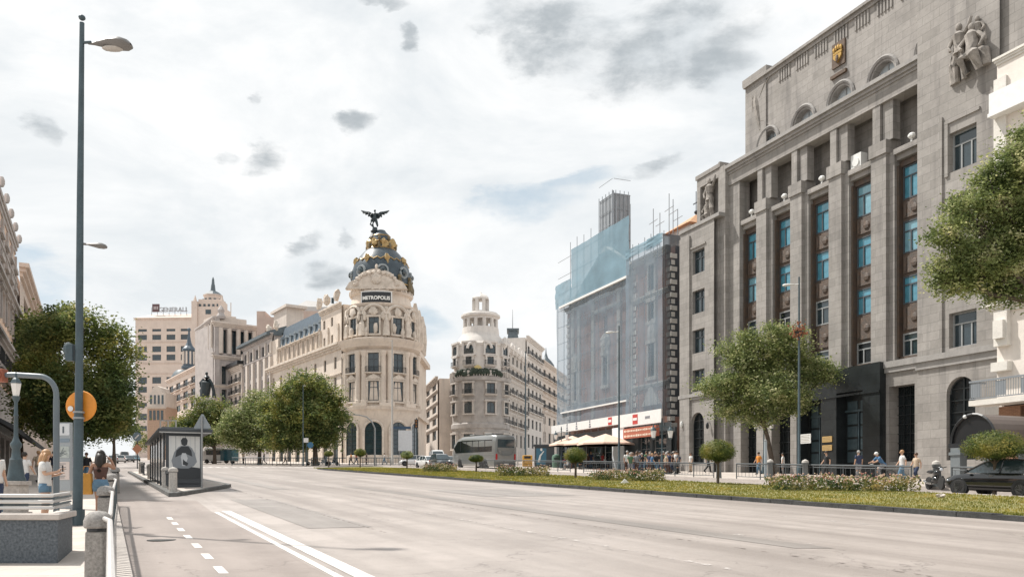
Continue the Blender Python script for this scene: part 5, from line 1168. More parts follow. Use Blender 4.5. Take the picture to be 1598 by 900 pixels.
# right flank of the same building running back to the right
f6 = Fac(784, 186, 1100, 822)
g6 = simple(f6, 'flank_building', 'long grey ornate flank with balconies stepping away right of the pavilion tower', GRAS, 549, 6, [(557, 568), (576, 588), (604, 616), (626, 640), (650, 664), (676, 696)], 800, rowlines=(572, 594, 620, 645, 670), wfrac=.45, style='cross', balc=(1, 2, 3, 4), depth=5, trim=GRAS2)
m = MB(); 
for i in range(7): m.ball((f6.len * (i + .3) / 7, -.2, f6.h(800, 546)), (.8, .6, 1.5), 6, 5, 0, .2)
m.build('parapet_urn', GRAS2, g6)
f7 = Fac(822, f6.t(822) + .5, 1110, 846)
g7 = simple(f7, 'pale_apartment_building', 'pale ornate apartment building with balconies between pavilion-tower flank and the domed grey roof', GRAS2, 536, 4, [(547, 560), (568, 580), (588, 602), (610, 624), (632, 646), (656, 670), (680, 700)], 834, rowlines=(563, 584, 606, 628, 650), wfrac=.5, balc=(0, 1, 2, 3, 4), depth=8)
f8 = Fac(846, f7.t(846) + .5, 1120, 888)
g8 = simple(f8, 'narrow_domed_building', 'narrow beige building with pointed grey dome next to the netted church', PALEST, 572, 6, [(582, 594), (604, 616), (628, 640), (652, 664), (676, 692)], 858, rowlines=(598, 622, 646), wfrac=.45, balc=(0, 1, 2), depth=14)
s_ = f8.t(850) / F; m = MB(); m.lathe([(r * s_, f8.h(850, y)) for r, y in ((17, 574), (16.5, 562), (14, 552), (9, 545), (4, 540), (1.2, 532), (.3, 522))], 12, (f8.u(852, 4), 4, 0)); m.build('dome', DKROOF, g8, smooth=True)
zq = 232.0; s_ = zq / F * 1.0; b0 = Wp(800, zq); t3 = thing('mansard_tower', 'dark grey stepped mansard tower with mast behind the ornate flank', 'tower', b0); q3 = lambda y: CH + (HY - y) * s_ - gz(zq)
m = MB(); m.box(-11 * s_, 14 * s_, 0, 8, -2, q3(556)); m.build('wall', GRAS, t3)
m = MB(); m.box(-11 * s_, 12 * s_, 0, 8, q3(556), q3(526), 0, None, 1.0, 1.0); m.box(-8 * s_, 9 * s_, 1, 7, q3(526), q3(514), 0, None, .3, .3); m.box(-9 * s_, 10 * s_, .8, 7.2, q3(514), q3(511)); m.build('mansard_roof', DKROOF, t3)
m = MB(); m.cyl((0, 4, q3(515)), (0, 4, q3(478)), .14, .05, 5); m.build('mast', STEEL, t3)
# small buildings in the gap
f9 = Fac(655, 232, 500, 683)
g9 = simple(f9, 'gap_building', 'pale flat building with stacked bay windows in the gap right of the dome', PALEST, 602, 3, [(607, 616), (622, 632), (640, 650), (658, 668), (676, 690)], 670, rowlines=(619, 636, 654, 672), wfrac=.55, depth=10, style='plain')
f10 = Fac(683, 245, 560, 708)
g10 = simple(f10, 'distant_building', 'plain beige building at the far end of the gap beside the pavilion-tower corner', PINKST, 604, 2, [(612, 622), (632, 642), (652, 662), (674, 686)], 695, rowlines=(), wfrac=.4, depth=10, style='plain')

# ================================================================== BUILDING AT THE LEFT EDGE
ORN = mat('stucco_orange_pink', (.84, .62, .48), .8, .08, .4, .1, streak=.85); LST = mat('stone_left_grey', (.48, .44, .42), .8, .15, .8, .3)
# facade parallel to the street, left side, facing right: from picture column -60 (near) to 42 (far)
nl = 62.0; KL = nl * (150 - 23); Fz = lambda px: KL / (150 - px)
f11 = Fac(-70, Fz(-70), 150, 23)
LB = f11.root('left_edge_building', 'ornate pink-orange stone building cut by the left edge, dark awning over its cafe', 'building'); L11 = f11.len
u, h = f11.u, f11.h
zt = h(20, 378); m = MB(); rows = [(h(8, b), h(8, t)) for t, b in ((394, 416), (428, 450), (468, 510), (545, 600))]; ops = []
for i in range(9):
    c = L11 * (i + .5) / 9
    for (a, b) in rows: ops.append((c - .65, c + .65, a, b))
dn = h(8, 615)
wall(m, 0, L11, dn, zt, ops, 0, .4); m.box(0, L11, .41, 14, dn, zt); m.build('wall', ORN, LB)
winrow(LB, ops, 0, .4, 'cross', WHITE)
m = MB(); cornice(m, 0, L11, 0, zt + .4, .25, .9); cornice(m, 0, L11, 0, h(8, 455), .5, .6); cornice(m, 0, L11, 0, h(8, 540), .5, .6); cornice(m, 0, L11, 0, h(8, 404), .2, .35)
for i in range(10): c = L11 * i / 9; m.box(max(0, c - .3), min(L11, c + .3), -.15, 0, h(8, 453), zt - .7); m.ball((c, -.3, zt + .7), (.2, .2, .35), 6, 5)
for o in ops: m.box(o[0] - .25, o[0], -.15, 0, o[2], o[3]); m.box(o[1], o[1] + .25, -.15, 0, o[2], o[3]); m.box(o[0] - .35, o[1] + .35, -.3, 0, o[3] + .01, o[3] + .3)
m.build('cornice', LST, LB)
for i in range(9): balcony(LB, L11 * (i + .5) / 9, 0, rows[3][0] - .1, 2.4, .8, BLACK, LST)
m = MB(); wall(m, 0, L11, -3, dn - .01, [(L11 * (i + .5) / 9 - 1.2, L11 * (i + .5) / 9 + 1.2, -1, 3.4) for i in range(9)], -.2, .5); m.box(0, L11, .31, 10, -3, dn - .02); m.build('ground_floor_wall', LST, LB)
for i in range(9): window(LB, L11 * (i + .5) / 9, .28, 0, 2.4, 3.4, 'grid', BLACK, GLASS, name='shop_window')
m = MB(); m.box(4, L11 - 1, -.3, -.21, 3.6, 4.4); m.build('fascia', WHITE, LB)
m = MB(); m.add([(3, -.3, 4.1), (L11 + .5, -.3, 4.1), (L11 + .5, -2.0, 3.2), (3, -2.0, 3.2), (3, -.3, 4.05), (L11 + .5, -.3, 4.05), (L11 + .5, -2.0, 2.95), (3, -2.0, 2.95)], [(0, 1, 2, 3), (4, 7, 6, 5), (3, 2, 6, 7), (1, 5, 6, 2), (0, 3, 7, 4)]); m.build('awning', pm('awning_black', (.03, .032, .035), .8), LB)
# further buildings on the left side, beyond the first one (seen between the trees)
f12 = Fac(31, Fz(29) + 3, 150, 105)
g12 = simple(f12, 'far_left_building', 'dim grey-pink building behind the street trees on the left side', PINKST, 560, 9, [(575, 590), (602, 618), (630, 645), (660, 672)], 80, wfrac=.4, depth=12, style='plain')
# apartment backdrop closing the left street in the distance
f13 = Fac(150, 520, 155, 150.9)
# ================================================================== TREES
LEAFD = mat('leaves_plane', (.1, .1, .03), .55, kind='leaf', cols=[(.04, .07, .03), (.09, .14, .05), (.19, .23, .085), (.40, .38, .17)], clump=.3, tint=(1.5, 1.25, .85), cs=.8, spec=.3)
LEAFG = mat('leaves_golden', (.1, .1, .03), .55, kind='leaf', cols=[(.05, .085, .03), (.13, .17, .06), (.27, .32, .13), (.62, .60, .38)], clump=.6, tint=(1.15, 1.08, .95), cs=1.6, rnd=.5, spec=.3)
LEAFT = mat('leaves_clipped', (.1, .1, .03), .55, kind='leaf', cols=[(.03, .055, .018), (.07, .11, .03), (.18, .20, .06), (.34, .32, .13)], clump=2.0, tint=(1.4, 1.2, .8), spec=.3)
BARK = mat('bark', (.11, .085, .065), .9, .3, 3, .7)
def leafy(m, blobs, n, leaf, seed, cl=.42, per=26, surf=.55):
    rd = random.Random(seed); vol = [b[3] * b[4] * b[5] for b in blobs]; tot = sum(vol)
    for b, v in zip(blobs, vol):
        k = max(3, int(n * v / tot / per))
        for _ in range(k):
            while True:
                d = Vector((rd.uniform(-1, 1), rd.uniform(-1, 1), rd.uniform(-1, 1)))
                if .02 < d.length < 1: break
            L_ = d.length; rr_ = L_ ** surf if rd.random() < .75 else L_
            d = d.normalized() * rr_ * rd.choice([.7, .85, .95, 1.05, 1.15, 1.35])
            c = Vector((b[0] + d.x * b[3], b[1] + d.y * b[4], b[2] + d.z * b[5])); cs = cl * rd.uniform(.6, 1.3)
            for _ in range(per):
                p = c + Vector((rd.gauss(0, cs), rd.gauss(0, cs), rd.gauss(0, cs * .6))); s = leaf * rd.uniform(.6, 1.3)
                a = Vector((rd.uniform(-1, 1), rd.uniform(-1, 1), rd.uniform(-.5, .5))).normalized(); b2 = a.cross(Vector((rd.uniform(-1, 1), rd.uniform(-1, 1), rd.uniform(-1, 1)))).normalized()
                o = len(m.v); m.v += [tuple(p - a * s), tuple(p + b2 * s * .55), tuple(p + a * s), tuple(p - b2 * s * .55)]; m.f.append((o, o + 1, o + 2, o + 3)); m.m.append(0)
def tree(name, label, base, blobs, trunk, n, leaf, mt, seed, group=None, cl=.42, r0=.25, per=26, cat='tree'):
    """blobs are (x,y,z,rx,ry,rz) relative to the base"""
    t = thing(name, label, cat, base, 0, group); rd = random.Random(seed + 50); ext = []
    for b_ in blobs:
        ext.append((b_[0], b_[1], b_[2], b_[3] * .86, b_[4] * .86, b_[5] * .84))
        for _ in range(3):
            a_, e_ = rd.uniform(0, 6.28), rd.uniform(-.5, 1.2); q_ = rd.uniform(.24, .42); ext.append((b_[0] + math.cos(a_) * math.cos(e_) * b_[3] * .98, b_[1] + math.sin(a_) * math.cos(e_) * b_[4] * .98, b_[2] + math.sin(e_) * b_[5] * .98, b_[3] * q_, b_[4] * q_, b_[5] * q_ * .8))
    m = MB(); top = Vector(trunk[-1]); k = len(trunk); m.tube(trunk, [r0 * (1.25 - .6 * i / (k - 1)) if i else r0 * 1.5 for i in range(k)], 9)
    for b in blobs:
        c = Vector(b[:3]); st_ = Vector(trunk[-2]).lerp(top, rd.uniform(.2, 1)); mid = st_.lerp(c, .5) + Vector((rd.uniform(-.3, .3), rd.uniform(-.3, .3), -.25)); m.tube([st_, mid, c], [r0 * .5, r0 * .3, r0 * .12], 6)
        for _ in range(5):
            e = c + Vector((rd.uniform(-.8, .8) * b[3], rd.uniform(-.8, .8) * b[4], rd.uniform(-.4, .8) * b[5])); m.tube([mid.lerp(c, rd.uniform(.3, 1)), mid.lerp(e, .7), e], [r0 * .2, r0 * .12, r0 * .04], 5)
    m.build('trunk', BARK, t, smooth=True)
    m = MB(); leafy(m, ext, n, leaf, seed, cl, per); m.build('crown', mt, t, recalc=False)
    return t
def pblobs(base, lst, flat=.75):
    """crown blobs given as (px, py, radius px x, radius px y, depth offset m) seen at the depth of the tree"""
    o = []; z = base.y
    for (px, py, rx, ry, dy) in lst:
        zz = z + dy; s = zz / F; o.append(((px - CX) * s - base.x, dy, CH + (HY - py) * s - base.z, rx * s, max(rx, ry) * s * flat, ry * s))
    return o
b = Wp(112, 50); tree('street_tree', 'large dense green tree on the left pavement directly behind the orange disc', b, pblobs(b, [(70, 525, 42, 42, 1), (125, 520, 44, 40, 0), (175, 545, 34, 42, 1), (60, 600, 38, 50, -.5), (110, 610, 55, 50, -1), (165, 620, 40, 50, -.5), (75, 655, 38, 34, 0), (50, 640, 26, 36, 0), (105, 672, 40, 24, -.5), (185, 650, 26, 34, .5), (140, 665, 45, 26, -.5), (185, 590, 24, 36, 0), (95, 500, 28, 20, 1)]), [(0, 0, -.2), (.05, 0, 1.6), (-.1, 0, 3.2), (.1, 0, 5)], 64000, .095, LEAFD, 1, 'street trees on the left pavement', .34, .24)
b = Wp(30, 62); tree('street_tree', 'street tree on the left pavement between the left edge building and the large dense tree', b, pblobs(b, [(50, 520, 26, 30, 0), (40, 560, 20, 40, 0), (60, 600, 30, 40, 0)]), [(0, 0, -.2), (.1, 0, 2), (.2, 0, 4), (.5, 0, 6)], 12000, .15, LEAFD, 2, 'street trees on the left pavement', .4, .2)
b = Wp(178, 105); tree('street_tree', 'smaller distant tree along the left kerb beyond the large dense tree', b, pblobs(b, [(180, 640, 26, 30, 0), (165, 665, 25, 20, 0), (200, 668, 14, 16, 2)]), [(0, 0, -.2), (0, 0, 2), (0, 0, 4)], 10000, .2, LEAFD, 3, 'street trees on the left pavement', .5, .2)
gt = 'trees in front of the cream corner building'
b = Wp(492, 122); tree('street_tree', 'broad dark green tree in front of the domed cream corner building', b, pblobs(b, [(480, 605, 34, 26, 0), (455, 625, 32, 30, -1), (505, 625, 28, 30, 0), (485, 650, 50, 28, -1), (440, 660, 34, 26, 0), (520, 658, 22, 26, 0), (470, 684, 50, 20, 0), (440, 690, 30, 16, 0), (510, 682, 24, 12, 0), (430, 632, 24, 22, 1)]), [(0, 0, -.2), (0, 0, 2), (-.3, 0, 4), (-1, 0, 7)], 60000, .165, LEAFD, 4, gt, .55, .32)
b = Wp(405, 132); tree('street_tree', 'yellow-green tree left of the broad dark tree and below the pilaster building', b, pblobs(b, [(400, 635, 24, 22, 0), (385, 658, 34, 24, 0), (415, 664, 26, 24, -1), (360, 672, 24, 18, 0), (395, 688, 38, 18, 0)]), [(0, 0, -.2), (0, 0, 2), (0, 0, 5)], 34000, .165, LEAFG, 5, gt, .55, .26)
b = Wp(335, 145); tree('street_tree', 'mid green tree above the blue van, right of the bus shelter', b, pblobs(b, [(330, 640, 26, 20, 0), (310, 655, 28, 20, 0), (350, 662, 26, 22, 0), (330, 680, 36, 16, 0), (295, 672, 30, 16, 1), (285, 662, 20, 12, 2)]), [(0, 0, -.2), (0, 0, 2), (0, 0, 5)], 28000, .17, LEAFD, 6, gt, .55, .26)
b = Wp(235, 240); tree('street_tree', 'small far tree left of the bus shelter below the tower block', b, pblobs(b, [(232, 690, 14, 14, 0), (218, 695, 10, 10, 0)]), [(0, 0, -.2), (0, 0, 1.5), (0, 0, 3)], 2500, .2, LEAFD, 7, gt, .6, .2)
b = Wp(1205, 58.5); tree('plaza_tree', 'airy yellow-green tree with pale blossom in front of the stone office building', b, pblobs(b, [(1180, 560, 42, 36, 0), (1225, 545, 36, 30, 0), (1260, 580, 38, 26, .5), (1290, 585, 20, 16, .5), (1140, 600, 38, 22, 0), (1110, 605, 26, 14, .5), (1200, 610, 46, 32, -1), (1150, 635, 36, 22, 0), (1235, 625, 34, 26, 0), (1185, 650, 30, 16, 0), (1215, 520, 26, 12, 0), (1170, 530, 22, 16, 0), (1135, 545, 20, 12, 0)]), [(0, 0, -.2), (-.05, 0, 1.4), (-.3, .1, 2.9), (-.8, 0, 4.6)], 56000, .085, LEAFG, 8, None, .36, .17)
b = Wp(1625, 26); tree('foreground_tree', 'large golden-leaved tree reaching in at the right edge above the clipped ball tree', b, pblobs(b, [(1598, 250, 42, 44, 0), (1560, 300, 48, 44, 0), (1510, 330, 40, 28, 0), (1480, 365, 34, 26, -.2), (1590, 360, 60, 60, 0), (1530, 410, 52, 36, 0), (1490, 440, 42, 26, 0), (1575, 440, 50, 40, .3), (1610, 210, 30, 26, 0), (1660, 300, 60, 80, .3), (1660, 420, 60, 60, .2), (1467, 415, 22, 18, 0)], .6), [(0, 0, -.2), (.0, 0, 2.6), (.15, 0, 5.2), (.1, 0, 8)], 100000, .052, LEAFG, 9, None, .17, .2, 24)
# clipped ball trees on the median
BALL = [(1552, 33, 45, 26, 698, 'rightmost and largest clipped ball tree, in front of the black car'), (1120, 44, 27, 19, 705, 'clipped ball tree on the median below the airy plaza tree'), (898, 55, 17.5, 13.5, 711, 'clipped ball tree on the median before the cafe parasols'),
        (743, 74, 11, 6, 715.5, 'low dark clipped tree before the silver coach'), (635, 88, 10, 6.5, 710, 'brownish small clipped tree right of the tall mast'), (562, 98, 9, 7, 706.5, 'small clipped tree in front of the corner building entrance'), (513, 101, 7, 5, 708, 'leftmost tiny clipped tree at the tip of the median')]
for i, (px, z, rx, ry, cy, lab) in enumerate(BALL):
    b = Wp(px, z, .12); s = z / F; hz = CH + (HY - cy) * s - b.z; t = thing('clipped_tree', lab, 'tree', b, 0, 'clipped ball trees on the median')
    m = MB(); m.tube([(0, 0, -.1), (.02, 0, hz * .5), (0, 0, hz)], [.085, .07, .06], 7); 
    for k in range(6): a = k * 1.05; m.tube([(0, 0, hz - ry * s), (math.cos(a) * rx * s * .6, math.sin(a) * rx * s * .6, hz)], [.04, .015], 5)
    m.build('trunk', BARK, t)
    m = MB(); m.ball((0, 0, hz), (rx * s * .72, rx * s * .72, ry * s * .66), 12, 8, 0, .05); rd = random.Random(i); nl_ = int(7000 if i < 2 else 3500 if i < 4 else 1500)
    for _ in range(nl_):
        d = Vector((rd.gauss(0, 1), rd.gauss(0, 1), rd.gauss(0, 1))).normalized() * rd.uniform(.74, 1.06) * (1.0 + .08 * math.sin(rd.random() * 6.28)); zf_ = .8 if d.z < 0 else 1
        p = Vector((d.x * rx * s, d.y * rx * s, hz + d.z * ry * s * zf_)); q = (.035 if i < 3 else .06) * rd.uniform(.6, 1.4); a = d.cross(Vector((rd.uniform(-1, 1), rd.uniform(-1, 1), rd.uniform(-1, 1)))).normalized(); b2 = a.cross(d + Vector((rd.gauss(0, .5), rd.gauss(0, .5), rd.gauss(0, .5)))).normalized()
        o = len(m.v); m.v += [tuple(p - a * q), tuple(p + b2 * q * .6), tuple(p + a * q), tuple(p - b2 * q * .6)]; m.f.append((o, o + 1, o + 2, o + 3)); m.m.append(0)
    m.build('crown', LEAFT if i != 4 else LEAFG, t, recalc=False)
# flower beds
FLG = mat('flowerbed_leaves', (.1, .1, .03), .6, kind='leaf', cols=[(.03, .055, .02), (.06, .10, .035), (.16, .17, .08), (.40, .36, .24)], clump=1.5); FLP = mat('flower_petals', (.7, .5, .4), .6, kind='leaf', cols=[(.45, .12, .09), (.70, .50, .42), (.80, .70, .55), (.55, .25, .22)], clump=1.2, tint=(1, 1, 1))
BEDS = [(1215, 1430, 754, 772, 'longest flower bed of pale pink blossom in front of the black portal'), (982, 1038, 741, 755, 'short flower bed left of centre median before the church tower'), (925, 978, 741, 753, 'short flower bed between ball tree and litter on the median'), (775, 858, 734, 746, 'pale flower bed below the rear of the silver coach'), (658, 715, 729, 738.5, 'smallest flower bed, in front of the dark parked car')]
for i, (xa, xb, yt, yb_, lab) in enumerate(BEDS):
    z = dep(yb_) + 1.0; A_, B_ = Wp(xa, z, .12), Wp(xb, z, .12)
    d = Vector((-.437, .9, 0)).normalized(); # beds run with the street
    zl_ = z + (5 if i == 0 else 3); 
    cA = A_; L_ = (B_ - A_).length; t = thing('flower_bed', lab, 'flower bed', ((A_ + B_) / 2), 0, 'flower beds on the median'); rd = random.Random(20 + i); hgt = (yb_ - yt) * z / F * 1.35
    sl = -.18
    m = MB(); f_ = MB()
    for k in range(int(L_ / .34)):
        for row in range(4):
            x = -L_ / 2 + .17 + k * .34 + rd.uniform(-.08, .08); y = row * .42 + rd.uniform(-.1, .1) - x * .25; hh_ = hgt * rd.uniform(.6, 1.05); g_ = gz(z + y) - gz(z)
            for _ in range(40):
                p = Vector((x + rd.gauss(0, .13), y + rd.gauss(0, .13), g_ + rd.uniform(0, hh_))); q = rd.uniform(.05, .10); a = Vector((rd.uniform(-1, 1), rd.uniform(-1, 1), rd.uniform(-.3, 1))).normalized(); b2 = a.cross(Vector((rd.uniform(-1, 1), rd.uniform(-1, 1), .2))).normalized()
                o = len(m.v); m.v += [tuple(p - a * q), tuple(p + b2 * q * .5), tuple(p + a * q), tuple(p - b2 * q * .5)]; m.f.append((o, o + 1, o + 2, o + 3)); m.m.append(0)
            for _ in range(7):
                p = Vector((x + rd.gauss(0, .14), y + rd.gauss(0, .14), g_ + hh_ * rd.uniform(.75, 1.15))); q = rd.uniform(.025, .045); f_.ball(p, (q, q, q * .8), 5, 3)
    m.build('foliage', FLG, t, recalc=False); f_.build('blossom', FLP, t)
# ================================================================== STREET FURNITURE
def lamp_head(m, p, d, L_, w, mi=0):
    """cobra-head luminaire from p along horizontal direction d"""
    p = Vector(p); d = Vector(d).normalized(); n = 9; pts = []; 
    sec = [(0, .10, .09), (.12, .2, .15), (.35, .55, .45), (.6, .95, .75), (.82, 1.0, .75), (.95, .7, .5), (1.0, .15, .12)]
    side = d.cross(Vector((0, 0, 1))); o = len(m.v); N_ = 12
    for f_, a, b in sec:
        c = p + d * (L_ * f_) + Vector((0, 0, -.14 * f_ * L_ * .6))
        for k in range(N_): t = 2 * math.pi * k / N_; m.v.append(tuple(c + side * (math.cos(t) * a * w / 2) + Vector((0, 0, 1)) * (math.sin(t) * b * w * (.32 if math.sin(t) > 0 else .26))))
    for i in range(len(sec) - 1):
        for k in range(N_): m.f.append((o + i * N_ + k, o + i * N_ + (k + 1) % N_, o + (i + 1) * N_ + (k + 1) % N_, o + (i + 1) * N_ + k)); m.m.append(mi)
HEADM = pm('lamp_head_grey', (.17, .165, .16), .45); LENS = pm('lamp_lens', (.45, .43, .40), .15)
# tall foreground lamp
b = Wp(121, 18.4, .13); LP = thing('street_lamp', 'tall grey-green street lamp pole in the left foreground carrying two lamp heads', 'street lamp', b)
sc = 18.4 / F; q = lambda y: CH + (HY - y) * sc - b.z; tx = (128 - 121) * sc
m = MB(); m.tube([(0, 0, 0), (0, 0, .35)], .15, 14); m.tube([(0, 0, .3), (tx * .25, 0, q(650)), (tx * .3, 0, q(640)), (tx * .6, 0, q(300)), (tx, 0, q(36))], [.105, .1, .085, .07, .05], 14); m.ball((tx, 0, q(28)), (.075, .075, .06), 10, 6); m.build('pole', IRON, LP, smooth=True)
m = MB()
for yy in (643, 652): m.lathe([(.108, q(yy) - .02), (.118, q(yy) - .02), (.118, q(yy) + .02), (.108, q(yy) + .02)], 14, (tx * .27, 0, 0))
m.build('clamp_band', STEEL, LP)
m = MB(); m.cyl((tx, 0, q(67)), (tx + .22, -.05, q(68)), .03, n=7); m.build('arm', IRON, LP); m = MB(); lamp_head(m, (tx + .14, 0, q(69)), (1, -.15, 0), 1.02, .48); hd = m.build('lamp_head', HEADM, LP, smooth=True)
m = MB(); m.ball((tx + .72, -.08, q(79)), (.24, .13, .05), 12, 6); m.build('lens', LENS, hd)
m = MB(); m.cyl((tx * .55, 0, q(380)), (tx * .55 + .12, .05, q(380)), .025, n=6); lamp_head(m, (tx * .5 + .06, .03, q(380)), (1, .15, 0), .5, .26); m.build('lamp_head', HEADM, LP, smooth=True)
m = MB(); m.box(-.24, -.08, -.07, .07, q(563), q(537)); m.ball((-.2, 0, q(545)), (.12, .1, .16), 8, 6); m.build('loudspeaker_box', IRON, LP, bevel=.01)
m = MB(); m.box(-.1, -.02, -.16, -.1, q(815), q(795)); m.build('hatch', IRON, LP)
# orange disc hung on the pole
dc = thing('round_disc_sign', 'orange round disc behind the tall lamp pole', 'sign', (b.x, b.y + .16, 0)); dc.location.z = CH + (HY - 632.5) * sc
m = MB(); m.lathe([(0, -.02), (.33, -.02), (.345, 0), (.33, .035), (.28, .05), (0, .05)], 32); d_ = m.build('disc', pm('disc_orange', (.72, .27, .03), .45, var=.1), dc, smooth=True); d_.rotation_euler = (R(90), 0, R(0))
m = MB(); m.lathe([(0, 0), (.06, 0), (.06, .02), (0, .02)], 16, (-.2, -.07, -.06)); m.v = [(x, -.065 - (z + .06), -.06 + (y + .07)) for x, y, z in m.v]; m.build('reflector', WHITE, dc)
m = MB(); m.box(-.05, .05, -.16, -.05, -.05, .05); m.build('bracket', STEEL, dc)
# gooseneck signal arm at the left
b = Wp(88, 21.5, .13); sc = 21.5 / F; q = lambda y: CH + (HY - y) * sc - b.z; t = thing('signal_pole', 'grey pole bending over to the left edge beside the info panel', 'traffic signal pole', b)
m = MB(); pts = [(0, 0, 0), (0, 0, q(640)), (0, 0, q(625))]
for k in range(9): a = R(90 * k / 8); pts.append((-.45 + .45 * math.cos(a), 0, q(617) + .5 * math.sin(a)))
pts += [(-1.1, 0, q(584.5)), (-1.75, 0, q(586))]; m.tube(pts, [.075] * 3 + [.068] * (len(pts) - 3), 12); m.build('pole', pm('pole_blue_grey', (.13, .16, .18), .4), t, smooth=True)
m = MB(); m.box(-1.55, -1.3, -.16, .1, q(596), q(576)); m.cyl((-1.42, -.17, q(586)), (-1.42, -.2, q(586)), .1, n=12); m.build('signal_head', pm('signal_rust', (.28, .09, .05), .6), t, bevel=.02)
# info panel
b = Wp(101, 24, .13); sc = 24 / F; q = lambda y: CH + (HY - y) * sc - b.z; t = thing('info_panel', 'slim white and grey timetable panel between the bent pole and tall lamp', 'information panel', b, R(-4)); w_ = 11 * sc
m = MB(); m.box(-w_, w_, -.06, .06, q(765) - .0, q(659)); m.box(-w_ - .03, w_ + .03, -.09, .09, 0, .12); m.build('body', pm('panel_grey', (.33, .36, .38), .5), t)
for (ya, yb_, mm, nm) in ((661, 679, 'w', 'header_board'), (684, 690, 'g', 'strip_board'), (696, 714, 'map', 'map_board'), (720, 748, 'cream', 'timetable_board')):
    m = MB(); m.box(-w_ + .02, w_ - .02, -.075, -.061, q(yb_), q(ya)); k = m.build(nm, {'w': pm('panel_white', (.62, .64, .66), .4), 'g': pm('panel_slate', (.20, .25, .30), .4), 'map': pm('panel_map', (.42, .46, .44), .4, var=.3, scale=8), 'cream': pm('panel_cream', (.62, .54, .50), .5)}[mm], t)
    m = MB(); rd = random.Random(ya)
    if mm == 'cream':
        for i in range(9): zz = q(ya) - .06 - i * .05; m.box(-w_ + .06, -w_ + .06 + rd.uniform(.12, .26), -.08, -.0751, zz - .008, zz + .008)
    elif mm == 'map':
        for i in range(5): a_ = Vector((rd.uniform(-w_ + .04, 0), -.078, rd.uniform(q(yb_) + .03, q(ya) - .03))); b_ = Vector((rd.uniform(0, w_ - .04), -.078, rd.uniform(q(yb_) + .03, q(ya) - .03))); m.cyl(a_, b_, .006, n=4)
    elif mm == 'w': m.box(-.02, .03, -.08, -.0751, q(yb_) + .06, q(ya) - .08)
    if m.v: m.build('print', pm('print_dark', (.10, .12, .14), .6), k)
# ornate lamp on stone pedestal
def ornate(label, px, z, ptop, pped, pglass, hgl, name='ornate_lamp', twin=False):
    b = Wp(px, z, .13); sc = z / F; q = lambda y: CH + (HY - y) * sc - b.z; t = thing(name, label, 'street lamp', b, 0); return b, sc, q, t
b, sc, q, t = ornate('dark cast iron lamp with white lantern on a square stone pedestal at far left', 25, 20.5, 0, 0, 0, 0)
zp = q(750); m = MB(); m.box(-.20, .20, -.20, .20, 0, zp - .1); m.box(-.25, .25, -.25, .25, zp - .1, zp); m.box(-.26, .26, -.26, .26, 0, .15); m.build('pedestal', pm('granite_warm', (.42, .39, .36), .8, var=.2, scale=12), t, bevel=.01)
k_ = [(.22, 0), (.22, .05), (.19, .12), (.14, .5), (.15, .52), (.10, .6), (.09, .8), (.12, .84), (.13, .92), (.08, 1.0), (.05, 1.1), (.045, 1.6), (.06, 1.62), (.045, 1.66), (.04, 1.95), (.065, 2.0), (.10, 2.1)]
fz = (q(618) - zp) / 2.1; m = MB(); m.lathe([(r_, zp + z_ * fz) for r_, z_ in k_], 12); m.build('post', IRON, t, smooth=True)
def lantern(t, c, s, nm='lantern'):
    m = MB(); m.lathe([(.10 * s, 0), (.17 * s, .40 * s), (.165 * s, .42 * s)], 6, c); l = m.build(nm, pm('lantern_glass', (.75, .73, .70), .3), t); m = MB(); m.lathe([(.19 * s, .42 * s), (.12 * s, .55 * s), (.05 * s, .62 * s), (.03 * s, .75 * s), (0, .8 * s)], 6, c); m.lathe([(.05 * s, -.1 * s), (.12 * s, 0)], 6, c); m.build('lantern_cap', IRON, l)
lantern(t, (0, 0, q(618)), .75)
# granite stair parapet with rails, bottom left
PARG = mat('granite_speckled', (.12, .135, .15), .75, .5, 28, .3, col2=(.03, .04, .05)); COP = pm('parapet_coping', (.52, .47, .43), .75, var=.12, scale=6, bump=.2)
zc = 12.0; b = Wp(0, zc, 0); t = thing('stair_parapet', 'speckled grey granite parapet with pale coping and metal rails at bottom left', 'parapet', (0, 0, 0))
xr = (90 - CX) / F * zc; g0 = gz(zc); hp = .84
back = [(xr + .3 * (-.487) * 0 - .0, zc), (xr - .487 * 1.6 + .18, zc + 1.75)]
m = MB(); P0, P1 = (xr, zc), ((113 - CX) / F * 13.6, 13.6); P2 = (P1[0] - .9, P1[1] + .35); 
m.slab([(-12, zc), P0, P1, P2, (-12, zc + 2.0)][::1], g0 - .1, g0 + hp - .09); m.build('wall', PARG, t)
m = MB(); e = .05; m.slab([(-12, zc - e), (P0[0] + e, P0[1] - e), (P1[0] + e, P1[1]), (P1[0] + .02, P1[1] + .1), (P1[0] - .32, P1[1] + .1), (P0[0] - .32, P0[1] + .36), (-12, zc + .36)], g0 + hp - .088, g0 + hp); m.build('coping', COP, t, bevel=.015)
RAILW = pm('rail_white_metal', (.62, .60, .58), .35, metal=.3)
ry = zc + .2
for i, zz in enumerate((.08, .17, .26)):
    m = MB(); m.tube([(-12, ry, g0 + hp + zz), (P0[0] - .42, ry, g0 + hp + zz), (P0[0] - .25, ry + .1, g0 + hp + zz), (P1[0] - .08, P1[1] + .05, g0 + hp + zz + .03)], .026, 8); m.build('rail', RAILW if i != 1 else RAILW, t, smooth=True)
for i, zz in enumerate((.125, .215)):
    m = MB(); m.tube([(-12, ry + .05, g0 + hp + zz), (P0[0] - .42, ry + .05, g0 + hp + zz), (P0[0] - .25, ry + .15, g0 + hp + zz), (P1[0] - .08, P1[1] + .1, g0 + hp + zz + .03)], .016, 6); m.build('dark_rail', IRON, t, smooth=True)
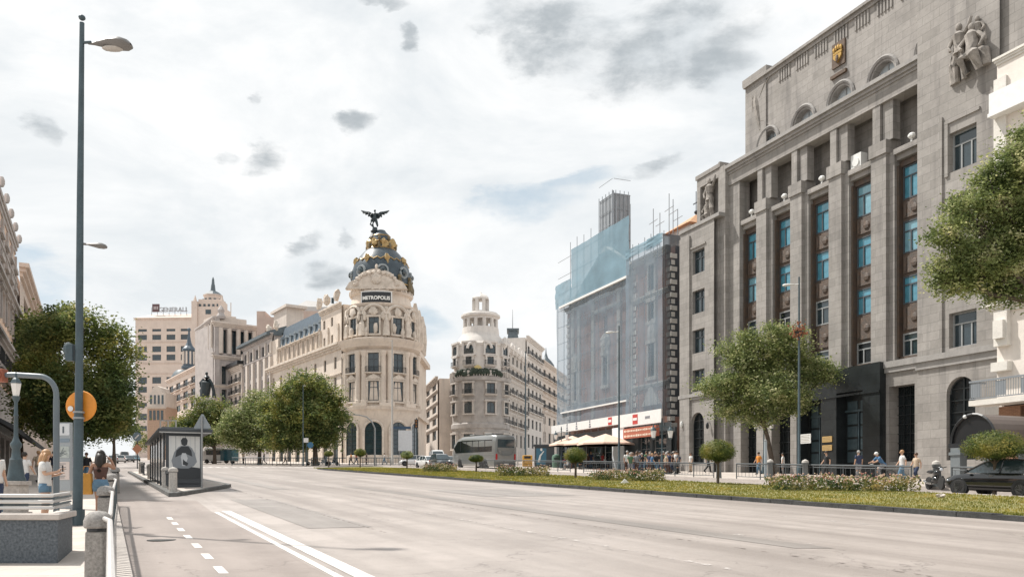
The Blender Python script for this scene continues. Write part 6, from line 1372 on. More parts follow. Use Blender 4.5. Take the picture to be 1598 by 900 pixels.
for x in (xr - .42 - .0, xr - .34, xr - 2.0, xr - 2.1, xr - 3.8):
    m = MB(); m.box(x - .75 - .028, x - .75 + .028, ry - .04, ry + .04, g0 + hp, g0 + hp + .3); m.build('rail_post', BLACK, t)
# stone bollards joined by rails along the left kerb
BST = mat('bollard_granite', (.33, .31, .29), .8, .3, 30, .3); 
def bollard(px, z, top_px, label, w=.30, grp='stone bollards along the left kerb'):
    b = Wp(px, z, .13); t = thing('stone_bollard', label, 'bollard', b, R(-26) * 0, grp); H_ = CH + (HY - top_px) * z / F - b.z; r_ = w / 2
    m = MB(); m.box(-r_ * .82, r_ * .82, -r_ * .82, r_ * .82, -.1, H_ - .26, 0, None, .01, .01); m.build('shaft', BST, t, bevel=.02)
    m = MB(); m.lathe([(r_ * 1.0, H_ - .22), (r_ * 1.12, H_ - .2), (r_ * 1.12, H_ - .13), (r_ * .95, H_ - .06), (r_ * .6, H_ - .015), (0, H_)], 16, sx=1, sy=1); m.build('cap', BST, t, smooth=True)
    m = MB(); m.lathe([(r_ * .86, H_ - .26), (r_ * .86, H_ - .22)], 16); m.build('joint', BLACK, t); return b
B1 = bollard(153, 10.5, 796, 'nearest domed stone bollard at bottom left beside the kerb'); B2 = bollard(165, 18.2, 757, 'second domed stone bollard, right of the tall lamp base', .33)
bollard(174, 27, 738, 'third stone bollard behind the dark-haired woman', .33); bollard(180, 36, 728, 'fourth stone bollard, farthest along the left kerb', .33)
def rail_between(p, q, label, h0=.76, sag=0):
    t = thing('kerb_railing', label, 'railing', p, 0, 'railings between the kerb bollards'); d = q - p; n = 14; dd = d.normalized(); 
    m = MB(); m.tube([(.1, .05, h0)] + [tuple(d * (i / n) + Vector((.15, 0, h0))) for i in range(1, n)] + [(d.x + .1, d.y - .05, d.z + h0)], .032, 8); m.build('top_tube', RAILW, t, smooth=True)
    m = MB(); 
    for i in range(1, 40):
        f_ = i / 40; c = d * f_; m.box(c.x + .155, c.x + .17, c.y - .03, c.y + .03, c.z + .06, c.z + h0 - .02)
    m.tube([(.17, 0, .1), (d.x + .17, d.y, d.z + .1)], .02, 6); m.build('bars', IRON, t)
rail_between(B1, B2, 'white tube railing from nearest to second domed bollard'); rail_between(Wp(131, 4.5, .13), B1, 'white tube railing leading out of the picture from the nearest bollard')
B3 = Wp(174, 27, .13); rail_between(B2, B3, 'railing from second domed bollard to the one behind the woman')
# ---------------------------------------------------------------- bus shelter on its island
def ip(c, z, h=.15): return Vector((lineX(c, z), z, gz(z) + h))
SHM = pm('shelter_dark_metal', (.05, .058, .065), .45); TINT = mat('shelter_tinted_glass', (.04, .055, .06), .12, .3, 1, spec=.8)
s0 = ip(2.75, 38.5); SH = thing('bus_shelter', 'dark glass bus shelter with pale poster end panel on its own kerbed island', 'bus shelter', s0, STR)   # local x = along the street away, y = left
W_, L_, Hs = 1.55, 13.5, 2.45
slope_fix = math.atan(.04 * SD.y)
m = MB(); m.box(-.5, L_ + .2, -W_ - .45, .35, Hs + .12, Hs + .27); m.box(-.3, L_, -W_ - .3, .2, Hs + .27, Hs + .34); rf = m.build('roof', SHM, SH, bevel=.03)
m = MB(); m.box(-.46, -.4, -W_ - .4, .3, Hs + .06, Hs + .12); m.build('roof_trim', pm('trim_light', (.45, .45, .44), .4), SH)
for i in range(6):
    x = .25 + i * (L_ - .4) / 5
    m = MB(); m.box(x - .04, x + .04, .02, .1, -.1 + x * .036, Hs + .119); m.build('post', SHM, SH)
    if i < 5: m = MB(); x2 = .25 + (i + 1) * (L_ - .4) / 5; m.box(x + .041, x2 - .041, .05, .065, .25 + x * .036, Hs); m.build('glass_panel', TINT, SH)
for i in range(3): x = 2.5 + i * 4; m = MB(); m.box(x, x + 2.2, -.55, -.15, .45 + x * .036, .52 + x * .036); m.box(x + .2, x + .3, -.4, -.3, 0, .45 + x * .036); m.box(x + 1.9, x + 2, -.4, -.3, 0, .45 + x * .036); m.build('bench', SHM, SH)
# poster case at the near end
m = MB(); m.box(-.12, .12, -W_ - .05, .0, .18, Hs + .1); m.box(-.09, .09, -W_ + .02, -.07, -.1, .18); m.build('poster_case', SHM, SH, bevel=.02)
# person-silhouette poster (flat print)
pw = W_ - .2; yc = -(W_ + .05) / 2
m = MB(); m.box(-.135, -.121, yc - pw / 2, yc + pw / 2, .42, Hs - .06); PO = m.build('poster', pm('poster_pale', (.62, .62, .60), .35), SH)
def flat(pts, dx, mt, nm):
    m = MB(); vs = [(-.137 - dx, yc + x * pw, .42 + z * (Hs - .48)) for x, z in pts]; n = len(vs); m.add(vs + [(x + .002, y, z) for x, y, z in vs], [tuple(range(n)), tuple(range(2 * n - 1, n - 1, -1))] + [(i, (i + 1) % n, n + (i + 1) % n, n + i) for i in range(n)]); m.build(nm, mt, PO, recalc=True)
PD, PG_, PL = pm('print_black', (.025, .03, .035), .4), pm('print_grey', (.22, .24, .26), .4), pm('print_light', (.5, .52, .54), .4)
for i in range(7): flat([(-.5 + i * .155, 0.35), (-.485 + i * .155, .35), (-.485 + i * .155, 1), (-.5 + i * .155, 1)], .0005, PG_ if i % 2 else PL, 'printed_line')
flat([(-.5, 0), (.5, 0), (.5, .22), (.3, .27), (.1, .24), (-.2, .28), (-.5, .25)], .002, PD, 'printed_base')
flat([(.36, .26), (.42, .42), (.33, .62), (.2, .74), (.08, .78), (-.12, .78), (-.24, .72), (-.33, .6), (-.4, .4), (-.3, .3), (-.12, .24), (.12, .24)], .003, PG_, 'printed_figure')
flat([(.3, .5), (.26, .66), (.1, .76), (-.12, .76), (-.22, .66), (-.25, .52), (0, .6)], .005, PD, 'printed_shoulders')
flat([(.1, .8), (.12, .9), (.06, .96), (-.05, .96), (-.1, .9), (-.08, .8), (0, .77)], .006, PD, 'printed_head')
flat([(.12, .5), (.08, .6), (-.04, .6), (-.1, .48), (-.02, .3), (.08, .3)], .006, PL, 'printed_shirt'); flat([(.05, .46), (0, .42), (-.12, .36), (-.08, .3), (.06, .33)], .008, PD, 'printed_hands')
# second glimpse panel and ticket sign over the far end
a = ip(4.6, 62, .15); t = thing('stop_sign_frame', 'grey rectangular open frame on a post above the far end of the bus shelter', 'sign', a); s_ = 62 / F; q = lambda y: CH + (HY - y) * s_ - a.z
m = MB(); w = 13 * s_; z0, z1 = q(670), q(655); 
for bx in ((-w, w, z1 - .08, z1), (-w, w, z0, z0 + .08), (-w, -w + .08, z0 + .081, z1 - .081), (w - .08, w, z0 + .081, z1 - .081), (-.04, .04, z0 + .081, z1 - .081)): m.box(bx[0], bx[1], -.04, .04, bx[2], bx[3])
m.build('frame', pm('frame_light_grey', (.45, .45, .44), .5), t); m = MB(); m.cyl((-.0, 0, 0), (0, 0, z0), .05, n=8); m.build('post', SHM, t)
# island bollards with dark grilles
IB = [(258, 34.2, 735, 'pale stone bollard at the near corner of the bus stop island'), (244, 38.5, 731, 'pale stone bollard beside the shelter poster, second from island corner'), (228, 52, 720, 'pale stone bollard at mid length of the bus stop island'), (213, 66, 716, 'pale stone bollard at the far end of the bus stop island')]
BPAL = mat('bollard_pale', (.50, .47, .43), .8, .2, 20, .2); prev = None
for i, (px, z, ty, lab) in enumerate(IB):
    c = 2.72; b = ip(2.74, z, .15); t = thing('island_bollard', lab, 'bollard', b, STR, 'stone bollards on the bus stop island'); H_ = .98 if i else 1.02
    m = MB(); m.cyl((0, 0, -.05), (0, 0, H_ - .22), .17, .16, 12); m.build('shaft', BPAL, t, smooth=True); m = MB(); m.lathe([(.19, H_ - .2), (.2, H_ - .14), (.16, H_ - .05), (0, H_)], 12); m.build('cap', BPAL, t, smooth=True)
for i, (za, zb) in enumerate(((34.5, 38.2), (52.3, 56), (60, 65.7))):
    a, b2 = ip(2.74, za), ip(2.74, zb); t = thing('barrier_panel', ['dark grille barrier at the near end of the bus stop island', 'dark grille barrier midway along the bus stop island', 'dark grille barrier at the far end of the bus stop island'][i], 'barrier', a, STR, 'grille barriers on the bus stop island'); L2 = (b2 - a).length
    m = MB()
    for k in range(int(L2 / .11)): x = .05 + k * .11; m.box(x, x + .03, -.02, .02, .12 + x * .036, .78 + x * .036)
    m.box(0, L2, -.04, .04, .78, .84 + .1); m.box(0, L2, -.03, .03, .06, .13); m.build('grille', SHM, t)
# give-way triangle seen from behind
a = ip(4.9, 37.6, .15); a = Vector(((315 - CX) / F * 38.2, 38.2, gz(38.2) + .15)); t = thing('give_way_sign', 'back of a grey triangular road sign on a pole right of the poster panel', 'road sign', a); s_ = 38.2 / F; q = lambda y: CH + (HY - y) * s_ - a.z
m = MB(); m.cyl((0, 0, 0), (0, 0, q(649)), .045, n=10); m.build('post', STEEL, t, smooth=True)
m = MB(); r_ = 12 * s_ * 1.08; zc_ = q(668); m.prism([(-r_, zc_), (r_, zc_), (r_ * .93 + .03, zc_ + .06), (.04, zc_ + r_ * 1.72), (-.04, zc_ + r_ * 1.72), (-r_ * .93 - .03, zc_ + .06)], .05, .08); m.build('plate', pm('sign_back_grey', (.26, .29, .31), .5), t)
m = MB(); m.box(-.2, .2, .046, .052, zc_ + .15, zc_ + .2); m.box(-.12, .12, .046, .052, zc_ + .42, zc_ + .47); m.build('bracket', STEEL, t)
# small signs left of the shelter
b = Wp(214, 88, .15); s_ = 88 / F; q = lambda y: CH + (HY - y) * s_ - b.z; t = thing('road_sign', 'orange-brown diamond shaped sign under a small round one, left of the bus shelter', 'road sign', b)
m = MB(); m.cyl((0, .05, 0), (0, .05, q(672)), .06, n=8); m.build('post', SHM, t); m = MB(); w = 8 * s_; zc_ = q(700); m.prism([(-w, zc_), (0, zc_ - w), (w, zc_), (0, zc_ + w)], -.04, .0); m.build('diamond_plate', pm('sign_orange_brown', (.52, .25, .15), .6), t)
m = MB(); m.cyl((0, -.04, q(681)), (0, 0, q(681)), 7 * s_, n=20); m.build('round_plate', pm('sign_grey_blue', (.16, .22, .26), .5), t); m = MB(); m.cyl((-.2, -.05, q(684)), (.2, -.05, q(678)), .07, n=6); m.build('arrow', WHITE, t)
# ---------------------------------------------------------------- lamp posts on the right and middle
def lamppost(px, z, ytop, label, arm_px, hy, mt=IRON, r=.09, h0=.13, grp='street lamps beyond the median'):
    b = Wp(px, z, h0); s_ = z / F; q = lambda y: CH + (HY - y) * s_ - b.z; t = thing('street_lamp', label, 'street lamp', b, 0, grp)
    m = MB(); m.tube([(0, 0, 0), (0, 0, .9), (0, 0, 1.0), (0, 0, q(ytop))], [r * 1.5, r * 1.5, r, r * .55], 10); m.build('pole', mt, t, smooth=True)
    m = MB(); ax_ = arm_px * s_; m.cyl((0, 0, q(hy - 3)), (ax_ * .3, 0, q(hy - 2)), .035, n=6); lamp_head(m, (ax_ * .15, 0, q(hy - 2.5)), (ax_, 0, 0), abs(ax_) * .9, abs(ax_) * .38); m.build('lamp_head', pm('lamp_head_white', (.62, .62, .60), .4), t, smooth=True); return t, q, s_
t, q, s_ = lamppost(1247, 52, 432, 'tall lamp post in front of the airy plaza tree, head pointing left', -25, 446)
t2 = thing('hanging_planter', 'reddish-brown round planter fixed near the top of the tree-side lamp post', 'planter', (t.location.x - .05, t.location.y - .1, CH + (HY - 517) * s_)); m = MB(); rd = random.Random(4)
for _ in range(130): c = Vector((rd.gauss(0, .24), rd.gauss(0, .2), rd.gauss(0, .22))); m.ball(c, rd.uniform(.03, .08), 5, 3)
m.build('foliage', FLP if False else pm('planter_rust_leaves', (.30, .12, .06), .8, var=.4, scale=9), t2); m = MB(); m.lathe([(.1, -.32), (.32, -.1), (.34, -.05)], 12); m.build('basket', BLACK, t2)
lamppost(966, 69, 508, 'lamp post left of the white panel before the netted church, head pointing left', -20, 520)
t, q, s_ = lamppost(612, 120, 530, 'tall pale mast in front of the domed corner building', -4, 534, pm('mast_pale', (.42, .40, .37), .5), .16)
lamppost(820, 130, 548, 'dark post right of the pavilion-tower building', 6, 560, IRON, .14)
lamppost(808, 112, 612, 'pale slim post behind the rear of the silver coach', 5, 616, pm('mast_pale', (.42, .40, .37), .5), .07)
lamppost(850, 110, 640, 'pale slim post between newsstand and parasols', 5, 644, pm('mast_pale', (.42, .40, .37), .5), .07)
lamppost(473, 112, 600, 'slim grey post in front of the broad dark tree', 4, 604, IRON, .08)
# traffic signal arm before the corner building
b = Wp(585, 122, 0); s_ = 122 / F; q = lambda y: CH + (HY - y) * s_ - b.z; t = thing('traffic_light_gantry', 'traffic light on a curved arm over the road in front of the corner entrance', 'traffic light', b); XX = lambda p: (p - 585) * s_
m = MB(); m.tube([(0, 0, 0), (0, 0, q(668)), (XX(580), 0, q(657)), (XX(572), 0, q(650)), (XX(560), 0, q(647)), (XX(534), 0, q(646))], [.12, .11, .1, .09, .08, .07], 8); m.build('arm', STEEL, t, smooth=True)
for px, py in ((526, 641), (530, 628)):
    m = MB(); m.box(XX(px) - .22, XX(px) + .22, -.2, .2, q(py + 5), q(py - 7)); o = m.build('signal_head', BLACK, t)
    m = MB()
    for k in range(3): m.cyl((XX(px), -.21, q(py + 3 - 4 * k)), (XX(px), -.28, q(py + 3 - 4 * k)), .13, n=10)
    m.build('signal_lens', pm('lens_dull_red', (.25, .03, .02), .3), o)
m = MB(); m.cyl((XX(555), 0, q(647)), (XX(530), 0, q(630)), .04, n=5); m.build('stay', STEEL, t)
b = Wp(650, 124, 0); s_ = 124 / F; q = lambda y: CH + (HY - y) * s_ - b.z; t = thing('traffic_light', 'black traffic light on a post at the right edge of the domed corner building', 'traffic light', b); m = MB(); m.cyl((0, 0, 0), (0, 0, q(652)), .09, n=8); m.build('post', IRON, t); m = MB(); m.box(-.28, .28, -.25, -.1, q(668), q(654)); m.build('signal_head', BLACK, t); m = MB()
for k in range(3): m.cyl((0, -.26, q(665 - k * 4.3)), (0, -.32, q(665 - k * 4.3)), .14, n=10)
m.build('signal_lens', pm('lens_dull_amber', (.25, .10, .02), .3), t)
b = Wp(628, 121, 0); q = lambda y: CH + (HY - y) * 121 / F - b.z; s_ = 121 / F; t = thing('direction_sign', 'dark blue horizontal direction sign above a white display panel by the pale mast', 'road sign', b)
m = MB(); m.box(-1.6, 1.2, -.05, .05, q(669), q(665)); m.build('blue_plate', pm('sign_navy', (.04, .08, .14), .5), t); m = MB(); m.box(-.6, 1.4, .0, .1, q(703), q(671)); m.build('white_panel', pm('panel_pale', (.62, .64, .66), .5), t); m = MB()
for x in (-.5, 1.2): m.cyl((x, .12, 0), (x, .12, q(666)), .05, n=6)
m.build('post', STEEL, t)
b = Wp(478, 114, 0); q = lambda y: CH + (HY - y) * 114 / F - b.z; t = thing('parking_sign', 'small white and blue sign pair on a post under the broad dark tree', 'road sign', b); m = MB(); m.cyl((0, .05, 0), (0, .05, q(682)), .06, n=6); m.build('post', IRON, t); m = MB(); m.box(-.42, .28, -.02, .02, q(690), q(683)); m.build('white_plate', WHITE, t); m = MB(); m.cyl((.55, -.03, q(694)), (.55, .01, q(694)), .42, n=16); m.build('blue_plate', pm('sign_blue', (.05, .16, .28), .5), t)
# two-lantern dark lamps by the church
for px, z, lab, yt in ((1033, 61, 'two-lantern dark lamp before the terracotta shop sign', 652), (876, 92, 'two-lantern dark lamp at the left end of the netted church', 665), (1192, 66, 'two-lantern dark lamp partly hidden behind the plaza tree', 640)):
    b = Wp(px, z, .13); s_ = z / F; q = lambda y: CH + (HY - y) * s_ - b.z; t = thing('twin_lantern_lamp', lab, 'street lamp', b, 0, 'two-lantern lamps on the right pavement'); H_ = q(yt)
    m = MB(); m.lathe([(.2, 0), (.18, .5), (.1, .7), (.09, 1.4), (.055, 1.5), (.05, H_ - .4), (.08, H_ - .35), (.03, H_)], 10); m.tube([(-.62, 0, H_ - .85), (-.5, 0, H_ - .7), (0, 0, H_ - .55), (.5, 0, H_ - .7), (.62, 0, H_ - .85)], .03, 6); m.build('post', IRON, t, smooth=True)
    for sx in (-1, 1): lantern(t, (sx * .62, 0, H_ - 1.45), 1.25)
# ---------------------------------------------------------------- fence along the right pavement
FEN = pm('fence_grey', (.07, .08, .085), .5)
def fence(z0, z1, label, post=2.2, c=RP + .5):
    a, b2 = ip(c, z1, .13), ip(c, z0, .13); t = thing('pavement_fence', label, 'fence', a, STR + math.pi, 'fences along the right pavement'); L2 = (b2 - a).length; dz = b2.z - a.z; n = max(1, round(L2 / post))
    def zz(x): return dz * x / L2
    m = MB(); m.tube([(0, 0, .95), (L2, 0, dz + .95)], .045, 8); m.build('top_rail', FEN, t, smooth=True); m = MB(); m.tube([(0, 0, .82), (L2, 0, dz + .82)], .02, 6); m.tube([(0, 0, .15), (L2, 0, dz + .15)], .025, 6)
    k = int(L2 / .32)
    for i in range(k): x = L2 * (i + .5) / k; m.cyl((x, 0, zz(x) + .15), (x, 0, zz(x) + .82), .011, n=4)
    m.build('bars', FEN, t)
    for i in range(n + 1): x = L2 * i / n; m = MB(); m.cyl((x, 0, zz(x) - .05), (x, 0, zz(x) + .95), .035, n=8); m.build('post', FEN, t)
fence(32, 39.5, 'grey tube fence on the right pavement behind the motorcycle'); fence(41.5, 53, 'grey tube fence on the right pavement before the black portal'); fence(55, 70, 'grey tube fence below the airy plaza tree, left of the portal'); fence(72, 88, 'grey tube fence in front of the cafe parasols')
for i, (z, lab) in enumerate(((40.0, 'stone-capped bollard right of the gap in the fence by the motorcycle'), (47.5, 'right one of two close bollards before the portal'), (50.0, 'left one of two close bollards before the portal'), (54.2, 'bollard at the left end of the portal fence'), (37.0, 'dark bollard beside the motorcycle'))):
    b = ip(RP + .25, z, .13); t = thing('pavement_bollard', lab, 'bollard', b, 0, 'bollards along the right pavement'); m = MB(); m.lathe([(.2, 0), (.18, .1), (.15, .95), (.19, 1.0), (.2, 1.08)], 12); m.build('shaft', pm('bollard_grey_dark', (.13, .14, .14), .6), t, smooth=True); m = MB(); m.lathe([(.2, 1.08), (.17, 1.2), (0, 1.28)], 12); m.build('cap', BPAL, t, smooth=True)
b = ip(RP + 1.0, 51.3, .13); t = thing('sign_post', 'short pale blue-grey post by the tall lamp before the portal', 'post', b); m = MB(); m.cyl((0, 0, 0), (0, 0, 2.35), .09, n=10); m.build('shaft', pm('post_blue_grey', (.35, .40, .43), .5), t, smooth=True); m = MB(); m.ball((0, 0, 2.38), .1, 8, 5); m.build('cap', STEEL, t)
# railings under the trees at the corner building
for i, (xa, xb, z) in enumerate(((362, 430, 124), (432, 476, 121), (486, 540, 119), (545, 640, 122))):
    a, b2 = Wp(xa, z), Wp(xb, z); t = thing('corner_fence', ['dark railing right of the blue van', 'dark railing under the broad dark tree', 'dark railing with scooters behind, left of the corner entrance', 'dark railing before the arches of the domed building'][i], 'fence', a, 0, 'railings round the corner pavement'); L2 = (b2 - a).length
    m = MB(); m.cyl((0, 0, 1.15), (L2, 0, 1.15), .06, n=6); m.cyl((0, 0, .2), (L2, 0, .2), .04, n=5)
    for k in range(int(L2 / .4)): m.cyl((k * .4, 0, 0 if k % 5 == 0 else .2), (k * .4, 0, 1.15), .03 if k % 5 else .06, n=4)
    m.build('bars', IRON, t)
# ---------------------------------------------------------------- parasols
PARA = mat('parasol_cloth', (.68, .50, .40), .8, .06, 1.5)
for i, (px, z, r_, lab) in enumerate(((893, 93, 2.6, 'leftmost beige cafe parasol in front of the netted church'), (915, 89, 2.6, 'middle beige cafe parasol'), (945, 84, 2.9, 'rightmost and largest beige cafe parasol'), (962, 90, 2.2, 'beige parasol tucked behind the lamp post at the church'))):
    b = Wp(px, z, .13); t = thing('cafe_parasol', lab, 'parasol', b, .3 * i, 'cafe parasols in front of the church'); m = MB(); m.cyl((0, 0, 0), (0, 0, 3.5), .04, n=6); m.lathe([(.35, 0), (.3, .12)], 8); m.build('pole', STEEL, t)
    m = MB(); m.lathe([(r_, 2.45), (r_ * .99, 2.62), (r_ * .5, 3.15), (.0, 3.62)], 8); m.lathe([(0, 3.58), (r_ * .5, 3.1), (r_ * .98, 2.58), (r_ * .99, 2.45)], 8); m.build('canopy', PARA, t)
# yellow box and newsstand
b = Wp(823, 104, .13); s_ = 104 / F; q = lambda y: CH + (HY - y) * s_ - b.z; t = thing('yellow_post_box', 'orange-yellow upright cabinet right of the silver coach', 'cabinet', b); m = MB(); m.box(-.62, .62, -.4, .4, 0, q(710)); m.build('body', pm('cabinet_yellow', (.66, .36, .06), .5, var=.1), t, bevel=.08); m = MB(); m.box(-.4, .4, -.42, -.401, 1.0, 1.3); m.box(-.5, .5, -.42, -.401, .3, .36); m.build('panel', BLACK, t)
b = Wp(850, 99, .13); s_ = 99 / F; q = lambda y: CH + (HY - y) * s_ - b.z; t = thing('news_kiosk', 'dark kiosk with blue poster of a white shape, left of the parasols', 'kiosk', b); m = MB(); m.box(-1.15, 1.15, 0, 1.6, 0, q(696)); m.box(-1.35, 1.35, -.2, 1.8, q(696), q(693)); m.build('body', SHM, t); m = MB(); m.box(-1.0, .2, -.03, -.001, .3, q(699)); p_ = m.build('poster', pm('poster_blue', (.05, .16, .24), .5), t); m = MB(); m.tube([(-.7, -.04, .6), (-.5, -.04, 1.4), (-.1, -.04, 1.9)], [.16, .12, .06], 6); m.ball((-.4, -.04, 2.1), (.14, .02, .18), 8, 6); m.build('print', WHITE, p_)
b = Wp(868, 96, .13); t = thing('green_bin', 'green-grey litter container next to the kiosk', 'bin', b); m = MB(); m.lathe([(.45, 0), (.5, 1.2), (.4, 1.45), (0, 1.6)], 10); m.build('body', pm('bin_green', (.10, .18, .13), .5), t, smooth=True); m = MB(); m.box(-.3, .3, -.52, -.44, .95, 1.1); m.build('slot', BLACK, t)
# litter on the median
m = MB(); m.prism([(-.22, 0), (.25, 0), (.1, .16), (0, .24), (-.1, .12)], 0, .12); tag(m.build('paper_litter', WHITE, loc=Gp(975, 757) + Vector((0, 0, .13))), 'crumpled white scrap lying on the median grass between two flower beds', 'litter')
m = MB(); m.ball((0, 0, .06), (.16, .12, .07), 7, 5, 0, .3); tag(m.build('paper_litter', PAVE, loc=Wp(1468, 30, .15)), 'small pale scrap on the grass near the black car', 'litter')
# ================================================================== VEHICLES
TYRE = pm('tyre_rubber', (.02, .02, .02), .85); RIM = pm('wheel_rim', (.38, .39, .40), .3, metal=.8); LAMPW = pm('headlamp_glass', (.62, .65, .68), .1); LAMPR = pm('tail_lamp_red', (.38, .02, .02), .2); CHROME = pm('chrome_trim', (.6, .6, .6), .15, metal=1.0)
def paint(name, c, r=.22): 
    m = mat(name, c, r, .03, 1.0, spec=.6); m.node_tree.nodes['Principled BSDF'].inputs['Coat Weight'].default_value = .7; return m
def wheel(parent, x, y, r, w=.2, name='wheel'):
    s = 1 if y > 0 else -1
    m = MB(); m.lathe([(r * .62, -w / 2), (r * .9, -w / 2), (r, -w * .36), (r, w * .36), (r * .9, w / 2), (r * .62, w / 2)], 24); o = m.build(name, TYRE, parent, smooth=True); o.location = (x, y, r); o.rotation_euler.x = R(90)
    m = MB(); m.lathe([(0, w * .2), (r * .62, w * .42), (r * .64, w * .5)], 20)
    for k in range(5): a = k * 1.2566; m.box(r * .12, r * .6, -r * .07, r * .07, w * .3, w * .5, 0, Matrix.Rotation(a, 4, 'Z'))
    m.cyl((0, 0, w * .2), (0, 0, w * .5), r * .14, n=10); rr_ = m.build('rim', RIM, o); rr_.rotation_euler.x = R(180) if s > 0 else 0
    return o
def loft(m, secs, prof, mi=0, cap=True):
    """secs: (x, z0, z1, halfwidth); prof: list of (fraction of half width, fraction of height) from bottom centre out to top centre"""
    full = [(a, b) for a, b in prof] + [(-a, b) for a, b in reversed(prof)]; n = len(full); o = len(m.v)
    for x, z0, z1, w in secs:
        for a, b in full: m.v.append((x, a * w, z0 + (z1 - z0) * b))
    for i in range(len(secs) - 1):
        for k in range(n): m.f.append((o + i * n + k, o + i * n + (k + 1) % n, o + (i + 1) * n + (k + 1) % n, o + (i + 1) * n + k)); m.m.append(mi)
    if cap: m.f += [tuple(range(o + n - 1, o - 1, -1)), tuple(range(o + (len(secs) - 1) * n, o + len(secs) * n))]; m.m += [mi, mi]
def car(name, label, pt, loc, rz, kind='hatch', group=None, cat='car'):
    t = thing(name, label, cat, loc, rz, group)
    if kind == 'hatch': L_, Wd_, Hc, belt, r = 4.15, .87, 1.47, .93, .32; S = [(-2.07, .42, .62, .70), (-2.03, .30, .90, .80), (-1.7, .22, .96, .86), (-.6, .20, .95, .875), (.6, .20, .93, .875), (1.05, .20, .90, .87), (1.6, .22, .82, .85), (1.95, .26, .70, .77), (2.07, .36, .55, .66)]; G_ = [(-1.98, .95), (-1.55, 1.40), (-.9, 1.47), (.0, 1.45), (.35, 1.36), (1.15, .92)]
    elif kind == 'saloon': L_, Wd_, Hc, belt, r = 4.6, .89, 1.45, .93, .32; S = [(-2.3, .42, .70, .72), (-2.24, .30, .92, .82), (-1.7, .22, .95, .87), (-.6, .20, .94, .89), (.6, .20, .92, .89), (1.2, .20, .88, .88), (1.8, .22, .80, .86), (2.2, .26, .68, .76), (2.3, .36, .55, .66)]; G_ = [(-1.85, .93), (-1.15, 1.38), (-.6, 1.45), (.15, 1.43), (.5, 1.33), (1.3, .91)]
    elif kind == 'suv': L_, Wd_, Hc, belt, r = 4.5, .92, 1.72, 1.08, .36; S = [(-2.25, .45, .80, .76), (-2.2, .35, 1.05, .86), (-1.7, .27, 1.1, .91), (-.6, .25, 1.09, .92), (.6, .25, 1.07, .92), (1.2, .25, 1.03, .91), (1.8, .27, .95, .89), (2.18, .33, .82, .8), (2.25, .42, .65, .7)]; G_ = [(-2.1, 1.08), (-1.85, 1.62), (-1.2, 1.72), (.1, 1.70), (.5, 1.58), (1.2, 1.06)]
    else: L_, Wd_, Hc, belt, r = 5.0, .98, 2.2, 1.25, .36; S = [(-2.5, .4, 1.2, .92), (-2.45, .3, 1.3, .95), (-1.7, .25, 1.32, .98), (.6, .24, 1.32, .98), (1.5, .24, 1.25, .97), (2.1, .26, 1.1, .93), (2.42, .32, .85, .85), (2.5, .45, .65, .75)]; G_ = [(-2.46, 1.3), (-2.4, 2.12), (-2.0, 2.2), (.7, 2.18), (1.15, 2.02), (1.9, 1.22)]
    m = MB(); loft(m, S, [(.0, 0), (.80, 0), (.93, .07), (1.0, .35), (1.0, .62), (.96, .85), (.88, .97), (0, 1.0)]); m.build('body', pt, t, smooth=True)
    wb = Wd_ * .86; wt = Wd_ * .66
    def yy(z): return wb + (wt - wb) * (z - belt) / (Hc - belt)
    m = MB(); n = len(G_); vs = [(x, yy(z) * .985, z * .995) for x, z in G_] + [(x, -yy(z) * .985, z * .995) for x, z in G_]; m.add(vs, [tuple(range(n)), tuple(range(2 * n - 1, n - 1, -1))] + [(i, n + i, n + i + 1, i + 1) for i in range(n - 1)]); m.build('windows', GLASS, t)
    m = MB(); top = G_[1:-1]
    k = len(top); vs = []
    for x, z in top: vs += [(x, -yy(z) * .98, z), (x, 0, z + .025), (x, yy(z) * .98, z)]
    fs = []
    for i in range(k - 1):
        if i == k - 2 and False: continue
        for j in (0, 1): fs.append((i * 3 + j, i * 3 + j + 1, (i + 1) * 3 + j + 1, (i + 1) * 3 + j))
    m.add(vs, fs)
    for s in (-1, 1):
        m.tube([(x, s * yy(z) * .99, z) for x, z in G_], .035, 5)
        xm_ = (G_[2][0] + G_[3][0]) / 2; m.tube([(xm_ + .1, s * yy(belt) * .995, belt), (xm_ + .05, s * yy(G_[2][1]) * .99, G_[2][1])], .035, 5)
        m.tube([(G_[1][0] + .25, s * yy(belt) * .995, belt), (G_[1][0] + .12, s * yy(G_[1][1]) * .995, G_[1][1])], .05, 5)
    if kind == 'van': 
        for s in (-1, 1): m.box(-2.35, .2, s * .76 - .16, s * .76 + .16, 1.3, 2.0)
    m.build('roof', pt, t, smooth=True)
    for s in (-1, 1):
        m = MB(); e = S[-2]; m.ball((e[0] - .12, s * e[3] * .82, e[2] - .10), (.17, .16, .085), 10, 6); m.build('headlight', LAMPW, t, smooth=True)
        m = MB(); e = S[1]; m.ball((e[0] + .03, s * e[3] * .88, e[2] - .12), (.08, .13, .13), 8, 6); m.build('tail_light', LAMPR, t, smooth=True)
        m = MB(); m.ball((G_[-1][0] - .25, s * (Wd_ + .06), belt + .06), (.09, .11, .07), 8, 5); m.build('mirror', pt, t, smooth=True)
        m = MB(); m.box(-.15, .02, s * Wd_ * .985 - .01, s * Wd_ * .985 + .01, belt - .13, belt - .10); m.build('door_handle', CHROME, t)
    for x in (-L_ * .31, L_ * .31):
        for s in (-1, 1):
            m = MB(); m.cyl((x, s * (Wd_ - .18), r + .01), (x, s * (Wd_ + .004), r + .01), r + .055, n=24); m.build('wheel_arch', BLACK, t); wheel(t, x, s * (Wd_ - .08), r, .2)
